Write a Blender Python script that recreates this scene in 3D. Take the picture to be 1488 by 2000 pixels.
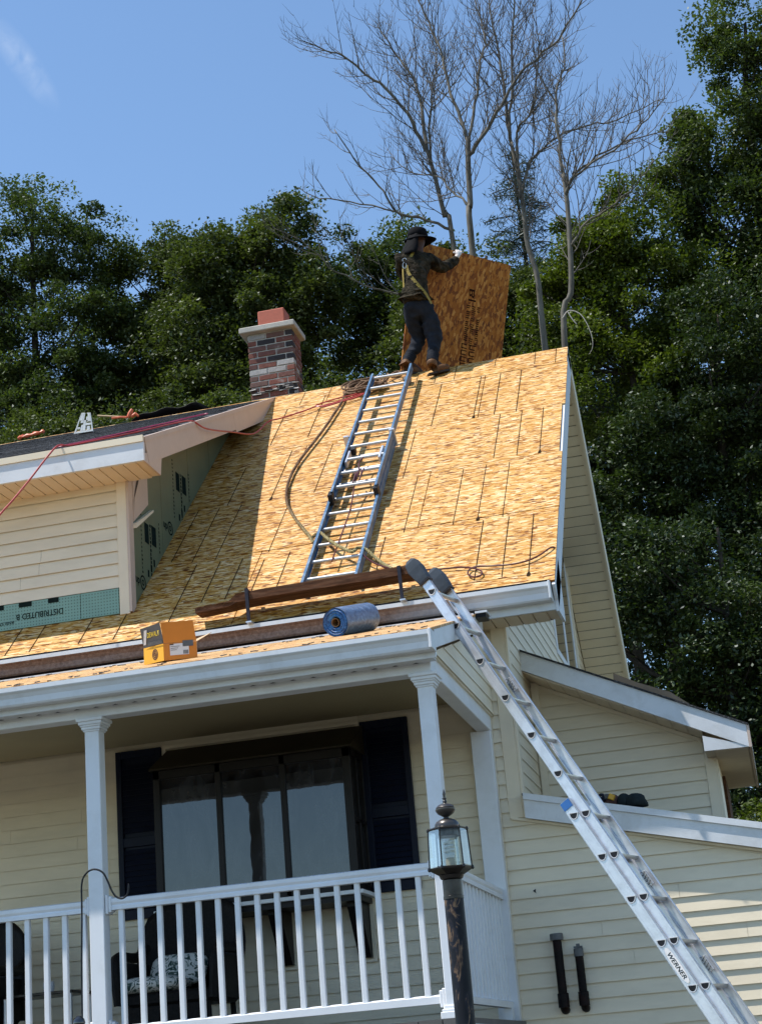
import bpy, bmesh, math, random
import numpy as np
from mathutils import Vector, Matrix, Euler

for o in list(bpy.data.objects):
    bpy.data.objects.remove(o)
SC = bpy.context.scene
COL = SC.collection
rad = math.radians

# ------------------------------------------------------------------ camera
cam_data = bpy.data.cameras.new('camera')
cam = bpy.data.objects.new('camera', cam_data)
COL.objects.link(cam)
YAW, PITCH, ROLL = 0.20892, 0.32624, -0.08712
fwd = Vector((-math.sin(YAW) * math.cos(PITCH), math.cos(YAW) * math.cos(PITCH), math.sin(PITCH)))
rt = Vector((math.cos(YAW), math.sin(YAW), 0))
up = rt.cross(fwd)
r2 = rt * math.cos(ROLL) + up * math.sin(ROLL)
u2 = -rt * math.sin(ROLL) + up * math.cos(ROLL)
R3 = Matrix((r2, u2, -fwd)).transposed()
cam.matrix_world = Matrix.Translation((0, 0, 1.55)) @ R3.to_4x4()
cam_data.sensor_fit = 'VERTICAL'
cam_data.sensor_height = 24.0
cam_data.lens = 3254 / 2000 * 24.0
cam_data.clip_start = 0.05
cam_data.clip_end = 3000
SC.camera = cam

# ------------------------------------------------------------------ light
SUN = Vector((-0.415, -0.178, 0.892)).normalized()      # towards the sun
EL = math.asin(SUN.z)
AZ = math.atan2(SUN.x, SUN.y)
world = bpy.data.worlds.new('World')
SC.world = world
world.use_nodes = True
wt = world.node_tree
for n_ in list(wt.nodes):
    wt.nodes.remove(n_)
wo = wt.nodes.new('ShaderNodeOutputWorld')
bg = wt.nodes.new('ShaderNodeBackground')
sky = wt.nodes.new('ShaderNodeTexSky')
sky.sky_type = 'NISHITA'
sky.sun_disc = False
sky.sun_elevation = EL
sky.sun_rotation = AZ % (2 * math.pi)
sky.altitude = 100
sky.air_density = 1.0
sky.dust_density = 0.0
sky.ozone_density = 1.2
bg.inputs['Strength'].default_value = 0.15
WISP = (-0.3437, 0.7532, 0.5609)   # thin cirrus wisp high on the left of the view
tc = wt.nodes.new('ShaderNodeTexCoord')
nz = wt.nodes.new('ShaderNodeTexNoise')
mp = wt.nodes.new('ShaderNodeMapping')
mp.inputs['Scale'].default_value = (70, 70, 70)
mp.inputs['Rotation'].default_value = (0.3, 0.9, 0.2)
nz.inputs['Scale'].default_value = 1.0
nz.inputs['Detail'].default_value = 7
nz.inputs['Distortion'].default_value = 0.6
wt.links.new(tc.outputs['Generated'], mp.inputs['Vector'])
wt.links.new(mp.outputs['Vector'], nz.inputs['Vector'])
CD = Vector(WISP).normalized()         # direction of the wisp
CA = Vector((0.0139, 0.0265, -0.0271)).normalized()
sub = wt.nodes.new('ShaderNodeVectorMath'); sub.operation = 'SUBTRACT'
sub.inputs[1].default_value = CD
wt.links.new(tc.outputs['Generated'], sub.inputs[0])
ln = wt.nodes.new('ShaderNodeVectorMath'); ln.operation = 'LENGTH'
dt_ = wt.nodes.new('ShaderNodeVectorMath'); dt_.operation = 'DOT_PRODUCT'; dt_.inputs[1].default_value = CA
wt.links.new(sub.outputs[0], dt_.inputs[0])
sc_ = wt.nodes.new('ShaderNodeVectorMath'); sc_.operation = 'SCALE'; sc_.inputs[0].default_value = CA * -0.72
wt.links.new(dt_.outputs['Value'], sc_.inputs['Scale'])
ad_ = wt.nodes.new('ShaderNodeVectorMath'); ad_.operation = 'ADD'
wt.links.new(sub.outputs[0], ad_.inputs[0]); wt.links.new(sc_.outputs[0], ad_.inputs[1])
wt.links.new(ad_.outputs[0], ln.inputs[0])
mr = wt.nodes.new('ShaderNodeMapRange')
mr.inputs['From Min'].default_value = 0.0095
mr.inputs['From Max'].default_value = 0.0
wt.links.new(ln.outputs['Value'], mr.inputs['Value'])
mr2 = wt.nodes.new('ShaderNodeMapRange')
mr2.inputs['From Min'].default_value = 0.36
mr2.inputs['From Max'].default_value = 0.75
wt.links.new(nz.outputs['Fac'], mr2.inputs['Value'])
mul = wt.nodes.new('ShaderNodeMath'); mul.operation = 'MULTIPLY'
wt.links.new(mr.outputs[0], mul.inputs[0]); wt.links.new(mr2.outputs[0], mul.inputs[1])
mul2 = wt.nodes.new('ShaderNodeMath'); mul2.operation = 'MULTIPLY'
mul2.inputs[1].default_value = 0.42
wt.links.new(mul.outputs[0], mul2.inputs[0])
mixc = wt.nodes.new('ShaderNodeMix'); mixc.data_type = 'RGBA'
wt.links.new(mul2.outputs[0], mixc.inputs['Factor'])
tint = wt.nodes.new('ShaderNodeMix'); tint.data_type = 'RGBA'; tint.blend_type = 'MULTIPLY'
tint.inputs['Factor'].default_value = 1.0; tint.inputs['B'].default_value = (0.94, 1.03, 1.06, 1)
wt.links.new(sky.outputs[0], tint.inputs['A'])
wt.links.new(tint.outputs['Result'], mixc.inputs['A'])
mixc.inputs['B'].default_value = (4.6, 5.0, 5.6, 1)
wt.links.new(mixc.outputs['Result'], bg.inputs['Color'])
wt.links.new(bg.outputs[0], wo.inputs[0])

sun_d = bpy.data.lights.new('sun', 'SUN')
sun_d.energy = 5.0
sun_d.angle = rad(0.53)
sun_d.color = (1.0, 0.955, 0.89)
sun = bpy.data.objects.new('sun', sun_d)
COL.objects.link(sun)
sun.rotation_euler = SUN.to_track_quat('Z', 'Y').to_euler()

SC.view_settings.view_transform = 'Standard'
SC.view_settings.look = 'None'
SC.view_settings.exposure = 0.42
SC.view_settings.gamma = 1.0
SC.view_settings.use_curve_mapping = False

# ------------------------------------------------------------------ materials
def new_mat(name):
    m = bpy.data.materials.new(name)
    m.use_nodes = True
    nt = m.node_tree
    b = nt.nodes['Principled BSDF']
    return m, nt, b

def ramp(nt, fac, stops):
    r = nt.nodes.new('ShaderNodeValToRGB')
    el = r.color_ramp.elements
    while len(el) < len(stops):
        el.new(0.5)
    for e_, (p, c) in zip(el, stops):
        e_.position = p
        e_.color = (*c, 1) if len(c) == 3 else c
    nt.links.new(fac, r.inputs[0])
    return r.outputs[0]

def noise(nt, scale, detail=4, rough=0.55, vec=None, dist=0.0):
    n_ = nt.nodes.new('ShaderNodeTexNoise')
    n_.inputs['Scale'].default_value = scale
    n_.inputs['Detail'].default_value = detail
    n_.inputs['Roughness'].default_value = rough
    n_.inputs['Distortion'].default_value = dist
    if vec is not None:
        nt.links.new(vec, n_.inputs['Vector'])
    return n_

def geom_pos(nt):
    return nt.nodes.new('ShaderNodeNewGeometry').outputs['Position']

def mapping(nt, vec, scale=(1, 1, 1), rot=(0, 0, 0), loc=(0, 0, 0)):
    m = nt.nodes.new('ShaderNodeMapping')
    m.inputs['Scale'].default_value = scale
    m.inputs['Rotation'].default_value = rot
    m.inputs['Location'].default_value = loc
    nt.links.new(vec, m.inputs['Vector'])
    return m.outputs[0]

def mixrgb(nt, fac, a, b, mode='MIX'):
    m = nt.nodes.new('ShaderNodeMix'); m.data_type = 'RGBA'; m.blend_type = mode
    for k, v in (('Factor', fac), ('A', a), ('B', b)):
        if isinstance(v, (int, float)):
            m.inputs[k].default_value = v
        elif isinstance(v, tuple):
            m.inputs[k].default_value = (*v, 1) if len(v) == 3 else v
        else:
            nt.links.new(v, m.inputs[k])
    return m.outputs['Result']

def bump(nt, b, h, strength=0.3, dist=0.01):
    bm_ = nt.nodes.new('ShaderNodeBump')
    bm_.inputs['Strength'].default_value = strength
    bm_.inputs['Distance'].default_value = dist
    nt.links.new(h, bm_.inputs['Height'])
    nt.links.new(bm_.outputs[0], b.inputs['Normal'])

def simple(name, col, rough=0.6, metal=0.0, var=0.12, scale=6, bmp=0.0, bscale=80, spec=None, piece=0.0, stretch=(1, 1, 1), dirt=None, dirt_amt=0.0, dirt_scale=3):
    m, nt, b = new_mat(name)
    pos = mapping(nt, geom_pos(nt), stretch)
    n1 = noise(nt, scale, 5, 0.6, pos)
    lo = tuple(c * (1 - var) for c in col); hi = tuple(min(1, c * (1 + var)) for c in col)
    c = ramp(nt, n1.outputs['Fac'], [(0.3, lo), (0.7, hi)])
    if dirt is not None:
        n2 = noise(nt, dirt_scale, 8, 0.7, pos, 0.4)
        f = ramp(nt, n2.outputs['Fac'], [(0.48, (0, 0, 0)), (0.72, (dirt_amt,) * 3)])
        c = mixrgb(nt, f, c, dirt)
    if piece > 0:
        oi = nt.nodes.new('ShaderNodeObjectInfo')
        mrn = nt.nodes.new('ShaderNodeMapRange')
        mrn.inputs['To Min'].default_value = 1 - piece
        mrn.inputs['To Max'].default_value = 1 + piece
        nt.links.new(oi.outputs['Random'], mrn.inputs['Value'])
        hs = nt.nodes.new('ShaderNodeHueSaturation')
        nt.links.new(mrn.outputs[0], hs.inputs['Value'])
        nt.links.new(c, hs.inputs['Color'])
        c = hs.outputs[0]
    nt.links.new(c, b.inputs['Base Color'])
    b.inputs['Roughness'].default_value = rough
    b.inputs['Metallic'].default_value = metal
    if spec is not None:
        b.inputs['Specular IOR Level'].default_value = spec
    if bmp > 0:
        nb = noise(nt, bscale, 3, 0.6, pos)
        bump(nt, b, nb.outputs['Fac'], bmp, 0.004)
    return m

def osb(name, rot, light=1.0, sat=1.0, scl=1.0, tones=None, uv=False):
    m, nt, b = new_mat(name)
    scl = scl if isinstance(scl, tuple) else (scl, scl)
    g = mapping(nt, nt.nodes.new('ShaderNodeTexCoord').outputs['UV'] if uv else geom_pos(nt), (1, 1, 1), rot)
    tones = tones or [(0.0, (0.11, 0.035, 0.008)), (0.12, (0.28, 0.105, 0.025)), (0.26, (0.47, 0.235, 0.065)), (0.48, (0.62, 0.365, 0.140)), (0.78, (0.74, 0.49, 0.235)), (1.0, (0.86, 0.68, 0.44))]
    tones = [(p, tuple(min(1, x * light) for x in c)) for p, c in tones]
    cur = None
    hsum = None
    for i, (ang, sx, sy, seed) in enumerate([(0.0, 13, 62, 0), (0.34, 14, 64, 7.3), (-0.40, 13, 60, 3.1), (0.12, 17, 95, 11.7), (-0.16, 13, 66, 5.5), (0.80, 16, 60, 2.2), (-0.85, 16, 62, 9.1), (0.05, 15, 80, 6.4)]):
        v = mapping(nt, g, (sx * scl[0], sy * scl[1], 0.001), (0, 0, ang), (seed, seed * 1.7, 0))
        wn = noise(nt, 1.3, 2, 0.5, v)
        add = nt.nodes.new('ShaderNodeVectorMath'); add.operation = 'MULTIPLY_ADD'
        nt.links.new(wn.outputs['Color'], add.inputs[0])
        add.inputs[1].default_value = (0.5, 0.5, 0)
        nt.links.new(v, add.inputs[2])
        vo = nt.nodes.new('ShaderNodeTexVoronoi'); vo.voronoi_dimensions = '2D'
        vo.inputs['Scale'].default_value = 1.0
        nt.links.new(add.outputs[0], vo.inputs['Vector'])
        sep = nt.nodes.new('ShaderNodeSeparateColor')
        nt.links.new(vo.outputs['Color'], sep.inputs[0])
        c = ramp(nt, sep.outputs['Red'], tones)
        if cur is None:
            cur = c; hsum = sep.outputs['Blue']
        else:
            f = nt.nodes.new('ShaderNodeMath'); f.operation = 'GREATER_THAN'
            f.inputs[1].default_value = 0.70
            nt.links.new(sep.outputs['Green'], f.inputs[0])
            cur = mixrgb(nt, f.outputs[0], cur, c)
            mh = nt.nodes.new('ShaderNodeMix'); mh.data_type = 'FLOAT'
            nt.links.new(f.outputs[0], mh.inputs['Factor'])
            nt.links.new(hsum, mh.inputs['A']); nt.links.new(sep.outputs['Blue'], mh.inputs['B'])
            hsum = mh.outputs['Result']
    big = noise(nt, 1.3, 4, 0.6, g)
    cur = mixrgb(nt, 1.0, cur, ramp(nt, big.outputs['Fac'], [(0.3, (0.86, 0.82, 0.76)), (0.7, (1, 1, 1))]), 'MULTIPLY')
    fine = noise(nt, 1.0, 4, 0.65, mapping(nt, g, (20, 130, 1)))
    cur = mixrgb(nt, 0.4, cur, ramp(nt, fine.outputs['Fac'], [(0.35, (0.72, 0.62, 0.5)), (0.6, (1, 1, 1))]), 'MULTIPLY')
    if sat != 1.0:
        hs = nt.nodes.new('ShaderNodeHueSaturation'); hs.inputs['Saturation'].default_value = sat
        nt.links.new(cur, hs.inputs['Color']); cur = hs.outputs[0]
    nt.links.new(cur, b.inputs['Base Color'])
    b.inputs['Roughness'].default_value = 0.62
    b.inputs['Specular IOR Level'].default_value = 0.3
    bump(nt, b, hsum, 0.35, 0.004)
    return m

SLOPE = math.atan2(8.277 - 4.83, 15.346 - 11.5)
M = {}
M['osb'] = osb('osb_roof', (-SLOPE, 0, 0), 0.93, 1.12, (1.1, 1.05))
M['osb_porch'] = osb('osb_porch_roof', (-0.28, 0, 0), 0.95)
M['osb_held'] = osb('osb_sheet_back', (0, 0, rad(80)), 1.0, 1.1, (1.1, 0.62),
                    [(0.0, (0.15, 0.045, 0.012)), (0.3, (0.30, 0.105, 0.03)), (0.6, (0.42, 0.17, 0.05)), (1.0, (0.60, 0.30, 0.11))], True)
M['siding'] = simple('cream_vinyl', (0.78, 0.675, 0.50), 0.5, 0, 0.05, 2.5, 0.08, 60, 0.35, 0.02, (1, 1, 4), (0.36, 0.31, 0.20), 0.16, 1.6)
M['trim_cream'] = simple('cream_trim', (0.78, 0.67, 0.495), 0.5, 0, 0.04, 3, 0.0, 60, 0.35, 0, (1, 1, 1), (0.4, 0.33, 0.22), 0.15, 2)
M['soffit'] = simple('soffit_vinyl', (0.70, 0.58, 0.43), 0.55, 0, 0.05, 4, 0, 60, 0.3, 0.03)
M['white'] = simple('white_vinyl', (0.74, 0.745, 0.755), 0.42, 0, 0.035, 3, 0.04, 50, 0.4, 0, (1, 1, 1), (0.5, 0.48, 0.44), 0.32, 4)
M['white_metal'] = simple('white_coil_metal', (0.68, 0.69, 0.70), 0.4, 0, 0.05, 3, 0.10, 18, 0.45, 0, (1, 1, 1), (0.40, 0.38, 0.34), 0.38, 5)
M['fascia_tan'] = simple('sand_coil_metal', (0.56, 0.43, 0.345), 0.45, 0, 0.06, 4, 0.12, 14, 0.4, 0, (1, 1, 1), (0.42, 0.34, 0.28), 0.3, 4)
M['dark_metal'] = simple('dark_bronze', (0.045, 0.04, 0.036), 0.32, 0.75, 0.4, 14, 0.1, 120)
M['lamp_shell'] = simple('aged_bronze', (0.085, 0.078, 0.072), 0.33, 0.7, 0.3, 18, 0.1, 90)
M['black'] = simple('black_plastic', (0.012, 0.012, 0.014), 0.45, 0, 0.3, 8)
M['black'].node_tree.nodes['Principled BSDF'].inputs['Specular IOR Level'].default_value = 0.25
M['pipe_black'] = simple('black_pipe', (0.008, 0.006, 0.006), 0.5, 0, 0.3, 8, 0.1, 50, None, 0, (1, 1, 1), (0.04, 0.010, 0.006), 0.6, 6)
M['pipe_black'].node_tree.nodes['Principled BSDF'].inputs['Specular IOR Level'].default_value = 0.12
M['pipe_grey'] = simple('grey_pipe_cap', (0.10, 0.10, 0.10), 0.5, 0, 0.2, 20)
M['navy'] = simple('navy_shutter', (0.004, 0.007, 0.020), 0.5, 0, 0.15, 8)
M['navy'].node_tree.nodes['Principled BSDF'].inputs['Specular IOR Level'].default_value = 0.2
M['brown_frame'] = simple('dark_brown_frame', (0.012, 0.009, 0.008), 0.4, 0, 0.2, 8)
M['brown_frame'].node_tree.nodes['Principled BSDF'].inputs['Specular IOR Level'].default_value = 0.2
M['brown_hood'] = simple('brown_hood', (0.035, 0.028, 0.018), 0.5, 0, 0.2, 6)
M['brown_hood'].node_tree.nodes['Principled BSDF'].inputs['Specular IOR Level'].default_value = 0.15
M['groove'] = simple('gap_shade_backing', (0.30, 0.25, 0.17), 0.8)  # darkened soffit backing; the shade in the panel gaps is painted into its colour
M['room'] = simple('dark_room', (0.02, 0.02, 0.02), 0.8)
M['room'].node_tree.nodes['Principled BSDF'].inputs['Specular IOR Level'].default_value = 0
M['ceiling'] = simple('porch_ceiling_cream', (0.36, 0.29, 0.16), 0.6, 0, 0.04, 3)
M['deckm'] = simple('deck_boards', (0.11, 0.10, 0.09), 0.7, 0, 0.2, 6, 0.2, 40, None, 0.08)
M['rope'] = None
M['blue_fg'] = simple('blue_fibreglass', (0.050, 0.125, 0.225), 0.42, 0, 0.2, 12, 0.15, 90, 0.4, 0, (1, 1, 1), (0.38, 0.44, 0.5), 0.6, 9)
M['alu'] = simple('aluminium', (0.66, 0.67, 0.70), 0.36, 0.7, 0.10, 9, 0.12, 60, None, 0, (1, 1, 1), (0.32, 0.32, 0.33), 0.35, 14)
M['alu_rung'] = simple('aluminium_rung', (0.54, 0.53, 0.52), 0.38, 0.55, 0.10, 20, 0.1, 80)
M['rubber'] = simple('grey_rubber_cap', (0.035, 0.048, 0.065), 0.6, 0, 0.2, 10, 0.2, 60)
M['rubber'].node_tree.nodes['Principled BSDF'].inputs['Specular IOR Level'].default_value = 0.25
M['hose_red'] = simple('red_hose', (0.42, 0.045, 0.035), 0.4, 0, 0.15, 10)
M['hose_dark'] = simple('dark_red_hose', (0.085, 0.012, 0.012), 0.45, 0, 0.2, 10)
M['plank'] = simple('weathered_plank', (0.085, 0.038, 0.020), 0.8, 0, 0.55, 5, 0.6, 30, None, 0, (1, 9, 9), (0.20, 0.12, 0.075), 0.5, 6)
M['plank'].node_tree.nodes['Principled BSDF'].inputs['Specular IOR Level'].default_value = 0.1
M['plank_edge'] = simple('split_wood', (0.48, 0.33, 0.20), 0.8, 0, 0.4, 20, 0.6, 60, None, 0, (1, 6, 6))
M['strap'] = simple('black_strap', (0.02, 0.022, 0.035), 0.7, 0, 0.3, 30)
M['strap'].node_tree.nodes['Principled BSDF'].inputs['Specular IOR Level'].default_value = 0.2
M['foam'] = None
M['ink'] = simple('black_ink', (0.012, 0.02, 0.018), 0.7, 0, 0.2, 40)
M['ink'].node_tree.nodes['Principled BSDF'].inputs['Specular IOR Level'].default_value = 0
M['ink_brown'] = simple('stamp_ink', (0.03, 0.012, 0.008), 0.8, 0, 0.2, 40)
M['ink_brown'].node_tree.nodes['Principled BSDF'].inputs['Specular IOR Level'].default_value = 0
M['line'] = simple('chalk_line', (0.035, 0.022, 0.014), 0.9, 0, 0.5, 30)
M['line'].node_tree.nodes['Principled BSDF'].inputs['Specular IOR Level'].default_value = 0
M['flue'] = simple('terracotta_flue', (0.42, 0.105, 0.06), 0.75, 0, 0.12, 8, 0.2, 40)
M['cap'] = simple('concrete_cap', (0.42, 0.39, 0.34), 0.85, 0, 0.12, 10, 0.4, 60)
M['mortar'] = simple('mortar', (0.44, 0.39, 0.33), 0.95, 0, 0.25, 14, 0.6, 70)
M['lead'] = simple('flashing', (0.10, 0.095, 0.09), 0.6, 0.3, 0.5, 12, 0.4, 30, None, 0, (1, 1, 1), (0.6, 0.6, 0.6), 0.6, 14)
M['yellow_box'] = simple('yellow_cardboard', (0.80, 0.40, 0.02), 0.6, 0, 0.05, 10)
M['orange_box'] = simple('orange_cardboard', (0.62, 0.205, 0.012), 0.6, 0, 0.05, 10)
M['grey_box'] = simple('grey_cardboard', (0.10, 0.095, 0.095), 0.6, 0, 0.1, 10)
M['card_in'] = simple('bare_cardboard', (0.50, 0.36, 0.22), 0.8, 0, 0.1, 10)
M['cardboard'] = simple('brown_cardboard', (0.20, 0.115, 0.05), 0.8, 0, 0.2, 5, 0.2, 20)
M['paper'] = simple('white_label', (0.72, 0.70, 0.68), 0.6, 0, 0.04, 10)
M['yellow_print'] = simple('yellow_print', (0.85, 0.62, 0.02), 0.6)
M['plate'] = simple('scuffed_white_plate', (0.68, 0.67, 0.64), 0.5, 0, 0.1, 20, 0.2, 40, None, 0, (1, 1, 1), (0.25, 0.22, 0.2), 0.4, 25)
M['wood_handle'] = simple('wood_handle', (0.45, 0.30, 0.15), 0.6)
M['orange'] = simple('orange_grip', (0.62, 0.12, 0.04), 0.5, 0, 0.2, 20)
M['tarp'] = simple('black_tarp', (0.008, 0.008, 0.010), 0.5, 0, 0.3, 6, 0.5, 10)
M['tarp'].node_tree.nodes['Principled BSDF'].inputs['Specular IOR Level'].default_value = 0.15
M['skin'] = simple('skin', (0.075, 0.035, 0.022), 0.55, 0, 0.1, 20)
M['skin'].node_tree.nodes['Principled BSDF'].inputs['Specular IOR Level'].default_value = 0.2
M['jacket'] = None
M['pants'] = simple('dark_work_trousers', (0.017, 0.019, 0.025), 0.85, 0, 0.35, 12, 0.9, 22)
M['pants'].node_tree.nodes['Principled BSDF'].inputs['Specular IOR Level'].default_value = 0.1
M['boot'] = simple('tan_work_boot', (0.125, 0.058, 0.022), 0.65, 0, 0.3, 18, 0.4, 40)
M['boot'].node_tree.nodes['Principled BSDF'].inputs['Specular IOR Level'].default_value = 0.2
M['sole'] = simple('boot_sole', (0.03, 0.022, 0.018), 0.8)
M['hat'] = simple('black_cloth_hat', (0.006, 0.006, 0.007), 0.85, 0, 0.4, 20, 0.7, 30)
M['hat'].node_tree.nodes['Principled BSDF'].inputs['Specular IOR Level'].default_value = 0.08
M['harness'] = simple('yellow_webbing', (0.26, 0.18, 0.02), 0.7, 0, 0.25, 30, 0.4, 200)
M['glove'] = simple('white_glove', (0.62, 0.56, 0.52), 0.8, 0, 0.1, 30)
M['ring'] = simple('steel_ring', (0.6, 0.58, 0.52), 0.3, 0.9)
M['wicker'] = simple('dark_wicker', (0.010, 0.008, 0.007), 0.6, 0, 0.5, 60, 0.8, 90)
M['wicker'].node_tree.nodes['Principled BSDF'].inputs['Specular IOR Level'].default_value = 0.15
M['tool_black'] = simple('tool_pouch_fabric', (0.016, 0.022, 0.022), 0.8, 0, 0.3, 20, 0.5, 60)
M['tool_black'].node_tree.nodes['Principled BSDF'].inputs['Specular IOR Level'].default_value = 0.15
M['tool_brown'] = simple('brown_leather', (0.07, 0.025, 0.018), 0.7, 0, 0.3, 20)
M['tool_yellow'] = simple('yellow_tape_case', (0.62, 0.33, 0.02), 0.45)
M['bark_dead'] = simple('grey_bark', (0.145, 0.132, 0.110), 0.9, 0, 0.35, 9, 0.6, 30, None, 0, (1, 1, 0.25), (0.055, 0.047, 0.04), 0.8, 5)
M['bark_dead'].node_tree.nodes['Principled BSDF'].inputs['Specular IOR Level'].default_value = 0.05
M['twig'] = simple('dead_twigs', (0.085, 0.074, 0.062), 0.9, 0, 0.3, 9)
M['bark'] = simple('dark_bark', (0.045, 0.038, 0.03), 0.9, 0, 0.4, 6, 0.6, 20)
M['bark'].node_tree.nodes['Principled BSDF'].inputs['Specular IOR Level'].default_value = 0.05
M['ground'] = simple('lawn_ground', (0.065, 0.060, 0.030), 0.95, 0, 0.35, 0.7)
M['drive'] = simple('driveway_gravel', (0.07, 0.068, 0.065), 0.9, 0, 0.15, 3)
M['scrap'] = simple('peeling_wood', (0.70, 0.52, 0.40), 0.8, 0, 0.2, 30)
M['white_glass'] = simple('frosted_bulb', (0.75, 0.77, 0.75), 0.25)
M['socket'] = simple('cream_socket', (0.45, 0.38, 0.27), 0.6)
M['plant'] = simple('pale_leaf', (0.10, 0.13, 0.06), 0.6)

# ink on foam, dotted insulation board
def foam_mat(name, dots, col=(0.27, 0.45, 0.37)):
    m, nt, b = new_mat(name)
    g = geom_pos(nt)
    n1 = noise(nt, 5, 4, 0.6, g)
    c = ramp(nt, n1.outputs['Fac'], [(0.3, tuple(x * 0.9 for x in col)), (0.7, tuple(x * 1.06 for x in col))])
    if dots:
        s = nt.nodes.new('ShaderNodeSeparateXYZ'); nt.links.new(g, s.inputs[0])
        def cell(out):
            a = nt.nodes.new('ShaderNodeMath'); a.operation = 'MULTIPLY'; a.inputs[1].default_value = 40.0
            nt.links.new(out, a.inputs[0])
            f = nt.nodes.new('ShaderNodeMath'); f.operation = 'FRACT'; nt.links.new(a.outputs[0], f.inputs[0])
            d = nt.nodes.new('ShaderNodeMath'); d.operation = 'SUBTRACT'; d.inputs[1].default_value = 0.5
            nt.links.new(f.outputs[0], d.inputs[0])
            p = nt.nodes.new('ShaderNodeMath'); p.operation = 'POWER'; p.inputs[1].default_value = 2
            ab = nt.nodes.new('ShaderNodeMath'); ab.operation = 'ABSOLUTE'
            nt.links.new(d.outputs[0], ab.inputs[0]); nt.links.new(ab.outputs[0], p.inputs[0])
            return p.outputs[0]
        ad = nt.nodes.new('ShaderNodeMath'); ad.operation = 'ADD'
        nt.links.new(cell(s.outputs['X']), ad.inputs[0]); nt.links.new(cell(s.outputs['Z']), ad.inputs[1])
        lt = nt.nodes.new('ShaderNodeMath'); lt.operation = 'LESS_THAN'; lt.inputs[1].default_value = 0.05
        nt.links.new(ad.outputs[0], lt.inputs[0])
        c = mixrgb(nt, lt.outputs[0], c, tuple(x * 0.45 for x in col))
    nt.links.new(c, b.inputs['Base Color'])
    b.inputs['Roughness'].default_value = 0.5
    return m
M['foam_dots'] = foam_mat('green_foam_dotted', True, (0.20, 0.35, 0.28))
M['foam'] = foam_mat('green_foam', False, (0.125, 0.15, 0.085))

def rope_mat():
    m, nt, b = new_mat('braided_rope')
    n1 = noise(nt, 45, 4, 0.7, geom_pos(nt))
    n2 = noise(nt, 2.2, 3, 0.6, geom_pos(nt))
    a = ramp(nt, n1.outputs['Fac'], [(0.35, (0.075, 0.038, 0.02)), (0.7, (0.27, 0.15, 0.075))])
    a2 = ramp(nt, n1.outputs['Fac'], [(0.35, (0.14, 0.11, 0.035)), (0.7, (0.46, 0.38, 0.18))])
    sx = nt.nodes.new('ShaderNodeSeparateXYZ'); nt.links.new(geom_pos(nt), sx.inputs[0])
    mr_ = nt.nodes.new('ShaderNodeMapRange'); mr_.inputs['From Min'].default_value = 13.2; mr_.inputs['From Max'].default_value = 12.2
    nt.links.new(sx.outputs['Y'], mr_.inputs['Value'])
    nt.links.new(mixrgb(nt, mr_.outputs[0], a, a2), b.inputs['Base Color'])
    b.inputs['Roughness'].default_value = 0.9
    bump(nt, b, n1.outputs['Fac'], 0.8, 0.01)
    return m
M['rope'] = rope_mat()

def camo():
    m, nt, b = new_mat('camouflage_jacket')
    n1 = noise(nt, 9, 2, 0.5, geom_pos(nt), 0.8)
    r_ = ramp(nt, n1.outputs['Fac'], [(0.40, (0.012, 0.010, 0.007)), (0.47, (0.038, 0.029, 0.018)), (0.55, (0.020, 0.018, 0.010)), (0.62, (0.050, 0.038, 0.026))])
    nt.links.new(r_, b.inputs['Base Color'])
    b.inputs['Roughness'].default_value = 0.85; b.inputs['Specular IOR Level'].default_value = 0.08
    n2 = noise(nt, 14, 3, 0.6, mapping(nt, geom_pos(nt), (1, 1, 1.8)))
    bump(nt, b, n2.outputs['Fac'], 1.0, 0.03)
    return m
M['jacket'] = camo()

def gutter_stained():
    m, nt, b = new_mat('stained_gutter_face')
    g = geom_pos(nt)
    sx = nt.nodes.new('ShaderNodeSeparateXYZ'); nt.links.new(g, sx.inputs[0])
    mr_ = nt.nodes.new('ShaderNodeMapRange')
    mr_.inputs['From Min'].default_value = -2.55; mr_.inputs['From Max'].default_value = -1.55
    nt.links.new(sx.outputs['X'], mr_.inputs['Value'])
    n1 = noise(nt, 40, 6, 0.75, g); n2 = noise(nt, 4, 4, 0.6, mapping(nt, g, (1, 1, 3)))
    br = ramp(nt, n1.outputs['Fac'], [(0.35, (0.17, 0.085, 0.055)), (0.6, (0.33, 0.19, 0.13)), (0.75, (0.48, 0.34, 0.27))])
    ad = nt.nodes.new('ShaderNodeMath'); ad.operation = 'MULTIPLY_ADD'
    ad.inputs[1].default_value = 0.5; ad.inputs[2].default_value = -0.25
    nt.links.new(n2.outputs['Fac'], ad.inputs[0])
    ad2 = nt.nodes.new('ShaderNodeMath'); ad2.operation = 'ADD'; ad2.use_clamp = True
    nt.links.new(ad.outputs[0], ad2.inputs[0]); nt.links.new(mr_.outputs[0], ad2.inputs[1])
    nt.links.new(mixrgb(nt, ad2.outputs[0], br, (0.70, 0.69, 0.69)), b.inputs['Base Color'])
    b.inputs['Roughness'].default_value = 0.6
    bump(nt, b, n1.outputs['Fac'], 0.3, 0.003)
    return m
M['gutter_stained'] = gutter_stained()

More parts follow.
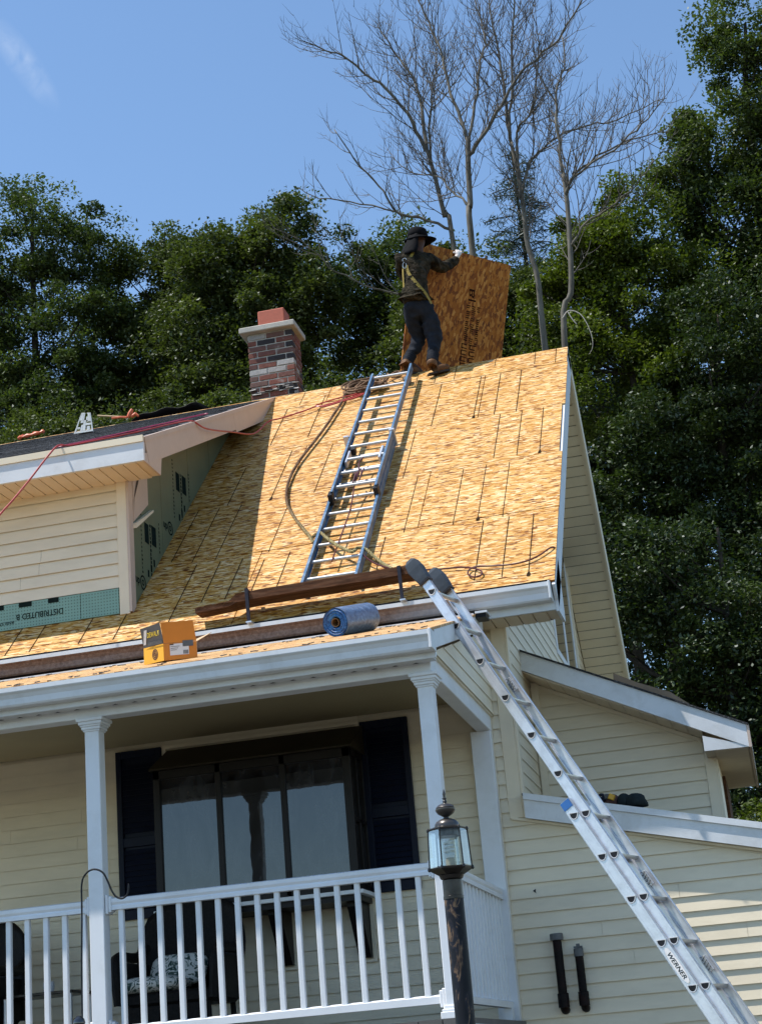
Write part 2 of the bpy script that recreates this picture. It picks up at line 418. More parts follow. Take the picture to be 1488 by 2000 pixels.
def brick_mat():
    m, nt, b = new_mat('old_brick')
    oi = nt.nodes.new('ShaderNodeObjectInfo')
    c = ramp(nt, oi.outputs['Random'], [(0.0, (0.035, 0.028, 0.03)), (0.11, (0.05, 0.035, 0.035)), (0.14, (0.17, 0.055, 0.038)), (0.5, (0.26, 0.085, 0.055)), (0.7, (0.20, 0.075, 0.055)), (0.90, (0.17, 0.09, 0.07)), (0.94, (0.40, 0.36, 0.33)), (1.0, (0.5, 0.47, 0.44))])
    n1 = noise(nt, 28, 6, 0.75, geom_pos(nt))
    n2 = noise(nt, 9, 5, 0.7, geom_pos(nt))
    f = ramp(nt, n2.outputs['Fac'], [(0.57, (0, 0, 0)), (0.68, (0.55, 0.55, 0.55))])
    c = mixrgb(nt, f, c, (0.42, 0.37, 0.33))
    c = mixrgb(nt, 1.0, c, ramp(nt, n1.outputs['Fac'], [(0.3, (0.6, 0.6, 0.6)), (0.7, (1, 1, 1))]), 'MULTIPLY')
    nt.links.new(c, b.inputs['Base Color'])
    b.inputs['Roughness'].default_value = 0.9
    bump(nt, b, n1.outputs['Fac'], 0.6, 0.006)
    return m
M['brick'] = brick_mat()

def shingle_mat():
    m, nt, b = new_mat('charcoal_shingle')
    g = geom_pos(nt)
    n1 = noise(nt, 1.0, 4, 0.85, mapping(nt, g, (45, 90, 90)))
    oi = nt.nodes.new('ShaderNodeObjectInfo')
    c = ramp(nt, n1.outputs['Fac'], [(0.38, (0.007, 0.007, 0.008)), (0.55, (0.035, 0.035, 0.038)), (0.66, (0.22, 0.22, 0.225))])
    m2 = nt.nodes.new('ShaderNodeMapRange'); m2.inputs['To Min'].default_value = 0.5; m2.inputs['To Max'].default_value = 1.5
    nt.links.new(oi.outputs['Random'], m2.inputs['Value'])
    hs = nt.nodes.new('ShaderNodeHueSaturation'); nt.links.new(c, hs.inputs['Color']); nt.links.new(m2.outputs[0], hs.inputs['Value'])
    nt.links.new(hs.outputs[0], b.inputs['Base Color'])
    b.inputs['Roughness'].default_value = 0.9
    bump(nt, b, n1.outputs['Fac'], 0.8, 0.004)
    return m
M['shingle'] = shingle_mat()

def glass_dark(name, ior=1.75, rough=0.02):
    m, nt, b = new_mat(name)
    b.inputs['Base Color'].default_value = (0.006, 0.007, 0.008, 1)
    b.inputs['Roughness'].default_value = rough
    b.inputs['IOR'].default_value = ior
    n1 = noise(nt, 2.2, 3, 0.6, geom_pos(nt))
    bump(nt, b, n1.outputs['Fac'], 0.04, 0.02)
    n3 = noise(nt, 5, 5, 0.7, mapping(nt, geom_pos(nt), (1.5, 1, 0.6)), 0.8)
    nt.links.new(ramp(nt, n3.outputs['Fac'], [(0.35, (0.004, 0.004, 0.005)), (0.75, (0.045, 0.048, 0.055))]), b.inputs['Base Color'])
    return m
M['pane'] = glass_dark('window_glass')

def clear_glass():
    m, nt, b = new_mat('lantern_glass')
    out = nt.nodes['Material Output']
    tr = nt.nodes.new('ShaderNodeBsdfTransparent'); tr.inputs[0].default_value = (0.92, 0.945, 0.94, 1)
    gl = nt.nodes.new('ShaderNodeBsdfGlossy'); gl.inputs['Roughness'].default_value = 0.03
    fr = nt.nodes.new('ShaderNodeFresnel'); fr.inputs['IOR'].default_value = 1.6
    ml = nt.nodes.new('ShaderNodeMath'); ml.operation = 'MULTIPLY_ADD'; ml.inputs[1].default_value = 0.35; ml.inputs[2].default_value = 0.015; ml.use_clamp = True
    nt.links.new(fr.outputs[0], ml.inputs[0])
    mx = nt.nodes.new('ShaderNodeMixShader')
    nt.links.new(ml.outputs[0], mx.inputs[0]); nt.links.new(tr.outputs[0], mx.inputs[1]); nt.links.new(gl.outputs[0], mx.inputs[2])
    nt.links.new(mx.outputs[0], out.inputs['Surface'])
    return m
M['glass'] = clear_glass()

def roll_mat():
    m, nt, b = new_mat('membrane_film')
    n1 = noise(nt, 18, 5, 0.7, mapping(nt, geom_pos(nt), (0.6, 2, 2)))
    c = ramp(nt, n1.outputs['Fac'], [(0.3, (0.07, 0.11, 0.19)), (0.6, (0.16, 0.25, 0.40)), (0.75, (0.40, 0.52, 0.68))])
    nt.links.new(c, b.inputs['Base Color']); b.inputs['Roughness'].default_value = 0.3; b.inputs['Metallic'].default_value = 0.25
    bump(nt, b, n1.outputs['Fac'], 0.4, 0.01)
    return m
M['roll'] = roll_mat()
def rollend_mat():
    m, nt, b = new_mat('membrane_end')
    n1 = noise(nt, 22, 6, 0.75, geom_pos(nt), 1.2)
    c = ramp(nt, n1.outputs['Fac'], [(0.35, (0.008, 0.02, 0.07)), (0.5, (0.02, 0.10, 0.30)), (0.62, (0.05, 0.20, 0.48)), (0.78, (0.22, 0.38, 0.6))])
    nt.links.new(c, b.inputs['Base Color']); b.inputs['Roughness'].default_value = 0.4
    bump(nt, b, n1.outputs['Fac'], 0.7, 0.01)
    return m
M['roll_end'] = rollend_mat()

def rust_post():
    m, nt, b = new_mat('peeling_black_post')
    g = geom_pos(nt)
    n1 = noise(nt, 11, 6, 0.7, mapping(nt, g, (1.8, 1.8, 0.8)), 1.0)
    n2 = noise(nt, 9, 4, 0.6, mapping(nt, g, (1, 1, 1), (0, 0, 0), (4, 2, 0)), 0.3)
    c = ramp(nt, n1.outputs['Fac'], [(0.46, (0.006, 0.007, 0.011)), (0.54, (0.015, 0.017, 0.026)), (0.58, (0.13, 0.08, 0.045)), (0.70, (0.25, 0.185, 0.13))])
    c2 = ramp(nt, n1.outputs['Fac'], [(0.55, (0.008, 0.009, 0.013)), (0.7, (0.10, 0.055, 0.035))])
    f = ramp(nt, n2.outputs['Fac'], [(0.38, (0, 0, 0)), (0.48, (1, 1, 1))])
    nt.links.new(mixrgb(nt, f, c2, c), b.inputs['Base Color'])
    b.inputs['Roughness'].default_value = 0.5; b.inputs['Specular IOR Level'].default_value = 0.22
    bump(nt, b, n1.outputs['Fac'], 0.6, 0.004)
    return m
M['post'] = rust_post()

def cushion_mat():
    m, nt, b = new_mat('leaf_print_cushion')
    n1 = noise(nt, 16, 2, 0.5, geom_pos(nt), 1.6)
    c = ramp(nt, n1.outputs['Fac'], [(0.40, (0.02, 0.05, 0.04)), (0.44, (0.25, 0.28, 0.24)), (0.48, (0.62, 0.60, 0.54)), (0.60, (0.62, 0.60, 0.54)), (0.63, (0.05, 0.08, 0.06))])
    nt.links.new(c, b.inputs['Base Color']); b.inputs['Roughness'].default_value = 0.8
    return m
M['cushion'] = cushion_mat()

def leaf_mat(name, c1, c2, trans=0.30, gloss=0.03, grough=0.5):
    m, nt, b = new_mat(name)
    nt.nodes.remove(b)
    out = nt.nodes['Material Output']
    at = nt.nodes.new('ShaderNodeAttribute'); at.attribute_name = 'tone'
    c = ramp(nt, at.outputs['Fac'], [(0.0, c1), (1.0, c2)])
    d = nt.nodes.new('ShaderNodeBsdfDiffuse'); nt.links.new(c, d.inputs[0])
    t = nt.nodes.new('ShaderNodeBsdfTranslucent')
    nt.links.new(mixrgb(nt, 1.0, c, (1.0, 1.25, 0.45), 'MULTIPLY'), t.inputs[0])
    g = nt.nodes.new('ShaderNodeBsdfGlossy'); g.inputs['Roughness'].default_value = grough
    g.inputs['Color'].default_value = (0.9, 0.95, 1.0, 1)
    m1 = nt.nodes.new('ShaderNodeMixShader'); m1.inputs[0].default_value = trans
    nt.links.new(d.outputs[0], m1.inputs[1]); nt.links.new(t.outputs[0], m1.inputs[2])
    m2 = nt.nodes.new('ShaderNodeMixShader'); m2.inputs[0].default_value = gloss
    nt.links.new(m1.outputs[0], m2.inputs[1]); nt.links.new(g.outputs[0], m2.inputs[2])
    nt.links.new(m2.outputs[0], out.inputs['Surface'])
    return m
M['leaf_oak'] = leaf_mat('oak_leaves', (0.028, 0.040, 0.010), (0.110, 0.130, 0.032))
M['leaf_ash'] = leaf_mat('ash_leaves', (0.026, 0.042, 0.011), (0.105, 0.132, 0.035))
M['leaf_yellow'] = leaf_mat('maple_leaves', (0.034, 0.052, 0.007), (0.135, 0.165, 0.018))
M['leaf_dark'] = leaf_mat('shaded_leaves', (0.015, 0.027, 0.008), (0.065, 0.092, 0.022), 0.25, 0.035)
M['needle'] = leaf_mat('pine_needles', (0.020, 0.034, 0.020), (0.05, 0.07, 0.04), 0.15, 0.05)

# ------------------------------------------------------------------ mesh helpers
ORIG = {}
class MB:
    def __init__(s):
        s.v = []; s.f = []; s.m = []
    def add(s, vs, fs, mi=0):
        o = len(s.v); s.v += [tuple(v) for v in vs]
        s.f += [tuple(i + o for i in f) for f in fs]; s.m += [mi] * len(fs)
        return s
    def box(s, x0, x1, y0, y1, z0, z1, mi=0):
        vs = [(x0, y0, z0), (x1, y0, z0), (x1, y1, z0), (x0, y1, z0), (x0, y0, z1), (x1, y0, z1), (x1, y1, z1), (x0, y1, z1)]
        return s.add(vs, BOXF, mi)
    def obox(s, c, ax, ay, az, hx, hy, hz, mi=0):
        c = Vector(c); ax = Vector(ax).normalized() * hx; ay = Vector(ay).normalized() * hy; az = Vector(az).normalized() * hz
        vs = [c - ax - ay - az, c + ax - ay - az, c + ax + ay - az, c - ax + ay - az, c - ax - ay + az, c + ax - ay + az, c + ax + ay + az, c - ax + ay + az]
        return s.add(vs, BOXF, mi)
    def hexa(s, vs, mi=0):
        return s.add(vs, BOXF, mi)
    def prism(s, prof, P, mi=0):
        """prof: list of 2D points; P(a,b,t) -> world for t in (0,1)"""
        n = len(prof)
        vs = [P(a, b, 0) for a, b in prof] + [P(a, b, 1) for a, b in prof]
        fs = [(i, (i + 1) % n, n + (i + 1) % n, n + i) for i in range(n)] + [tuple(range(n))[::-1], tuple(range(n, 2 * n))]
        return s.add(vs, fs, mi)
    def tube(s, pts, r, n=8, cap=True, mi=0):
        pts = [Vector(p) for p in pts]
        rs = r if isinstance(r, (list, tuple)) else [r] * len(pts)
        prev = None; rings = []
        for i, p in enumerate(pts):
            t = (pts[min(i + 1, len(pts) - 1)] - pts[max(i - 1, 0)])
            if t.length < 1e-9: t = Vector((0, 0, 1))
            t.normalize()
            a = prev if prev is not None else (Vector((0, 0, 1)) if abs(t.z) < 0.9 else Vector((1, 0, 0)))
            u = (a - t * a.dot(t))
            if u.length < 1e-6: u = t.orthogonal()
            u.normalize(); prev = u; w = t.cross(u)
            rings.append([p + (u * math.cos(2 * math.pi * k / n) + w * math.sin(2 * math.pi * k / n)) * rs[i] for k in range(n)])
        vs = [v for r_ in rings for v in r_]; fs = []
        for i in range(len(pts) - 1):
            for k in range(n):
                fs.append((i * n + k, i * n + (k + 1) % n, (i + 1) * n + (k + 1) % n, (i + 1) * n + k))
        if cap:
            fs += [tuple(range(n))[::-1], tuple(range((len(pts) - 1) * n, len(pts) * n))]
        return s.add(vs, fs, mi)
    def lathe(s, prof, c, n=20, axis=(0, 0, 1), mi=0, cap=True):
        ax = Vector(axis).normalized(); u = ax.orthogonal().normalized(); w = ax.cross(u); c = Vector(c)
        vs = []; fs = []
        for r, h in prof:
            for k in range(n):
                a = 2 * math.pi * k / n
                vs.append(c + ax * h + (u * math.cos(a) + w * math.sin(a)) * r)
        for i in range(len(prof) - 1):
            for k in range(n):
                fs.append((i * n + k, i * n + (k + 1) % n, (i + 1) * n + (k + 1) % n, (i + 1) * n + k))
        if cap:
            fs += [tuple(range(n))[::-1], tuple(range((len(prof) - 1) * n, len(prof) * n))]
        return s.add(vs, fs, mi)
    def build(s, name, mat, parent=None, smooth=False, kind=None, bevel=0.0):
        off = ORIG.get(parent.name, Vector((0, 0, 0))) if parent else Vector((0, 0, 0))
        me = bpy.data.meshes.new(name)
        me.from_pydata([tuple(Vector(v) - off) for v in s.v], [], s.f)
        mats = mat if isinstance(mat, list) else [mat]
        for m_ in mats:
            me.materials.append(m_)
        if len(mats) > 1:
            me.polygons.foreach_set('material_index', s.m)
        bm = bmesh.new(); bm.from_mesh(me)
        bmesh.ops.recalc_face_normals(bm, faces=bm.faces)
        if bevel > 0:
            bmesh.ops.bevel(bm, geom=[e_ for e_ in bm.edges if e_.calc_face_angle(0) > 0.6], offset=bevel, segments=1, affect='EDGES')
        bm.to_mesh(me); bm.free()
        if smooth:
            me.polygons.foreach_set('use_smooth', [True] * len(me.polygons))
            if smooth != 'all':
                try:
                    me.set_sharp_from_angle(angle=rad(40))
                except Exception:
                    pass
        o = bpy.data.objects.new(name, me)
        COL.objects.link(o)
        if parent:
            o.parent = parent
            ORIG[o.name] = off
        if kind:
            o['kind'] = kind
        return o
BOXF = [(0, 3, 2, 1), (4, 5, 6, 7), (0, 1, 5, 4), (1, 2, 6, 5), (2, 3, 7, 6), (3, 0, 4, 7)]

def thing(name, label, cat, loc, group=None):
    o = bpy.data.objects.new(name, None); COL.objects.link(o)
    o.location = loc; o.empty_display_size = 0.1
    o['label'] = label; o['category'] = cat
    if group: o['group'] = group
    ORIG[o.name] = Vector(loc)
    return o
def tag(o, label, cat, group=None):
    o['label'] = label; o['category'] = cat
    if group: o['group'] = group
    return o
def dup(o, parent, delta):
    c = o.copy(); COL.objects.link(c); c.parent = parent
    c.location = Vector(o.location) + Vector(delta)
    return c
def link_piece(name, me, parent, loc, rot=None, scale=None):
    """a piece sharing mesh data; loc is in world space"""
    o = bpy.data.objects.new(name, me); COL.objects.link(o)
    o.parent = parent
    o.location = Vector(loc) - ORIG.get(parent.name, Vector((0, 0, 0)))
    if rot is not None: o.rotation_euler = rot
    if scale is not None: o.scale = scale
    return o
def bez(pts, n=6):
    """Catmull-Rom through pts"""
    P = [Vector(p) for p in pts]; out = []
    for i in range(len(P) - 1):
        p0 = P[max(i - 1, 0)]; p1 = P[i]; p2 = P[i + 1]; p3 = P[min(i + 2, len(P) - 1)]
        for k in range(n):
            t = k / n
            out.append(0.5 * ((2 * p1) + (p2 - p0) * t + (2 * p0 - 5 * p1 + 4 * p2 - p3) * t * t + (3 * p1 - p0 - 3 * p2 + p3) * t ** 3))
    out.append(P[-1])
    return out
def text_part(name, body, mat, parent, loc, xdir, ydir, size, width=None, align='LEFT', shear=0.0):
    """flat print: letters built as a thin mesh lying on a surface"""
    cu = bpy.data.curves.new(name, 'FONT'); cu.body = body; cu.size = size; cu.align_x = align; cu.shear = shear
    cu.offset = size * 0.012
    tmp = bpy.data.objects.new('tmp_text', cu); COL.objects.link(tmp)
    dg = bpy.context.evaluated_depsgraph_get()
    me = bpy.data.meshes.new_from_object(tmp.evaluated_get(dg))
    bpy.data.objects.remove(tmp); bpy.data.curves.remove(cu)
    x = Vector(xdir).normalized(); y = Vector(ydir).normalized(); z = x.cross(y)
    sx = 1.0
    if width:
        xs = [v.co.x for v in me.vertices]
        sx = width / (max(xs) - min(xs))
    off = ORIG.get(parent.name, Vector((0, 0, 0)))
    for v in me.vertices:
        v.co = Vector(loc) - off + x * v.co.x * sx + y * v.co.y + z * 0.0
    me.materials.clear(); me.materials.append(mat)
    o = bpy.data.objects.new(name, me); COL.objects.link(o); o.parent = parent
    return o

# ------------------------------------------------------------------ ground
gb = MB()
gb.add([(-600, -600, 0), (600, -600, 0), (600, 600, 0), (-600, 600, 0)], [(0, 1, 2, 3)])
g_ = gb.build('ground', M['ground']); g_['kind'] = 'structure'
db = MB().box(-7.5, 5.5, -14, 8.6, -0.05, 0.006)
d_ = db.build('driveway', M['drive']); d_['kind'] = 'structure'

# ------------------------------------------------------------------ house
H = thing('house', 'cream vinyl-sided house with steep bare wood-sheathed roof, dormer and front porch', 'house', (-4.0, 11.88, 0))
XC = -1.67; YW = 11.88; XL = -8.4
RE = Vector((-1.235, 11.5, 4.83)); RR = Vector((-1.235, 15.346, 8.277))
SV = (RR - RE).normalized(); NV = Vector((0, -SV.z, SV.y)); SLEN = (RR - RE).length
def RP(x, s, h=0.0):
    return Vector((x, RE.y, RE.z)) + SV * s + NV * h
BS = -1.071
def rearz(y): return RR.z + BS * (y - RR.y)
def frontz(y): return RE.z + (RR.z - RE.z) / (RR.y - RE.y) * (y - RE.y)

SJ = random.Random(77)
def siding(parent, origin, ud, od, z0, z1, step, lims, mat=None, name='siding_board', proud=0.0165):
    ud = Vector(ud); od = Vector(od); z = z0
    while z < z1 - 1e-4:
        zt = min(z + step, z1)
        spans = []
        for (a0, b0, a1, b1) in lims(z, zt):
            if min(b0, b1) - max(a0, a1) > 2.2:
                c_ = max(a0, a1) + (min(b0, b1) - max(a0, a1)) * SJ.uniform(0.15, 0.85)
                spans += [(a0, c_ - 0.0012, a1, c_ - 0.0012), (c_ + 0.0012, b0, c_ + 0.0012, b1)]
            else:
                spans.append((a0, b0, a1, b1))
        for (a0, b0, a1, b1) in spans:
            if b0 - a0 < 0.012 and b1 - a1 < 0.012: continue
            def P(u, out, zz): 
                p = Vector(origin) + ud * u + od * out; return (p.x, p.y, zz)
            ze = zt + 0.004
            vs = [P(a0, proud - 0.0022, z), P(b0, proud - 0.0022, z), P(b0, proud, z), P(a0, proud, z),
                  P(a1, 0.0005, ze), P(b1, 0.0005, ze), P(b1, 0.0020, ze), P(a1, 0.0020, ze)]
            MB().hexa(vs).build(name, mat or M['siding'], parent)
        z += step

# --- solid bodies (walls behind the siding)
wall = MB()
wall.box(XL, XC - 0.002, YW, 12.2, 0, 4.62)
# gable wall slab
def gable_poly():
    return [(12.2, 0), (18.6, 0), (18.6, rearz(18.6) - 0.16), (RR.y, RR.z - 0.16), (12.2, frontz(12.2) - 0.16)]
wall.prism(gable_poly(), lambda a, b, t: (XC - 0.14 + 0.138 * t, a, b))
front_wall = wall.build('wall', M['siding'], H)
lowwall = MB().box(-1.668, 3.4, YW, 12.1, 0, 2.2)
lowwall.hexa([(-1.668, YW, 2.2), (3.4, YW, 2.2), (3.4, 12.1, 2.2), (-1.668, 12.1, 2.2), (-1.668, YW, 3.25), (3.4, YW, 2.2 - 0.05), (3.4, 12.1, 2.15), (-1.668, 12.1, 3.25)])
low_wall = lowwall.build('wall', M['siding'], H)

# porch back wall siding
siding(front_wall, (0, YW, 0), (1, 0, 0), (0, -1, 0), 1.84, 4.099, 0.1016,
       lambda a, b: [(-6.9, -1.98, -6.9, -1.98)] if a > 4.1 else ([(-6.9, -4.36, -6.9, -4.36), (-2.83, -1.98, -2.83, -1.98)] if a > 2.79 else [(-6.9, -1.98, -6.9, -1.98)]))
# corner zone and lower right wall
def low_l(z0, z1):
    def r(z):
        return min(3.3, -1.664 + (3.203 - z) / 0.268) if z > 1.95 else 3.3
    if z0 > 3.19:
        return [(-1.832, -1.775, -1.832, -1.775)]
    return [(-1.832, r(z0), -1.832, max(r(z1), -1.82))]
siding(low_wall, (0, YW, 0), (1, 0, 0), (0, -1, 0), 1.84 - 0.1016 * 10, 4.60, 0.1016, low_l)
# side wall of the main house
def side_l(z0, z1):
    out = []
    def lim(z):
        ya = 11.895 if z < 4.6 else RE.y + (z + 0.16 - RE.z) / ((RR.z - RE.z) / (RR.y - RE.y))
        yb = RR.y + (z + 0.16 - RR.z) / BS
        return max(ya, 11.895), min(yb, 18.55)
    a0, b0 = lim(z0); a1, b1 = lim(z1)
    if z0 > 5.15 and z1 < 6.72:
        w0, w1 = 15.18, 16.86
        return [(a0, min(w0, b0), a1, min(w0, b1))] + ([(w1, b0, w1, b1)] if b1 > w1 else [])
    return [(a0, b0, a1, b1)]
siding(front_wall, (XC, 0, 0), (0, 1, 0), (1, 0, 0), 2.95, 8.0, 0.1016, side_l, proud=0.008)

MB().add([(-1.668, YW - 0.019, 2.700), (-1.645, YW - 0.019, 2.712), (-1.650, YW - 0.019, 2.695), (-1.645, YW - 0.019, 2.680)], [(0, 1, 2, 3)]).build('siding_chip', M['black'], low_wall)
# corner boards
cb = MB(); cb.box(-1.775, -1.676, YW - 0.020, YW + 0.001, 3.215, 4.618); cb.box(-1.6755, -1.655, YW - 0.021, YW + 0.075, 3.215, 4.618)
cb.build('corner_board', M['trim_cream'], H, bevel=0.003)
MB().box(-1.855, -1.833, YW - 0.022, YW + 0.001, 0, 4.618).build('corner_board', M['trim_cream'], H)
MB().box(-1.655, -1.60, 12.905, 12.929, 3.2, 4.4).build('corner_board', M['trim_cream'], H)

# main front soffit, fascia, gutter
sof = MB().box(XL, -1.24, 11.58, 11.88, 4.625, 4.632).build('soffit', M['soffit'], H)
def soffit_run(parent, x0, x1, y0, y1, z, w, mat=None, name='soffit_panel', ax='x'):
    k = 0; x = x0
    m_ = MB()
    if ax == 'x':
        m_.box(0, w - 0.009, y0, y1, z - 0.012, z)
    else:
        m_.box(x0, x1, 0, w - 0.006, z - 0.008, z)
    first = m_.build(name, mat or M['soffit'], parent)
    n_ = int(((x1 - x0) if ax == 'x' else (y1 - y0)) / w)
    first.location = ((x0 if ax == 'x' else 0), (0 if ax == 'x' else y0), 0)
    for i in range(1, n_):
        dup(first, parent, ((i * w, 0, 0) if ax == 'x' else (0, i * w, 0)))
soffit_run(sof, -1.84 - 0.1 * 14, -1.245, 11.592, 11.862, 4.624, 0.1016)
nt_ = MB()
for i in range(20):
    x = -3.24 + i * 0.1016
    nt_.add([(x - 0.018, 11.850, 4.6145), (x + 0.018, 11.850, 4.6145), (x, 11.822, 4.6145)], [(0, 1, 2)])
nt_.build('vent_notch', M['black'], sof, kind='stuff')
fb = MB().box(XL, -1.238, 11.560, 11.585, 4.615, 4.80)
fb.build('fascia', M['white_metal'], H)
def gutter(parent, x0, x1, yb, zt, h, depth, mats, name='gutter'):
    """K-style gutter: hollow profile"""
    t = 0.006
    outer = [(0, 0), (-depth * 0.62, 0), (-depth * 0.70, h * 0.10), (-depth * 0.74, h * 0.42), (-depth * 0.86, h * 0.62), (-depth * 0.98, h * 0.72), (-depth, h * 0.76), (-depth, h)]
    inner = [(-depth + t * 2.2, h), (-depth + t * 2.2, h * 0.93), (-depth + t, h * 0.92), (-depth * 0.74 + t, h * 0.5), (-depth * 0.6 + t, t), (-t, t), (-t, h), (0, h)]
    prof = outer + inner
    m_ = MB()
    n = len(prof)
    vs = [(x0, yb + a, zt - h + b) for a, b in prof] + [(x1, yb + a, zt - h + b) for a, b in prof]
    for i in range(n - 1):
        mi = 1 if i in (6, 7) or i >= 7 else 0
        m_.f.append((i, i + 1, n + i + 1, n + i)); m_.m.append(mi)
    m_.f.append((n - 1, 0, n, 2 * n - 1)); m_.m.append(1)
    m_.v = vs
    for xx, s_ in ((x0, 1), (x1, -1)):
        o = len(m_.v)
        cap = outer + [(0, h)]
        m_.v += [(xx, yb + a, zt - h + b) for a, b in cap]; m_.v += [(xx + 0.003 * s_, yb + a, zt - h + b) for a, b in cap]
        k = len(cap)
        m_.f += [tuple(range(o, o + k)), tuple(range(o + k, o + 2 * k))[::-1]]; m_.m += [1, 1]
    return m_.build(name, mats, parent, smooth=False)
gutter(H, XL, -1.255, 11.559, 4.795, 0.125, 0.125, [M['gutter_stained'], M['white_metal']])
# gutter seams and end lip
MB().box(-1.262, -1.245, 11.425, 11.555, 4.669, 4.80).build('gutter_end', M['white_metal'], H, bevel=0.003)
# dark drip gap over gutter
MB().box(XL, -1.25, 11.47, 11.585, 4.801, 4.818).build('drip_edge', M['brown_frame'], H)

# --- main roof
RF = MB()
def rq(x0, x1, s0, s1, h0, h1, mb):
    mb.hexa([RP(x0, s0, h0), RP(x1, s0, h0), RP(x1, s1, h0), RP(x0, s1, h0), RP(x0, s0, h1), RP(x1, s0, h1), RP(x1, s1, h1), RP(x0, s1, h1)])
rq(XL, -1.25, 0.0, SLEN - 0.03, -0.13, -0.016, RF)
# rear slope body
RV = Vector((0, 1, BS)).normalized(); RN = Vector((0, -RV.z, RV.y))
def RB(x, s, h=0.0): return Vector((x, RR.y, RR.z)) + RV * s + RN * h
RF.hexa([RB(XL, 0.03, -0.13), RB(-1.25, 0.03, -0.13), RB(-1.25, 4.9, -0.13), RB(XL, 4.9, -0.13), RB(XL, 0.03, -0.016), RB(-1.25, 0.03, -0.016), RB(-1.25, 4.9, -0.016), RB(XL, 4.9, -0.016)])
roof = RF.build('roof', M['plank'], H)
rows = [(-0.03, 0.12), (0.12, 1.27), (1.27, 2.42), (2.42, 3.57), (3.57, 4.72), (4.72, SLEN + 0.005)]
rng = random.Random(4)
starts = [-1.211, -1.211, -2.35, -1.211, -2.02, -1.211]
edge = [0.0, 0.0, 0.004, -0.022, 0.006, 0.0]
for (s0, s1), st, ed in zip(rows, starts, edge):
    x1 = -1.211 + ed
    cuts = [x1]
    x = st
    while x > XL:
        if x < x1 - 0.3: cuts.append(x)
        x -= 2.44
    cuts.append(XL)
    for a, b in zip(cuts[:-1], cuts[1:]):
        m_ = MB(); h = rng.uniform(-0.0015, 0.0015)
        rq(b + 0.004, a - 0.004, s0 + 0.0055, s1 - 0.0055, -0.0155, h, m_)
        m_.build('osb_sheet', M['osb'], roof)
for k in range(3):
    for j in range(3):
        a = -1.236 - 2.44 * j; b = max(a - 2.44, XL)
        m_ = MB(); s0 = k * 1.22 + 0.006; s1 = s0 + 1.214
        m_.hexa([RB(b + .003, s0, -.0155), RB(a - .003, s0, -.0155), RB(a - .003, s1, -.0155), RB(b + .003, s1, -.0155), RB(b + .003, s0, 0), RB(a - .003, s0, 0), RB(a - .003, s1, 0), RB(b + .003, s1, 0)])
        m_.build('osb_sheet', M['osb'], roof)
LINES = [(-1.537, 4.814, 5.182), (-1.328, 4.744, 5.159), (-1.941, 4.962, 5.17), (-2.34, 4.753, 5.17), (-2.538, 4.743, 5.111), (-2.733, 4.736, 5.133), (-2.062, 3.571, 4.70), (-1.867, 3.572, 4.70), (-1.661, 3.553, 4.70), (-2.456, 3.544, 4.698), (-1.605, 2.479, 3.547), (-1.407, 2.449, 3.539), (-1.808, 2.496, 3.551), (-2.594, 2.368, 3.536), (-2.46, 1.213, 2.345), (-2.06, 1.219, 2.351), (-1.862, 1.229, 2.368), (-1.66, 1.224, 2.35), (-2.606, 0.589, 1.183), (-1.813, 0.15, 1.211), (-1.608, 0.143, 1.206), (-1.41, 0.099, 1.179), (-3.931, 4.771, 5.156), (-3.684, 3.807, 5.127), (-4.045, 3.735, 4.703), (-3.389, 2.361, 3.517), (-3.785, 2.356, 3.534), (-3.396, 0.532, 1.176), (-4.448, 1.324, 2.363), (-4.251, 1.258, 2.357), (-4.047, 1.238, 2.347), (-4.185, 2.377, 3.23), (-4.195, 0.197, 1.199), (-3.991, 0.457, 1.189), (-3.798, 0.457, 1.182), (-5.486, 0.031, 0.469), (-5.286, 0.033, 0.486), (-4.887, 0.048, 0.474), (-4.601, 0.038, 0.449), (-3.59, 1.24, 2.30), (-3.19, 2.45, 3.45), (-3.6, 0.25, 1.1)]
for i, (x, s0, s1) in enumerate(LINES):
    if s1 - s0 > 0.6: s1 = min(s1, s0 + 1.14)
    m_ = MB()
    rq(x - 0.0032, x + 0.0032, s0, s1, 0.0016, 0.0028, m_)
    if i % 5 == 1 and s1 - s0 > 0.9:
        m_.add([RP(x - 0.014, s0 - 0.005, 0.0035), RP(x + 0.012, s0 - 0.012, 0.0035), RP(x + 0.016, s0 + 0.03, 0.0035), RP(x + 0.004, s0 + 0.075, 0.0035), RP(x - 0.010, s0 + 0.04, 0.0035)], [(0, 1, 2, 3, 4)])
    m_.build('marking_line', M['line'], roof)

# --- gable rake fascia and rear rake soffit
fr = MB()
for (x0, x1) in ((-1.236 - 0.0, -1.214),):
    fr.hexa([RP(x0, -0.06, -0.21), RP(x1, -0.06, -0.21), RP(x1, SLEN, -0.21), RP(x0, SLEN, -0.21), RP(x0, -0.06, -0.018), RP(x1, -0.06, -0.018), RP(x1, SLEN, -0.018), RP(x0, SLEN, -0.018)])
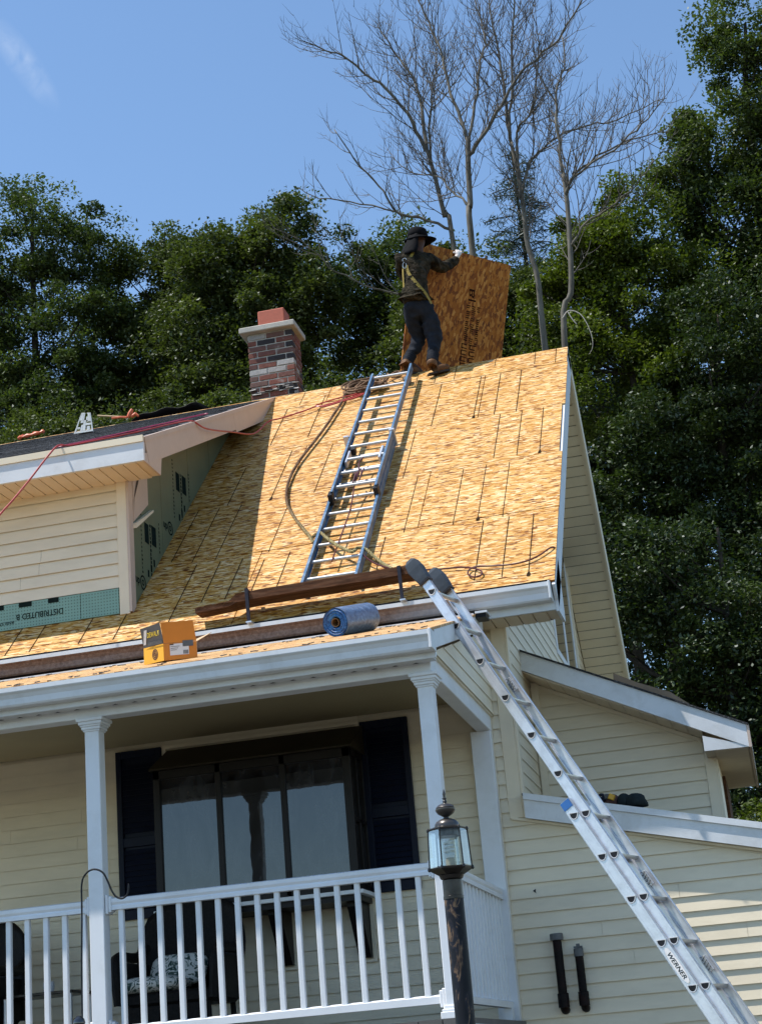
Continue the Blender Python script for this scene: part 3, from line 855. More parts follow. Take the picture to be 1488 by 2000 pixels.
# return block at the eave
fr.hexa([(-1.236, 11.555, 4.60), (-1.214, 11.555, 4.60), (-1.214, 11.90, 4.60), (-1.236, 11.90, 4.60), (-1.236, 11.555, 4.80), (-1.214, 11.555, 4.80), (-1.214, 11.90, 5.10), (-1.236, 11.90, 5.10)])
fr.build('rake_fascia', M['white_metal'], H)
fr = MB()
fr.hexa([RB(-1.236, 0, -0.20), RB(-1.214, 0, -0.20), RB(-1.214, 4.95, -0.20), RB(-1.236, 4.95, -0.20), RB(-1.236, 0, -0.018), RB(-1.214, 0, -0.018), RB(-1.214, 4.95, -0.018), RB(-1.236, 4.95, -0.018)])
fr.build('rake_fascia', M['trim_cream'], H)
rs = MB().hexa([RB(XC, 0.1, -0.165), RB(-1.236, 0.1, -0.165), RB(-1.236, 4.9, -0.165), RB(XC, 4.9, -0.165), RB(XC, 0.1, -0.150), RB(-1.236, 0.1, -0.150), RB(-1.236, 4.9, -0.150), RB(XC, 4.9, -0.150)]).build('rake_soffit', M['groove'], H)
pm = MB().hexa([RB(-1.655, 0, -0.180), RB(-1.262, 0, -0.180), RB(-1.262, 0.102, -0.172), RB(-1.655, 0.102, -0.172), RB(-1.655, 0, -0.166), RB(-1.262, 0, -0.166), RB(-1.262, 0.102, -0.166), RB(-1.655, 0.102, -0.166)]).build('soffit_panel', M['trim_cream'], rs)
for i in range(1, 44):
    dup(pm, rs, RV * (0.112 * i))
pm.location = RV * 0.02
MB().hexa([RB(-1.262, 0.1, -0.185), RB(-1.237, 0.1, -0.185), RB(-1.237, 4.9, -0.185), RB(-1.262, 4.9, -0.185), RB(-1.262, 0.1, -0.166), RB(-1.237, 0.1, -0.166), RB(-1.237, 4.9, -0.166), RB(-1.262, 4.9, -0.166)]).build('soffit_trim', M['trim_cream'], rs)
# front rake soffit
MB().hexa([RP(XC, 0.3, -0.165), RP(-1.237, 0.3, -0.165), RP(-1.237, SLEN, -0.165), RP(XC, SLEN, -0.165), RP(XC, 0.3, -0.150), RP(-1.237, 0.3, -0.150), RP(-1.237, SLEN, -0.150), RP(XC, SLEN, -0.150)]).build('rake_soffit', M['soffit'], H)

# --- gable window
gw = MB()
X0, X1 = XC - 0.02, XC + 0.016
for (a, b, c, d) in ((15.18, 15.26, 5.15, 6.72), (16.78, 16.86, 5.15, 6.72), (15.98, 16.08, 5.2, 6.68), (15.26, 16.78, 5.15, 5.22), (15.26, 16.78, 6.65, 6.72)):
    gw.box(X0, X1, a, b, c, d)
w_ = gw.build('window', M['white'], H, bevel=0.004)
MB().box(XC - 0.03, XC + 0.011, 15.26, 15.98, 5.22, 6.65).build('pane', M['pane'], w_)
MB().box(XC - 0.03, XC + 0.011, 16.08, 16.78, 5.22, 6.65).build('pane', M['pane'], w_)
MB().box(XC - 0.02, XC + 0.03, 16.861, 16.95, 5.10, 6.80).build('window_trim', M['trim_cream'], w_)

# ------------------------------------------------------------------ upper side addition
def a2z(x): return 4.552 - (x + 1.604) * 0.4835
a2 = MB()
a2.prism([(XC + 0.002, 2.9), (-0.32, 2.9), (-0.32, a2z(-0.32) - 0.16), (XC + 0.002, a2z(XC) - 0.16)], lambda a, b, t: (a, 12.93 + 0.12 * t, b))
add_wall = a2.build('wall', M['siding'], H)
def a2l(z0, z1):
    f = lambda z: min(-0.395, -1.604 + (4.552 - 0.155 - z) / 0.4835)
    return [(-1.60, f(z0), -1.60, max(f(z1), -1.595))]
siding(add_wall, (0, 12.93, 0), (1, 0, 0), (0, -1, 0), 2.98, 4.36, 0.1016, a2l)
MB().box(-0.396, -0.318, 12.905, 12.9285, 2.9, 3.68).build('corner_board', M['trim_cream'], H, bevel=0.003)
MB().box(-0.318, -0.300, 12.906, 14.60, 2.9, 3.66).build('corner_board', M['trim_cream'], H)
MB().box(-0.299, -0.275, 13.6, 14.55, 2.9, 3.60).build('bare_sheathing', M['plank'], H)
ar = MB()
def slab(mb, x0, x1, y0, y1, f, h0, h1):
    mb.hexa([(x0, y0, f(x0) + h0), (x1, y0, f(x1) + h0), (x1, y1, f(x1) + h0), (x0, y1, f(x0) + h0), (x0, y0, f(x0) + h1), (x1, y0, f(x1) + h1), (x1, y1, f(x1) + h1), (x0, y1, f(x0) + h1)])
slab(ar, XC + 0.002, -0.06, 12.57, 14.66, a2z, -0.14, 0.0)
ar.build('roof', M['plank_edge'], H)
ar = MB(); slab(ar, XC + 0.002, -0.03, 12.53, 14.70, a2z, 0.002, 0.016)
ar.build('shingle_layer', M['shingle'], H)
# rake fascia of the upper addition
ar = MB()
ar.hexa([(XC + .004, 12.545, a2z(XC) - 0.15), (-0.048, 12.545, a2z(-0.048) - 0.165), (-0.048, 12.569, a2z(-0.048) - 0.165), (XC + .004, 12.569, a2z(XC) - 0.15), (XC + .004, 12.545, a2z(XC)), (-0.048, 12.545, a2z(-0.048)), (-0.048, 12.569, a2z(-0.048)), (XC + .004, 12.569, a2z(XC))])
ar.build('rake_fascia', M['white_metal'], H)
ar = MB()
ar.prism([(-0.375, 3.757), (-0.375, 3.642), (-0.052, 3.636), (-0.075, 3.655)], lambda a, b, t: (a, 12.549 + 0.02 * t, b))
ar.build('eave_return', M['white_metal'], H)
MB().hexa([(-0.047, 12.54, 3.632), (-0.028, 12.54, 3.632), (-0.028, 14.68, 3.632), (-0.047, 14.68, 3.632), (-0.047, 12.54, 3.80), (-0.028, 12.54, 3.80), (-0.028, 14.68, 3.80), (-0.047, 14.68, 3.80)]).build('fascia', M['fascia_tan'], H)
es = MB().box(-0.37, -0.049, 12.571, 14.66, 3.644, 3.650).build('soffit', M['soffit'], H)
soffit_run(es, -0.30, -0.06, 12.575, 14.62, 3.643, 0.05, ax='y')
# sloped rake soffit with vent notches
rsf = MB(); slab(rsf, XC + 0.004, -0.38, 12.57, 12.929, lambda x: a2z(x) - 0.152, -0.008, 0.0)
rs2 = rsf.build('rake_soffit', M['soffit'], H)
pp = MB()
for i in range(11):
    x = -1.60 + i * 0.112
    pp = MB(); slab(pp, x, x + 0.106, 12.574, 12.925, lambda x: a2z(x) - 0.161, -0.005, 0.0)
    pp.build('soffit_panel', M['soffit'], rs2)
nn = MB()
for i in range(11):
    x = -1.58 + i * 0.112; z = a2z(x) - 0.168
    nn.add([(x - 0.012, 12.90, z + 0.006), (x + 0.012, 12.90, z - 0.006), (x, 12.875, z)], [(0, 1, 2)])
nn.build('vent_notch', M['black'], rs2, kind='stuff')
ft = MB(); ft.hexa([(-1.60, 12.908, a2z(-1.60) - 0.20), (-0.40, 12.908, a2z(-0.40) - 0.20), (-0.40, 12.925, a2z(-0.40) - 0.20), (-1.60, 12.925, a2z(-1.60) - 0.20), (-1.60, 12.908, a2z(-1.60) - 0.168), (-0.40, 12.908, a2z(-0.40) - 0.168), (-0.40, 12.925, a2z(-0.40) - 0.168), (-1.60, 12.925, a2z(-1.60) - 0.168)])
ft.build('wall_trim', M['trim_cream'], H)

# ------------------------------------------------------------------ lower side addition roof
def a1z(x): return 3.375 - (x + 1.664) * 0.2438
lr = MB(); slab(lr, -1.652, 3.6, 11.80, 12.93, a1z, -0.10, -0.018)
lr.build('roof', M['plank_edge'], H)
lr = MB(); slab(lr, -1.66, 3.6, 11.775, 12.93, a1z, -0.016, 0.0)
lr.build('shingle_layer', M['shingle'], H)
def fas(x0, x1, y0, y1, f, top, bot, name, mat):
    mb = MB(); mb.hexa([(x0, y0, f(x0) - bot), (x1, y0, f(x1) - bot), (x1, y1, f(x1) - bot), (x0, y1, f(x0) - bot), (x0, y0, f(x0) - top), (x1, y0, f(x1) - top), (x1, y1, f(x1) - top), (x0, y1, f(x0) - top)])
    return mb.build(name, mat, H)
fas(-1.653, 3.6, 11.785, 11.80, a1z, 0.042, 0.172, 'rake_fascia', M['white_metal'])
fas(-1.653, 3.6, 11.770, 11.79, a1z, -0.004, 0.041, 'rake_trim', M['white_metal'])
fas(-1.76, 3.6, 11.845, 11.86, a1z, 0.173, 0.190, 'wall_trim', M['trim_cream'])
MB().box(-1.653, 3.6, 11.80, 11.86, 0, 0.001)
fas(-1.653, 3.6, 11.80, 11.879, a1z, 0.105, 0.165, 'rake_block', M['white_metal'])

# ------------------------------------------------------------------ dormer
YD = 11.855; XD = -4.565
DA = Vector((-4.265, 11.453, 6.442)); DSL = 0.475
def dz(y): return DA.z + (y - DA.y) * DSL
YDR = 15.46
dm = MB()
dm.box(XL, XD - 0.002, YD, YD + 0.1, frontz(YD) - 0.05, 6.39)
dm.prism([(YD + 0.1, frontz(YD + 0.1)), (YD + 0.1, dz(YD + 0.1) - 0.16), (15.0, dz(15.0) - 0.16), (15.3, frontz(15.3))], lambda a, b, t: (XD - 0.08 + 0.07 * t, a, b))
dw = dm.build('dormer_wall', M['foam'], H)
siding(dw, (0, YD, 0), (1, 0, 0), (0, -1, 0), 5.36, 6.385, 0.1016, lambda a, b: [(-7.9, -4.655, -7.9, -4.655)])
MB().box(-4.655, -4.572, YD - 0.024, YD, 5.135, 6.385).build('corner_board', M['trim_cream'], dw, bevel=0.003)
MB().box(-4.5715, -4.552, YD - 0.025, YD + 0.07, 5.15, 6.385).build('corner_board', M['fascia_tan'], dw)
MB().box(-4.984, -4.665, YD - 0.012, YD - 0.001, 5.15, 5.356).build('insulation_board', M['foam_dots'], dw)
MB().box(-7.9, -4.989, YD - 0.012, YD - 0.001, 5.148, 5.356).build('insulation_board', M['foam_dots'], dw)
text_part('print_lettering', 'DISTRIBUTED B', M['ink'], dw, (-5.13, YD - 0.0145, 5.262), (-1, 0, 0), (0, 0, -1), 0.066, 0.40)
# note: rotated half a turn, so it reads upside down
text_part('print_lettering', 'ANSI 578 .43', M['ink'], dw, (-5.55, YD - 0.0145, 5.215), (-1, 0, 0), (0, 0, -1), 0.035, 0.2)
for (x0, x1) in ((-5.26, -5.17), (-5.51, -5.40), (-5.75, -5.64)):
    MB().box(x0, x1, YD - 0.0145, YD - 0.013, 5.318, 5.356).build('print_block', M['ink'], dw)
# green foam cheek in sheets
ck = [(YD + 0.10, 12.62), (12.625, 13.35), (13.355, 13.97), (13.975, 14.55), (14.555, 15.1)]
for a, b in ck:
    m_ = MB(); zb = lambda y: frontz(y) + 0.002; zt = lambda y: dz(y) - 0.163
    if zt(b) < zb(b): b2 = b
    m_.prism([(a, zb(a)), (b, zb(b)), (b, max(zt(b), zb(b) + 0.001)), (a, zt(a))], lambda p, q, t: (XD - 0.009 + 0.010 * t, p, q))
    m_.build('foam_sheet', M['foam'], dw)
XP = XD + 0.0025
pr = MB()
def pq(y0, y1, z0, z1): pr.box(XP, XP + 0.001, y0, y1, z0, z1)
rg = random.Random(8)
for base_y, base_z in ((12.20, 5.83), (13.02, 6.55)):
    pq(base_y, base_y + 0.09, base_z, base_z + 0.17)
    pq(base_y + 0.16, base_y + 0.26, base_z + 0.02, base_z + 0.19)
    for k in range(16):
        z = base_z + 0.24 - k * 0.035
        if z > frontz(base_y - 0.08) + 0.02: pq(base_y - 0.085, base_y - 0.075 + rg.random() * 0.012, z, z + 0.016)
        if z - 0.05 > frontz(base_y + 0.12) + 0.02: pq(base_y + 0.115, base_y + 0.13 + rg.random() * 0.015, z - 0.08, z - 0.055)
        if z > frontz(base_y + 0.33) + 0.04: pq(base_y + 0.33, base_y + 0.337 + rg.random() * 0.01, z, z + 0.02)
    for k in range(6):
        y = base_y + 0.04 + k * 0.035; z = frontz(y) + 0.05
        if k % 2 == 0: pq(y, y + 0.03, z, z + 0.06)
pr.build('printed_marks', M['ink'], dw, kind='stuff')
for (cy, cz) in ((11.99 + 0.13, 5.46), (12.82, 6.13)):
    for r0, r1 in ((0.062, 0.048), (0.026, 0.015)):
        m_ = MB(); n = 20
        vs = [(XP + 0.001, cy + r0 * math.cos(2 * math.pi * k / n), cz + r0 * math.sin(2 * math.pi * k / n)) for k in range(n)] + [(XP + 0.001, cy + r1 * math.cos(2 * math.pi * k / n), cz + r1 * math.sin(2 * math.pi * k / n)) for k in range(n)]
        m_.add(vs, [(k, (k + 1) % n, n + (k + 1) % n, n + k) for k in range(n)])
        m_.build('round_logo', M['ink'], dw)
    text_part('print_lettering', 'up', M['ink'], dw, (XP + 0.001, cy - 0.17, cz - 0.03), (0, 1, 0), (0, 0, 1), 0.10, 0.09)
# tan metal closure, bracket and loose flashing on the cheek
m_ = MB(); m_.prism([(YD + 0.075, 5.92), (YD + 0.075, 6.36), (12.05, 6.40), (12.27, 6.42), (12.27, 6.17)], lambda a, b, t: (XD + 0.004 + 0.012 * t, a, b))
m_.build('closure_panel', M['fascia_tan'], dw)
m_ = MB(); m_.prism([(YD + 0.07, 5.86), (YD + 0.07, 5.90), (12.33, 6.14), (12.33, 6.12)], lambda a, b, t: (XD + 0.004 + 0.035 * t, a, b))
m_.build('flashing_strip', M['trim_cream'], dw)
m_ = MB(); m_.add([(XD + 0.02, YD + 0.08, 6.00), (XD + 0.02, YD + 0.10, 6.13), (XD + 0.02, YD + 0.19, 6.28), (XD + 0.02, YD + 0.25, 6.40), (XD + 0.02, YD + 0.20, 6.38), (XD + 0.02, YD + 0.13, 6.22), (XD + 0.02, YD + 0.09, 6.12)], [(0, 1, 2, 3, 4, 5, 6)])
m_.build('torn_gap', M['black'], dw)
# dormer roof
dr = MB()
dr.hexa([(XL, 11.47, dz(11.47) - 0.13), (-4.285, 11.47, dz(11.47) - 0.13), (-4.285, YDR, dz(YDR) - 0.13), (XL, YDR, dz(YDR) - 0.13), (XL, 11.47, dz(11.47) - 0.022), (-4.285, 11.47, dz(11.47) - 0.022), (-4.285, YDR, dz(YDR) - 0.022), (XL, YDR, dz(YDR) - 0.022)])
droof = dr.build('dormer_roof', M['plank_edge'], H)
DV = Vector((0, 1, DSL)).normalized(); DN = Vector((0, -DV.z, DV.y))
def DP(x, s, h=0.0): return Vector((x, DA.y, DA.z)) + DV * s + DN * h
L_D = (YDR - DA.y) / DV.y
# courses of shingle tabs, each tab a piece
tab = MB().hexa([(0, 0, 0), (0.326, 0, 0), (0.326, DV.y * 0.16, DV.z * 0.16 - 0.004), (0, DV.y * 0.16, DV.z * 0.16 - 0.004), (0, -DV.z * 0.006, DV.y * 0.006), (0.326, -DV.z * 0.006, DV.y * 0.006), (0.326, DV.y * 0.16 - DV.z * 0.006, DV.z * 0.16 + 0.001), (0, DV.y * 0.16 - DV.z * 0.006, DV.z * 0.16 + 0.001)])
t0 = tab.build('shingle', M['shingle'], droof)
t0.location = DP(-4.60, -0.02, -0.018)
nrow = 0
s = -0.02
rgs = random.Random(3)
while s < L_D - 0.02 and nrow < 30:
    off = rgs.uniform(0, 0.33)
    for k in range(13):
        x = -4.262 - 0.33 * k - off
        w_t = 0.326
        if k == 0:
            w_t = max(off - 0.004, 0.02); x = -4.262 - off
            if off < 0.03: x = -4.262 - 0.03
        if x < XL: break
        if nrow == 0 and k == 0:
            t0.location = DP(x, s, -0.018); t0.scale.x = w_t / 0.326; continue
        c = t0.copy(); COL.objects.link(c); c.parent = droof
        c.scale.x = w_t / 0.326
        c.location = DP(x, s, -0.018 + rgs.uniform(0, 0.003))
    s += 0.142; nrow += 1
MB().hexa([DP(XL, 0, -0.024), DP(-4.262, 0, -0.024), DP(-4.262, L_D, -0.024), DP(XL, L_D, -0.024), DP(XL, 0, -0.019), DP(-4.262, 0, -0.019), DP(-4.262, L_D, -0.019), DP(XL, L_D, -0.019)]).build('underlayment', M['shingle'], droof)
# rear slope of the dormer roof
MB().hexa([(XL, YDR, dz(YDR) - 0.15), (-4.28, YDR, dz(YDR) - 0.15), (-4.28, 18.4, 5.0), (XL, 18.4, 5.0), (XL, YDR, dz(YDR) - 0.024), (-4.28, YDR, dz(YDR) - 0.024), (-4.28, 18.4, 5.1), (XL, 18.4, 5.1)]).build('rear_roof', M['shingle'], droof)
# eave fascia: cream drip edge above white fascia
MB().box(XL, -4.262, 11.428, 11.455, 6.385, 6.438).build('drip_edge', M['trim_cream'], droof)
MB().box(XL, -4.262, 11.440, 11.468, 6.230, 6.384).build('eave_fascia', M['white_metal'], droof)
# rake fascia, tan, two lengths
for sa, sb in ((0.012, 2.63), (2.633, L_D - 0.15)):
    m_ = MB(); m_.hexa([DP(-4.283, sa, -0.225), DP(-4.262, sa, -0.225), DP(-4.262, sb, -0.20), DP(-4.283, sb, -0.20), DP(-4.283, sa, -0.05), DP(-4.262, sa, -0.05), DP(-4.262, sb, -0.05), DP(-4.283, sb, -0.05)])
    m_.build('rake_fascia', M['fascia_tan'], droof)
MB().hexa([DP(-4.285, 0, -0.049), DP(-4.254, 0, -0.049), DP(-4.254, L_D - 0.1, -0.049), DP(-4.285, L_D - 0.1, -0.049), DP(-4.285, 0, -0.012), DP(-4.254, 0, -0.012), DP(-4.254, L_D - 0.1, -0.012), DP(-4.285, L_D - 0.1, -0.012)]).build('rake_trim', M['fascia_tan'], droof)
# end block under the rake at the eave corner
m_ = MB(); m_.prism([(11.47, 6.23), (11.47, 6.30), (11.86, 6.42), (11.82, 6.23), (11.62, 6.232)], lambda a, b, t: (-4.283 + 0.018 * t, a, b))
m_.build('eave_return', M['fascia_tan'], droof)
ds = MB().box(XL, -4.284, 11.469, YD, 6.246, 6.252)
dsf = ds.build('dormer_soffit', M['soffit'], H)
soffit_run(dsf, -7.9, -4.30, 11.47, YD - 0.002, 6.2455, 0.1016)
nn = MB()
for i in range(34):
    x = -7.9 + 0.1016 * (i + 1)
    nn.add([(x - 0.014, YD - 0.006, 6.2355), (x + 0.014, YD - 0.006, 6.2355), (x, YD - 0.03, 6.2355)], [(0, 1, 2)])
nn.build('vent_notch', M['black'], dsf, kind='stuff')
# sloped soffit under dormer rake
MB().hexa([(XD, 11.9, dz(11.9) - 0.175), (-4.284, 11.9, dz(11.9) - 0.175), (-4.284, 14.9, dz(14.9) - 0.175), (XD, 14.9, dz(14.9) - 0.175), (XD, 11.9, dz(11.9) - 0.165), (-4.284, 11.9, dz(11.9) - 0.165), (-4.284, 14.9, dz(14.9) - 0.165), (XD, 14.9, dz(14.9) - 0.165)]).build('rake_soffit', M['foam'], droof)

# ------------------------------------------------------------------ chimney
CX0, CX1, CY0, CY1 = -4.54, -4.05, 15.42, 15.74
ch = MB().box(CX0 + 0.008, CX1 - 0.008, CY0 + 0.008, CY1 - 0.008, 8.0, 9.06).build('chimney', M['mortar'], H)
bl, bh, bw, mj = 0.193, 0.054, 0.09, 0.013
bmesh_full = None
def brick_mesh(l, w, name='brick'):
    m_ = MB(); m_.box(0, l, 0, w, 0, bh)
    me = bpy.data.meshes.new(name); me.from_pydata(m_.v, [], m_.f)
    bm = bmesh.new(); bm.from_mesh(me); bmesh.ops.bevel(bm, geom=bm.edges[:], offset=0.004, segments=1, affect='EDGES'); bmesh.ops.recalc_face_normals(bm, faces=bm.faces); bm.to_mesh(me); bm.free()
    me.materials.append(M['brick']); return me
bm_cache = {}
def bm_get(l, w):
    k = (round(l, 3), round(w, 3))
    if k not in bm_cache: bm_cache[k] = brick_mesh(*k)
    return bm_cache[k]
rgb_ = random.Random(12)
z = 9.06 - (bh + mj); row = 0
while z > 8.22:
    # front face (y-) and right face (x+)
    offs = 0.0 if row % 2 == 0 else -0.103
    x = CX0 + offs
    while x < CX1 - 0.01:
        a = max(x, CX0); b = min(x + bl, CX1)
        if b - a > 0.03:
            jit = rgb_.uniform(-0.002, 0.003)
            link_piece('brick', bm_get(b - a, bw), ch, (a, CY0 - jit, z))
        x += bl + mj
    y = CY0 + bw + mj + (0.0 if row % 2 else -0.0)
    o2 = 0.0 if row % 2 else -0.10
    y = CY0 + bw + mj + o2
    while y < CY1 - 0.01:
        a = max(y, CY0 + bw + mj); b = min(y + bl, CY1)
        if b - a > 0.03:
            link_piece('brick', bm_get(bw, b - a), ch, (CX1 - bw + rgb_.uniform(-0.002, 0.003), a, z))
        y += bl + mj
    z -= bh + mj; row += 1
capm = MB(); capm.box(-4.61, -4.005, 15.35, 15.80, 9.062, 9.125)
capm.build('chimney_cap', M['cap'], ch, bevel=0.008)
fl = MB()
ox0, ox1, oy0, oy1, z0, z1, t = -4.43, -4.14, 15.48, 15.70, 9.125, 9.345, 0.022
fl.box(ox0, ox1, oy0, oy0 + t, z0, z1); fl.box(ox0, ox1, oy1 - t, oy1, z0, z1); fl.box(ox0, ox0 + t, oy0 + t, oy1 - t, z0, z1); fl.box(ox1 - t, ox1, oy0 + t, oy1 - t, z0, z1)
fl.build('flue', M['flue'], ch, bevel=0.009)
fm = MB()
rgf = random.Random(5)
for k in range(14):
    x = CX0 - 0.01 + k * 0.036; w = rgf.uniform(0.03, 0.10); zz = rgf.choice((8.36, 8.385, 8.41, 8.43)); th = rgf.uniform(0.006, 0.014); ou = rgf.uniform(0.012, 0.03); tl = rgf.uniform(-0.008, 0.01)
    fm.hexa([(x, CY0 - ou, zz), (x + w, CY0 - ou, zz + tl), (x + w, CY0 - 0.001, zz + tl), (x, CY0 - 0.001, zz), (x, CY0 - ou * 0.8, zz + th), (x + w, CY0 - ou * 0.7, zz + th + tl), (x + w, CY0 - 0.001, zz + th + tl), (x, CY0 - 0.001, zz + th)])
fm.box(CX1 - 0.01, CX1 + 0.03, CY0 - 0.03, CY1, 8.15, 8.33)
fm.build('flashing', M['lead'], ch)

# ------------------------------------------------------------------ porch
PS = (4.62 - 4.065) / (11.4 - 9.5)
def pz(y): return 4.065 + (y - 9.5) * PS
prf = MB()
prf.hexa([(XL, 9.60, pz(9.60) - 0.14), (-1.81, 9.60, pz(9.60) - 0.14), (-1.81, 11.60, pz(11.60) - 0.14), (XL, 11.60, pz(11.60) - 0.14), (XL, 9.60, pz(9.60) - 0.016), (-1.81, 9.60, pz(9.60) - 0.016), (-1.81, 11.60, pz(11.60) - 0.016), (XL, 11.60, pz(11.60) - 0.016)])
proof = prf.build('porch_roof', M['plank_edge'], H)
x = -1.772
for k in range(3):
    a, b = x, max(x - 2.44, XL)
    for (ya, yb) in ((9.52, 10.70), (10.705, 11.56)):
        MB().hexa([(b + .003, ya, pz(ya) - 0.0155), (a - .003, ya, pz(ya) - 0.0155), (a - .003, yb, pz(yb) - 0.0155), (b + .003, yb, pz(yb) - 0.0155), (b + .003, ya, pz(ya)), (a - .003, ya, pz(ya)), (a - .003, yb, pz(yb)), (b + .003, yb, pz(yb))]).build('osb_sheet', M['osb_porch'], proof)
    x -= 2.44
# dark gap under main fascia / felt strip
MB().hexa([(XL, 11.30, pz(11.30) + 0.002), (-1.78, 11.30, pz(11.30) + 0.002), (-1.78, 11.56, pz(11.56) + 0.002), (XL, 11.56, pz(11.56) + 0.002), (XL, 11.30, pz(11.30) + 0.006), (-1.78, 11.30, pz(11.30) + 0.006), (-1.78, 11.56, pz(11.56) + 0.006), (XL, 11.56, pz(11.56) + 0.006)]).build('felt_strip', M['tarp'], proof)
MB().hexa([(XL, 11.20, pz(11.20) + 0.003), (-1.78, 11.20, pz(11.20) + 0.003), (-1.78, 11.225, pz(11.22) + 0.003), (XL, 11.225, pz(11.22) + 0.003), (XL, 11.20, pz(11.20) + 0.014), (-1.78, 11.20, pz(11.20) + 0.014), (-1.78, 11.225, pz(11.22) + 0.014), (XL, 11.225, pz(11.22) + 0.014)]).build('flashing_strip', M['white_metal'], proof)
db_ = MB(); rgd = random.Random(14)
for k in range(150):
    x = rgd.uniform(-6.2, -1.85); y = rgd.choice((rgd.uniform(9.53, 9.8), rgd.uniform(10.9, 11.25))); l = rgd.uniform(0.01, 0.05); a = rgd.uniform(-0.5, 0.5); z = pz(y) + 0.001
    w = rgd.uniform(0.004, 0.012); c_, s_ = math.cos(a), math.sin(a)
    db_.hexa([(x, y, z), (x + l * c_, y + l * s_, z), (x + l * c_ - w * s_, y + l * s_ + w * c_, z + 0.002), (x - w * s_, y + w * c_, z + 0.002), (x, y, z + 0.006), (x + l * c_, y + l * s_, z + 0.004), (x + l * c_ - w * s_, y + l * s_ + w * c_, z + 0.007), (x - w * s_, y + w * c_, z + 0.009)])
db_.build('roofing_debris', M['shingle'], proof, kind='stuff')
gutter(H, XL, -1.782, 9.595, 4.055, 0.115, 0.12, [M['white_metal'], M['white_metal']])
MB().box(-1.789, -1.770, 9.468, 9.60, 3.938, 4.058).build('gutter_end', M['white_metal'], H, bevel=0.003)
MB().box(XL, -1.778, 9.597, 9.615, 3.905, 4.065).build('fascia', M['white_metal'], H)
# rake fascia of the porch roof
m_ = MB(); m_.hexa([(-1.797, 9.616, pz(9.616) - 0.13), (-1.777, 9.616, pz(9.616) - 0.13), (-1.777, 11.56, pz(11.56) - 0.13), (-1.797, 11.56, pz(11.56) - 0.13), (-1.797, 9.616, pz(9.616) - 0.017), (-1.777, 9.616, pz(9.616) - 0.017), (-1.777, 11.56, pz(11.56) - 0.017), (-1.797, 11.56, pz(11.56) - 0.017)])
m_.build('rake_fascia', M['white_metal'], H)
MB().box(-1.776, -1.69, 11.25, 11.40, 4.585, 4.60).build('loose_flashing', M['white_metal'], H)
MB().box(-1.776, -1.70, 11.26, 11.40, 4.555, 4.584).build('loose_flashing', M['brown_frame'], H)
# porch gable end siding
pe = MB(); pe.prism([(9.78, 3.965), (11.878, 3.965), (11.878, pz(11.878) - 0.158), (9.78, pz(9.78) - 0.158)], lambda a, b, t: (-1.87 + 0.05 * t, a, b))
pew = pe.build('porch_end_wall', M['siding'], H)
siding(pew, (-1.819, 0, 0), (0, 1, 0), (1, 0, 0), 3.975, 4.56, 0.1016, lambda a, b: [(max(9.70, 9.5 + (a + 0.158 - 4.065) / PS), 11.868, max(9.70, 9.5 + (b + 0.158 - 4.065) / PS), 11.868)], proud=0.008)
MB().box(-1.825, -1.79, 9.617, 9.70, 3.935, pz(9.62) - 0.132).build('corner_board', M['white'], H)
# soffit and beams
psf = MB().box(XL, -1.80, 9.616, 9.735, 3.915, 3.922).build('porch_soffit', M['white_metal'], H)
nn = MB()
for i in range(40):
    x = -7.0 + 0.13 * i
    nn.add([(x - 0.022, 9.731, 3.9135), (x + 0.022, 9.731, 3.9135), (x + 0.008, 9.705, 3.9135)], [(0, 1, 2)])
nn.build('vent_notch', M['black'], psf, kind='stuff')
MB().box(XL, -1.838, 9.735, 9.86, 3.855, 3.965).build('porch_beam', M['white'], H, bevel=0.004)
MB().box(-1.940, -1.8385, 9.862, 11.876, 3.855, 3.972).build('porch_beam', M['white'], H, bevel=0.004)
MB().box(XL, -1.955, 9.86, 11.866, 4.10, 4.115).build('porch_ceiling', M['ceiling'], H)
MB().box(-1.985, -1.84, 11.78, 11.866, 1.84, 3.854).build('pilaster', M['white'], H, bevel=0.003)
# deck
dk = MB().box(XL, -1.80, 9.70, 11.86, 1.55, 1.80).build('porch_deck', M['white'], H)
b0 = MB().box(0, 0.135, 9.66, 11.86, 1.801, 1.835).build('deck_board', M['deckm'], dk)
b0.location.x = -6.6
for k in range(1, 34):
    dup(b0, dk, (0.141 * k, 0, 0))
MB().box(XL, -1.80, 9.665, 9.699, 1.50, 1.80).build('deck_skirt', M['white'], H)
# columns
def column(x, w=0.095):
    y = 9.80; h = w / 2
    m_ = MB(); m_.box(x - h, x + h, y - h, y + h, 1.836, 3.85)
    c = m_.build('porch_column', M['white'], H, bevel=0.004)
    m_ = MB()
    for i, (e, za, zb) in enumerate(((0.008, 3.770, 3.782), (0.016, 3.782, 3.800), (0.023, 3.800, 3.812), (0.031, 3.812, 3.832), (0.041, 3.832, 3.854))):
        m_.box(x - h - e, x + h + e, y - h - e, y + h + e, za, zb)
    m_.build('capital', M['white'], c, bevel=0.003)
    m_ = MB()
    for e, za, zb in ((0.030, 1.836, 1.875), (0.022, 1.875, 1.890), (0.010, 1.890, 1.91)):
        m_.box(x - h - e, x + h + e, y - h - e, y + h + e, za, zb)
    m_.build('column_base', M['white'], c, bevel=0.003)
    return c
column(-1.892); column(-4.055); column(-6.30)
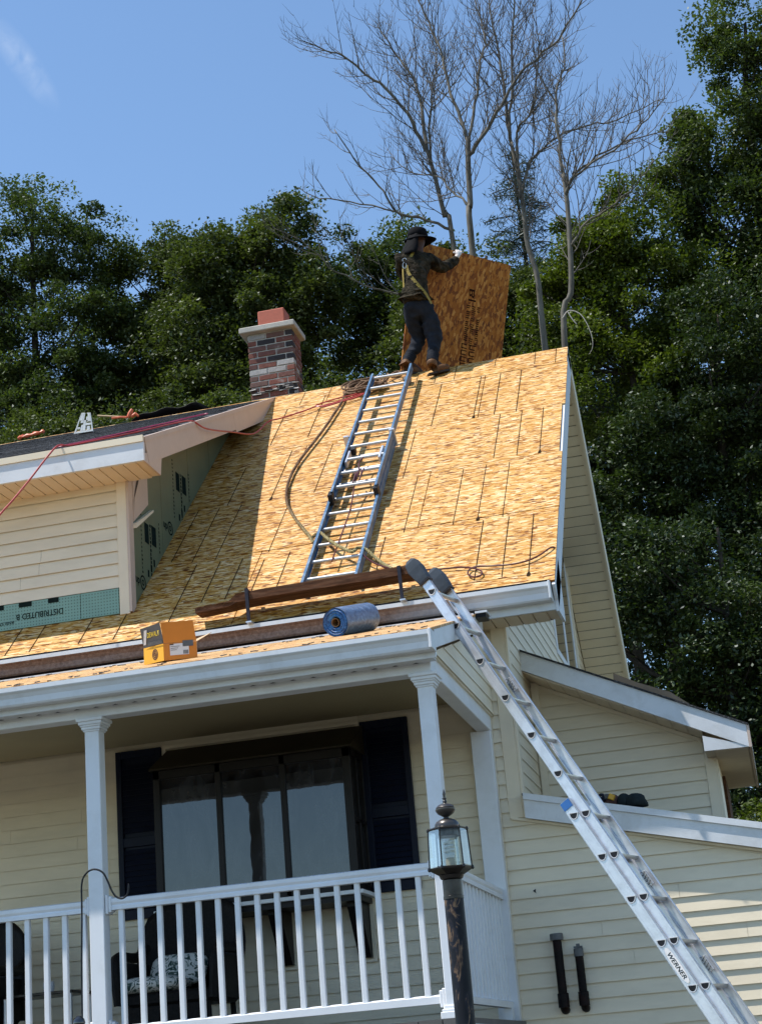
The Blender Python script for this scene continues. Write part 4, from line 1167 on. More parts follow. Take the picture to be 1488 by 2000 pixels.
# railings
def railing(x0, x1, first, n, y=9.81, pitch=0.125):
    m_ = MB()
    m_.prism([(-0.028, 2.655), (0.028, 2.655), (0.028, 2.675), (0.022, 2.685), (0.030, 2.70), (0.030, 2.722), (0.0, 2.730), (-0.030, 2.722), (-0.030, 2.70), (-0.022, 2.685), (-0.028, 2.675)], lambda a, b, t: (x0 + (x1 - x0) * t, y + a, b))
    r = m_.build('porch_railing', M['white'], H)
    m_ = MB(); m_.prism([(-0.024, 1.925), (0.024, 1.925), (0.024, 1.965), (0, 1.975), (-0.024, 1.965)], lambda a, b, t: (x0 + (x1 - x0) * t, y + a, b))
    m_.build('bottom_rail', M['white'], r)
    for xx, sg in ((x0, 1), (x1, -1)):
        for zc in (2.69, 1.95):
            m_ = MB(); m_.box(xx, xx + 0.018 * sg, y - 0.042, y + 0.042, zc - 0.058, zc + 0.058); m_.box(xx + 0.018 * sg, xx + 0.036 * sg, y - 0.035, y + 0.035, zc - 0.048, zc + 0.048)
            m_.build('rail_bracket', M['white'], r, bevel=0.004)
    b = MB().box(first - 0.016, first + 0.016, y - 0.016, y + 0.016, 1.968, 2.657).build('baluster', M['white'], r, bevel=0.003)
    for k in range(1, n):
        dup(b, r, (pitch * k, 0, 0))
    return r
railing(-4.005, -1.942, -3.915, 16, pitch=0.1243)
railing(-6.25, -4.105, -6.15, 17, pitch=0.1243)
# side railing
y0_, y1_ = 9.852, 11.776; xs = -1.895
m_ = MB(); m_.prism([(-0.028, 2.655), (0.028, 2.655), (0.028, 2.675), (0.022, 2.685), (0.030, 2.70), (0.030, 2.722), (0.0, 2.730), (-0.030, 2.722), (-0.030, 2.70), (-0.022, 2.685), (-0.028, 2.675)], lambda a, b, t: (xs + a, y0_ + (y1_ - y0_) * t, b))
sr = m_.build('porch_railing', M['white'], H)
m_ = MB(); m_.prism([(-0.024, 1.925), (0.024, 1.925), (0.024, 1.965), (0, 1.975), (-0.024, 1.965)], lambda a, b, t: (xs + a, y0_ + (y1_ - y0_) * t, b))
m_.build('bottom_rail', M['white'], sr)
b = MB().box(xs - 0.016, xs + 0.016, 9.93, 9.962, 1.968, 2.657).build('baluster', M['white'], sr, bevel=0.003)
for k in range(1, 15): dup(b, sr, (0, 0.1243 * k, 0))
MB().box(xs - 0.03, xs + 0.03, 11.64, 11.72, 1.837, 1.925).build('rail_foot', M['white'], sr)

# ------------------------------------------------------------------ bay window
bw_ = MB()
bx0, bx1, by, bz0, bz1 = -4.30, -2.812, 11.46, 2.80, 3.80
yw = YW - 0.016
for (x0, x1, z0, z1) in ((bx0, bx1, bz1 - 0.065, bz1), (bx0, bx1, bz0, bz0 + 0.05), (bx0, bx0 + 0.05, bz0, bz1), (bx1 - 0.06, bx1, bz0, bz1), (-3.825, -3.785, bz0, bz1), (-3.34, -3.30, bz0, bz1)):
    bw_.box(x0, x1, by, by + 0.05, z0, z1)
for (y0, y1, z0, z1) in ((by + 0.05, yw, bz1 - 0.05, bz1), (by + 0.05, yw, bz0, bz0 + 0.05), (yw - 0.05, yw, bz0, bz1), (11.64, 11.68, bz0, bz1), (by + 0.05, yw, 3.28, 3.31)):
    bw_.box(bx1 - 0.05, bx1, y0, y1, z0, z1); bw_.box(bx0, bx0 + 0.05, y0, y1, z0, z1)
bay = bw_.build('bay_window', M['brown_frame'], H, bevel=0.003)
for x0, x1 in ((bx0 + 0.05, -3.825), (-3.785, -3.34), (-3.30, bx1 - 0.06)):
    MB().box(x0, x1, by + 0.022, by + 0.028, bz0 + 0.05, bz1 - 0.065).build('pane', M['pane'], bay)
MB().box(bx1 - 0.03, bx1 - 0.024, by + 0.05, yw - 0.05, bz0 + 0.05, bz1 - 0.05).build('pane', M['pane'], bay)
MB().box(bx0 + 0.024, bx0 + 0.03, by + 0.05, yw - 0.05, bz0 + 0.05, bz1 - 0.05).build('pane', M['pane'], bay)
m_ = MB(); m_.prism([(by - 0.03, bz1), (yw, bz1), (yw, 4.02), (yw - 0.02, 4.02), (by - 0.03, bz1 + 0.012)], lambda a, b, t: (bx0 - 0.02 + (bx1 - bx0 + 0.04) * t, a, b))
m_.build('hood', M['brown_hood'], bay)
MB().box(bx0 - 0.02, bx1 + 0.03, by - 0.03, yw, bz0 - 0.03, bz0 - 0.002).build('sill', M['white'], bay, bevel=0.003)
MB().box(bx0 + 0.01, bx1 - 0.01, by + 0.01, yw, bz0 - 0.07, bz0 - 0.031).build('sill_apron', M['brown_frame'], bay)
for xb in (bx0 + 0.03, -3.52, bx1 - 0.13):
    m_ = MB(); m_.prism([(yw, 2.36), (yw, bz0 - 0.071), (by + 0.12, bz0 - 0.071), (by + 0.12, bz0 - 0.10), (yw - 0.05, 2.36)], lambda a, b, t: (xb + 0.09 * t, a, b))
    m_.build('bracket', M['brown_frame'], bay)
for (x0, x1, z0, z1) in ((-4.365, -2.822, 4.035, 4.062), (-4.365, -4.335, 3.62, 4.035), (-2.848, -2.820, 2.33, 4.034), (-2.95, -2.849, 2.33, 2.352), (-3.57, -3.40, 2.33, 2.352)):
    MB().box(x0, x1, YW - 0.030, YW - 0.0145, z0, z1).build('window_trim', M['trim_cream'], bay)
# shutters
def shutter(x0, x1, z0, z1):
    y0 = YW - 0.045; y1 = YW - 0.0145
    m_ = MB()
    for (a, b, c, d) in ((x0, x0 + 0.045, z0, z1), (x1 - 0.045, x1, z0, z1), (x0 + .045, x1 - .045, z0, z0 + 0.07), (x0 + .045, x1 - .045, z1 - 0.06, z1), (x0 + .045, x1 - .045, 3.33, 3.40)):
        m_.box(a, b, y0, y1, c, d)
    m_.box(x0 + .045, x1 - .045, y1 - 0.006, y1, z0, z1)
    s_ = m_.build('shutter', M['navy'], H, bevel=0.003)
    lv = MB(); zz = z0 + 0.075
    l0 = MB().hexa([(x0 + .046, y0 + .004, zz), (x1 - .046, y0 + .004, zz), (x1 - .046, y0 + .012, zz), (x0 + .046, y0 + .012, zz), (x0 + .046, y1 - .012, zz + .036), (x1 - .046, y1 - .012, zz + .036), (x1 - .046, y1 - .007, zz + .036), (x0 + .046, y1 - .007, zz + .036)]).build('louver', M['navy'], s_)
    k = 1
    while zz + k * 0.04 < z1 - 0.10:
        if not (3.29 < zz + k * 0.04 < 3.40): dup(l0, s_, (0, 0, 0.04 * k))
        k += 1
shutter(-4.735, -4.37, 2.80, 4.055); shutter(-2.815, -2.455, 2.80, 4.045)

# ------------------------------------------------------------------ vent pipes
def pipe(x, zt, zb, r, cap):
    y = YW - 0.075
    pts = [(x, y, zt), (x, y, zb + 0.06), (x, y + 0.004, zb + 0.03), (x, y + 0.02, zb + 0.008), (x, y + 0.045, zb), (x, y + 0.065, zb)]
    p = MB().tube(pts, r, 16).build('vent_pipe', M['pipe_black'], H, smooth=True)
    MB().lathe([(r * 1.25, -0.03), (r * 1.25, 0.06), (r, 0.065)], (x, y, zb + 0.045), 16).build('elbow_collar', M['pipe_black'], p, smooth=True)
    m_ = MB()
    if cap == 0:
        m_.lathe([(r * 1.05, -0.03), (r * 1.5, -0.028), (r * 1.5, 0.012), (r * 1.35, 0.016)], (x, y, zt), 16)
    else:
        m_.lathe([(r * 1.15, -0.05), (r * 1.15, 0.0), (r * 0.8, 0.006)], (x, y, zt), 16); m_.box(x - 0.03, x + 0.03, y - 0.012, y + 0.012, zt + 0.006, zt + 0.018); m_.box(x - 0.012, x + 0.012, y - 0.01, y + 0.01, zt + 0.018, zt + 0.034)
    m_.build('pipe_cap', M['pipe_grey'], p)
pipe(-1.532, 2.375, 1.885, 0.031, 0)
pipe(-1.392, 2.275, 1.885, 0.029, 1)

# ------------------------------------------------------------------ blue ladder lying on the roof
LD = thing('roof_ladder', 'blue fibreglass extension ladder lying up the bare wood roof', 'ladder', RP(-2.93, 0.3, 0))
def rail_roof(xa, sa, xb, sb, h0, side, w=0.022, hh=0.075, name='rail'):
    """C channel rail, web on the outer side"""
    t = 0.005; m_ = MB()
    def bx(u0, u1, ha, hb):
        m_.hexa([RP(xa + u0, sa, ha), RP(xa + u1, sa, ha), RP(xb + u1, sb, ha), RP(xb + u0, sb, ha), RP(xa + u0, sa, hb), RP(xa + u1, sa, hb), RP(xb + u1, sb, hb), RP(xb + u0, sb, hb)])
    o = 0 if side < 0 else w - t
    bx(o, o + t, h0 + t, h0 + hh - t); bx(0, w, h0 + hh - t, h0 + hh); bx(0, w, h0, h0 + t)
    return m_.build(name, M['blue_fg'], LD)
def rung_roof(x0, x1, s, h):
    m_ = MB().tube([RP(x0, s, h), RP(x1, s, h)], 0.0155, 10)
    return m_.build('rung', M['alu_rung'], LD, smooth=True)
# base section
rail_roof(-3.150, 0.30, -3.185, 3.16, 0.02, -1); rail_roof(-2.728, 0.30, -2.763, 3.16, 0.02, 1)
k = 0; s = 0.47
while s < 3.1:
    x = -0.012 * (s - 0.3)
    rung_roof(-3.128 + x, -2.732 + x, s, 0.055); s += 0.3048; k += 1
# fly section
rail_roof(-3.134, 1.90, -3.155, 4.86, 0.10, -1, 0.02, 0.07); rail_roof(-2.752, 1.90, -2.775, 4.98, 0.10, 1, 0.02, 0.07)
s = 2.06
while s < 4.85:
    x = -0.0075 * (s - 1.9)
    rung_roof(-3.114 + x, -2.750 + x, s, 0.135); s += 0.3048
for (x, s) in ((-3.15, 1.88), (-2.757, 1.88)):
    MB().obox(RP(x + 0.012, s + 0.03, 0.105), (1, 0, 0), SV, NV, 0.020, 0.045, 0.05).build('guide_bracket', M['black'], LD, bevel=0.004)
for (x, s) in ((-3.176, 3.14), (-2.752, 3.14)):
    MB().obox(RP(x + 0.005, s, 0.10), (1, 0, 0), SV, NV, 0.026, 0.014, 0.085).build('guide_bracket', M['alu'], LD, bevel=0.003)
for x in (-3.105, -2.80):
    MB().obox(RP(x, 2.72, 0.12), (1, 0, 0), SV, NV, 0.012, 0.13, 0.03).build('rung_lock', M['alu'], LD, bevel=0.004)
MB().obox(RP(-3.085, 2.93, 0.11), (1, 0, 0), SV, NV, 0.02, 0.035, 0.03).build('rung_lock', M['black'], LD)
m_ = MB().tube(bez([RP(-2.96, 0.7, 0.075), RP(-2.955, 1.2, 0.07), RP(-2.95, 1.7, 0.075), RP(-2.955, 2.1, 0.13), RP(-2.94, 2.3, 0.16), RP(-2.97, 2.5, 0.15), RP(-2.955, 2.66, 0.14)], 5), 0.006, 6)
for q in ((-2.98, 2.3), (-2.93, 2.35)):
    m_.tube(bez([RP(q[0], q[1], 0.15), RP(q[0] + 0.02, q[1] - 0.1, 0.16), RP(q[0] + 0.01, q[1] - 0.22, 0.14), RP(q[0] + 0.03, q[1] - 0.02, 0.16)], 4), 0.006, 6)
m_.build('pull_rope', M['hose_dark'], LD, smooth=True)
MB().obox(RP(-2.815, 4.86, 0.04), (1, 0, 0), SV, NV, 0.035, 0.05, 0.03).build('ladder_foot', M['pipe_grey'], LD, bevel=0.006)

# ------------------------------------------------------------------ aluminium extension ladder
AF = Vector((-1.91, 10.40, 4.543)); AD = Vector((0.469, -0.152, -0.870)).normalized()
AR = Vector((0.308, 0.951, 0)).normalized(); AN = AD.cross(AR).normalized()
if AN.x > 0: AN = -AN          # towards the house side (left, down)
AL = thing('extension_ladder', 'silver aluminium extension ladder leaning on the porch roof corner', 'ladder', (0.3, 9.7, 0.0))
def a_box(o, d0, d1, r0, r1, n0, n1):
    P = lambda d, r, n: o + AD * d + AR * r + AN * n
    return MB().hexa([P(d0, r0, n0), P(d1, r0, n0), P(d1, r1, n0), P(d0, r1, n0), P(d0, r0, n1), P(d1, r0, n1), P(d1, r1, n1), P(d0, r1, n1)])
def a_rail(o, d0, d1, r0, hh, sgn, name='rail'):
    """web faces outward at r0; flanges turn inward (sgn)"""
    t = 0.004; fl_ = 0.026
    m_ = MB()
    for (ra, rb, na, nb) in ((0, t, -hh, hh), (0, fl_, hh - t, hh), (0, fl_, -hh, -hh + t), (0.0, -0.0025, -hh + 0.014, -hh + 0.018), (0.0, -0.0025, hh - 0.018, hh - 0.014)):
        x = a_box(o, d0, d1, r0 + ra * sgn, r0 + rb * sgn, na, nb); m_.add(x.v, x.f)
    return m_.build(name, M['alu'], AL)
W_F, W_B = 0.325, 0.365
GAP = -0.058
nF, nB = 15, 9
OB = Vector((-1.12, 10.122, 2.944))
a_rail(AF, -0.13, 0.3048 * (nF - 1) + 0.12, -0.0, 0.033, 1); a_rail(AF, -0.13, 0.3048 * (nF - 1) + 0.12, W_F, 0.033, -1)
B0 = OB - AR * 0.012
a_rail(B0, -0.11, 0.3048 * (nB - 1) + 0.25, 0.0, 0.036, 1); a_rail(B0, -0.11, 0.3048 * (nB - 1) + 0.25, W_B, 0.036, -1)
# D-shaped rungs
def d_prof(r, n=9):
    pts = [(-r, r * 0.55), (r, r * 0.55)]
    for k in range(1, n):
        a = -math.pi * k / n
        pts.append((r * math.cos(a), r * 0.55 + r * 1.35 * math.sin(a)))
    return pts
def a_rung(o, k, w, r=0.0165):
    c = o + AD * (0.3048 * k)
    vx = Vector((AD.x, AD.y, 0)).normalized(); vz = Vector((0, 0, 1)); vx = (vx - AR * vx.dot(AR)).normalized()
    P = lambda a, b, t: c + vx * a + vz * b + AR * (w * t)
    m_ = MB(); m_.prism(d_prof(r), lambda a, b, t: P(a, b, 0.002 + t * 0.996))
    rg_ = m_.build('rung', M['alu_rung'], AL)
    # swaged end collar and the dark hollow of the tube
    for tt, sg in ((0.0, -1), (w, 1)):
        q = c + AR * tt
        outer = d_prof(r * 1.95); inner = d_prof(r * 1.42); n = len(outer)
        vs = [q + vx * a + vz * b + AR * (0.001 * sg) for a, b in outer] + [q + vx * a + vz * b + AR * (0.006 * sg) for a, b in d_prof(r * 1.78)] + [q + vx * a + vz * b + AR * (0.005 * sg) for a, b in inner]
        fs = [(i, (i + 1) % n, n + (i + 1) % n, n + i) for i in range(n)] + [(n + i, n + (i + 1) % n, 2 * n + (i + 1) % n, 2 * n + i) for i in range(n)]
        MB().add(vs, fs).build('rung_collar', M['alu_rung'], rg_)
        MB().add([q + vx * a + vz * b + AR * (0.0035 * sg) for a, b in d_prof(r * 1.46)], [tuple(range(n))]).build('rung_hollow', M['black'], rg_)
for k in range(nF): a_rung(AF, k, W_F)
for k in range(nB): a_rung(B0, k, W_B, 0.0165)
# rubber mitts on top
for r in (0.013, W_F - 0.013):
    c = AF + AR * r
    m_ = MB(); P = lambda d, rr, n: c + AD * d + AR * rr + AN * n
    secs = [(-0.095, 0.026, 0.040, 0.040), (-0.13, 0.030, 0.048, 0.043), (-0.21, 0.034, 0.060, 0.046), (-0.27, 0.032, 0.052, 0.036), (-0.295, 0.022, 0.030, 0.012)]
    vs = []; 
    for d, rr, n1, n2 in secs:
        vs += [P(d, -rr, -n2), P(d, rr, -n2), P(d, rr, n1), P(d, -rr, n1)]
    fs = [(0, 1, 2, 3), tuple(range(len(vs) - 4, len(vs)))[::-1]]
    for i in range(len(secs) - 1):
        for k in range(4):
            fs.append((i * 4 + k, i * 4 + (k + 1) % 4, (i + 1) * 4 + (k + 1) % 4, (i + 1) * 4 + k))
    m_.add(vs, fs); m_.build('rubber_cap', M['rubber'], AL, bevel=0.006)
    x = a_box(c, -0.10, -0.085, -0.028, 0.028, -0.042, 0.042); x.build('cap_band', M['black'], AL)
# stickers
x = a_box(B0, -0.108, -0.055, -0.0042, -0.003, -0.033, 0.033); x.build('blue_sticker', simple('blue_sticker', (0.02, 0.12, 0.36), 0.5), AL)
# oval maker's label
cd = 0.3048 * 3.5
n = 28; vs = [B0 + AD * (cd + 0.118 * math.cos(2 * math.pi * k / n) * (1 if abs(math.cos(2 * math.pi * k / n)) < 1 else 1)) + AN * (0.0 + 0.0235 * math.copysign(abs(math.sin(2 * math.pi * k / n)) ** 0.8, math.sin(2 * math.pi * k / n))) - AR * 0.0032 for k in range(n)]
MB().add(vs, [tuple(range(n))]).build('label', M['paper'], AL)
text_part('lettering', 'WERNER', M['ink'], AL, B0 + AD * (cd - 0.088) + AN * 0.0125 - AR * 0.0040, AD, -AN, 0.036, 0.168, shear=0.25)
# rung locks / scuffed plates on the inside
for d in (0.3048 * 2.45, 0.3048 * 7.5, 0.3048 * 9.5):
    o_ = AF + AD * d + AR * (W_F - 0.035)
    m_ = MB().obox(o_, AD, AR, AN, 0.05, 0.010, 0.014)
    m_.build('rung_lock', M['alu_rung'] , AL, bevel=0.003)
    MB().tube([o_ + AD * (-0.05 + 0.007 * i) + AN * (0.02 * math.cos(i * 2.1)) + AR * (-0.012 + 0.012 * math.sin(i * 2.1)) for i in range(14)], 0.0025, 5).build('lock_spring', M['pipe_grey'], AL)

# ------------------------------------------------------------------ scaffold plank on roof brackets
PK = thing('roof_plank', 'weathered brown plank with splintered left end laid along the eave', 'plank', (-3.1, 11.5, 4.95))
m_ = MB()
def pkp(x, y, z): return (x, y, z)
prof_x = [-3.925, -3.80, -3.66, -3.60, -3.4, -2.9, -2.5, -2.235]
top = [5.012, 5.020, 5.028, 5.075, 5.085, 5.090, 5.095, 5.100]
bot = [4.978, 4.950, 4.958, 4.970, 4.975, 4.985, 4.990, 4.995]
vs = []
for x, t_, b_ in zip(prof_x, top, bot):
    x += 0.025; t_ -= 0.034; b_ = t_ - (0.066 if x > -3.62 else 0.042)
    yb_ = 11.63 if x > -3.62 else 11.58
    vs += [(x, 11.425, b_), (x, yb_, b_), (x, yb_, t_), (x, 11.425, t_)]
fs = [(0, 1, 2, 3), (28, 31, 30, 29)]
for i in range(7):
    for k in range(4): fs.append((i * 4 + k, i * 4 + (k + 1) % 4, (i + 1) * 4 + (k + 1) % 4, (i + 1) * 4 + k))
m_.add(vs, fs); m_.build('board', M['plank'], PK)
m_ = MB(); rgp = random.Random(2)
for k in range(26):
    x = -3.90 + rgp.random() * 0.34; z = (4.980 if x < -3.64 else 5.038) + rgp.uniform(-0.004, 0.006)
    l = rgp.uniform(0.03, 0.11)
    m_.add([(x, 11.42, z), (x + l, 11.425, z + rgp.uniform(-0.002, 0.008)), (x + l * 0.8, 11.45, z + 0.006), (x + l * 0.1, 11.44, z + 0.007)], [(0, 1, 2, 3)])
m_.build('splinters', M['plank_edge'], PK, kind='stuff')
for x, lab in ((-3.485, 'black strap bracket gripping the splintered end of the roof plank'), (-2.320, 'black strap bracket gripping the roof plank beside the silver ladder cap')):
    B = thing('roof_bracket', lab, 'bracket', (x, 11.5, 4.85), 'strap brackets holding the roof plank')
    m_ = MB(); m_.hexa([(x - .010, 11.405, 4.80), (x + .014, 11.405, 4.80), (x + .014, 11.419, 4.80), (x - .010, 11.419, 4.80), (x - .017, 11.404, 5.065), (x + .009, 11.404, 5.065), (x + .009, 11.4205, 5.065), (x - .017, 11.4205, 5.065)])
    m_.build('strap', M['strap'], B)
    MB().obox((x - 0.004, 11.53, 5.062), (1, 0, 0), (0, 1, 0.1), (0, -0.1, 1), 0.014, 0.12, 0.005).build('hook', M['strap'], B)
    MB().box(x - 0.012, x + 0.03, 11.38, 11.50, 4.796, 4.806).build('foot_plate', M['alu'], B)

# ------------------------------------------------------------------ ropes and hoses
ROPE = [(-3.392, 15.188, 8.176), (-3.324, 15.108, 8.104), (-3.443, 15.062, 8.062), (-3.450, 14.879, 7.898), (-3.478, 14.676, 7.717), (-3.521, 14.384, 7.456), (-3.578, 14.110, 7.209), (-3.643, 13.804, 6.935), (-3.664, 13.543, 6.701), (-3.640, 13.279, 6.465), (-3.578, 13.056, 6.265), (-3.465, 12.828, 6.060), (-3.343, 12.627, 5.881), (-3.263, 12.502, 5.769), (-3.202, 12.385, 5.664), (-3.225, 12.45, 5.725), (-3.151, 12.408, 5.75), (-3.060, 12.277, 5.65), (-2.976, 12.172, 5.56), (-2.898, 12.098, 5.49), (-2.801, 12.019, 5.42), (-2.768, 12.065, 5.46), (-2.706, 12.063, 5.44), (-2.612, 11.993, 5.33), (-2.531, 11.919, 5.246), (-2.454, 11.841, 5.176)]
def braided(pts, R, r, pitch, strands=3, n=4):
    P = bez(pts, n); m_ = MB()
    L_ = 0; acc = [0]
    for i in range(1, len(P)): L_ += (P[i] - P[i - 1]).length; acc.append(L_)
    N = int(L_ / 0.014); 
    Q = []; j = 0
    for k in range(N + 1):
        d = L_ * k / N
        while j < len(acc) - 2 and acc[j + 1] < d: j += 1
        t = (d - acc[j]) / max(1e-9, acc[j + 1] - acc[j]); Q.append((P[j].lerp(P[j + 1], t), d))
    for s_ in range(strands):
        pts2 = []
        for i, (q, d) in enumerate(Q):
            t = (Q[min(i + 1, N)][0] - Q[max(i - 1, 0)][0]).normalized()
            u = t.cross(Vector((0, 0, 1))).normalized(); w = t.cross(u)
            a = d / pitch * 2 * math.pi + s_ * 2 * math.pi / strands
            pts2.append(q + (u * math.cos(a) + w * math.sin(a)) * R)
        m_.tube(pts2, r, 5)
    return m_
rp = braided(ROPE, 0.0070, 0.0082, 0.09)
# coil at the ridge
rgc = random.Random(7)
cc = []
for k in range(9):
    cx_ = -3.24 + rgc.uniform(-0.05, 0.05); sx_ = rgc.uniform(0.15, 0.27); sy_ = rgc.uniform(0.08, 0.19); ph = rgc.uniform(0, 6)
    base_s = 4.92 + rgc.uniform(-0.04, 0.06)
    for i in range(10):
        a = ph + 2 * math.pi * i / 10
        cc.append(RP(cx_ + sx_ * math.cos(a + 0.0), base_s + sy_ * math.sin(a), 0.018 + 0.006 * k + 0.008 * math.sin(3 * a)))
rp.tube(bez(cc, 3), 0.0115, 6)
cc = [RP(-3.05, 5.02, 0.03), RP(-3.0, 5.10, 0.05), RP(-2.93, 5.12, 0.06), RP(-2.90, 5.04, 0.04), RP(-2.97, 4.99, 0.05), RP(-3.04, 5.08, 0.07)]
rp.tube(bez(cc, 5), 0.012, 6)
rp.build('r', M['rope'])
rope = bpy.data.objects['r']; rope.name = 'rope'
tag(rope, 'thick tan rope coiled at the ridge and curving down beside the blue ladder', 'rope')
m_ = MB().lathe([(0.022, 0), (0.03, 0.02), (0.02, 0.045)], (-3.20, 12.40, 5.67), 8, (0.3, -0.5, 0.6))
# red air hose
hose = [(-5.385, 10.90, 5.57), (-5.266, 11.0, 5.80), (-5.207, 11.10, 5.938), (-5.102, 11.2, 6.133), (-4.995, 11.3, 6.34), (-4.95, 11.40, 6.455)]
sD = lambda x, s_, h=0.012: DP(x, s_, h)
hose += [sD(-4.92, 0.10), sD(-4.80, 0.22), sD(-4.66, 0.32), sD(-4.52, 0.50), sD(-4.44, 0.72), sD(-4.36, 1.02), sD(-4.27, 1.32, 0.0), (-4.22, 12.9, 7.02), (-4.20, 13.6, 7.24), (-4.19, 14.25, 7.46), (-4.175, 14.72, 7.755)]
hose += [(-4.05, 14.745, 7.779), (-3.845, 14.801, 7.835), (-3.710, 14.862, 7.89), (-3.613, 14.828, 7.86), (-3.488, 14.860, 7.89), (-3.292, 14.931, 7.95), (-3.22, 15.018, 8.03), (-3.354, 14.986, 8.0), (-3.483, 14.966, 7.985), (-3.609, 14.934, 7.955), (-3.72, 14.885, 7.91), (-3.66, 14.85, 7.88), (-3.45, 14.90, 7.925), (-3.25, 14.98, 7.995)]
h_ = MB().tube(bez(hose, 5), 0.0075, 6).build('air_hose', M['hose_red'], None, smooth=True)
tag(h_, 'thin red air hose running over the dormer roof edge to the rope coil', 'hose')
# second, crimson hose lying in loops along the dormer rake
rgh = random.Random(9); hp = []
for k in range(15):
    t = k / 14
    hp.append(DP(-4.98 + 0.66 * t + rgh.uniform(-0.03, 0.03), 0.16 + 1.9 * t ** 1.3 + rgh.uniform(-0.04, 0.04), 0.012))
for k in range(12):
    t = 1 - k / 11
    hp.append(DP(-5.02 + 0.66 * t + rgh.uniform(-0.03, 0.03), 0.30 + 1.8 * t ** 1.3 + rgh.uniform(-0.04, 0.04), 0.014))
for k in range(10):
    t = k / 9
    hp.append(DP(-5.00 + 0.6 * t + rgh.uniform(-0.02, 0.02), 0.06 + 1.5 * t ** 1.4 + rgh.uniform(-0.03, 0.03), 0.016))
M['crimson'] = simple('crimson_cord', (0.22, 0.012, 0.045), 0.5, 0, 0.2, 20)
h2 = MB().tube(bez(hp, 4), 0.0055, 5).build('power_cord', M['crimson'], None, smooth=True)
tag(h2, 'crimson cord lying in loops on the dark dormer shingles', 'cord')
DARK = [(-2.737, 12.0, 5.40), (-2.623, 11.930, 5.28), (-2.470, 11.860, 5.190), (-2.326, 11.825, 5.148), (-2.122, 11.782, 5.109), (-1.924, 11.759, 5.089), (-1.823, 11.722, 5.056), (-1.760, 11.668, 5.008), (-1.764, 11.619, 4.963), (-1.813, 11.612, 4.957), (-1.859, 11.654, 4.995), (-1.857, 11.711, 5.046), (-1.804, 11.730, 5.068), (-1.668, 11.716, 5.050), (-1.533, 11.702, 5.038), (-1.419, 11.718, 5.053), (-1.326, 11.773, 5.101), (-1.256, 11.840, 5.162), (-1.225, 11.88, 5.17)]
h3 = MB().tube(bez(DARK, 5), 0.0065, 6).build('dark_hose', M['hose_dark'], None, smooth=True)
tag(h3, 'dark red hose with one loop lying low across the bare roof', 'hose')

# ------------------------------------------------------------------ membrane roll
ax = Vector((0.33, 0.91, 0.265)).normalized(); cR = Vector((-2.590, 10.58, 0)); rr_ = 0.100
cR.z = pz(10.56) + rr_ + 0.004
RO = thing('membrane_roll', 'blue roll of roofing membrane lying on the porch roof', 'roll', (cR.x, cR.y, pz(10.66)))
Lr = 0.42; roll_bot = 0
u_ = Vector((0, 0, 1)) - ax * ax.z; u_.normalize(); w_v = ax.cross(u_)
def ringp(r, h, k, n=32, sq=1.0):
    a = 2 * math.pi * k / n
    rr2 = r * (1 + 0.02 * math.sin(3 * a) + 0.015 * math.sin(7 * a + 1))
    return cR + ax * (h - 0.06) + u_ * (rr2 * math.cos(a) * (0.97 if math.cos(a) < 0 else 1.0)) + w_v * (rr2 * math.sin(a))
m_ = MB(); n = 32
vs = [ringp(rr_, 0, k) for k in range(n)] + [ringp(rr_ * 1.0, Lr, k) for k in range(n)]
m_.add(vs, [(k, (k + 1) % n, n + (k + 1) % n, n + k) for k in range(n)])
m_.build('film', M['roll'], RO, smooth='all')
m_ = MB()
radii = [0.097, 0.09, 0.083, 0.074, 0.066, 0.056, 0.046, 0.036]
hs = [0.0, 0.006, -0.002, 0.007, 0.0, 0.010, 0.002, 0.012]
vs = [ringp(r, h, k) for r, h in zip(radii, hs) for k in range(n)]
fs = []
for i in range(len(radii) - 1):
    fs += [(i * n + k, i * n + (k + 1) % n, (i + 1) * n + (k + 1) % n, (i + 1) * n + k) for k in range(n)]
m_.add(vs, fs); m_.build('wound_end', M['roll_end'], RO)
m_ = MB(); vs = [ringp(rr_ * 0.99, Lr, k) for k in range(n)]; m_.add(vs, [tuple(range(n))]); m_.build('far_end', M['roll_end'], RO)
m_ = MB(); vs = [ringp(0.030, -0.002, k) for k in range(n)] + [ringp(0.026, -0.002, k) for k in range(n)] + [ringp(0.026, 0.25, k) for k in range(n)] + [ringp(0.030, 0.25, k) for k in range(n)]
fs = []
for i in range(3): fs += [(i * n + k, i * n + (k + 1) % n, (i + 1) * n + (k + 1) % n, (i + 1) * n + k) for k in range(n)]
m_.add(vs, fs); m_.add([ringp(0.028, 0.2, k) for k in range(n)], [tuple(range(n))]); m_.build('core_tube', M['cardboard'], RO)

# ------------------------------------------------------------------ nail box
bc = Vector((-3.705, 10.18, pz(10.18) + 0.012))
BX = thing('nail_box', 'open yellow and orange cardboard nail box on the porch roof edge', 'box', bc)
ex = Vector((math.cos(0.50), math.sin(0.50), 0)); ey = Vector((-math.sin(0.50), math.cos(0.50), 0)); ez = Vector((0, 0, 1))
fx = Vector((math.cos(-0.42), math.sin(-0.42), 0))
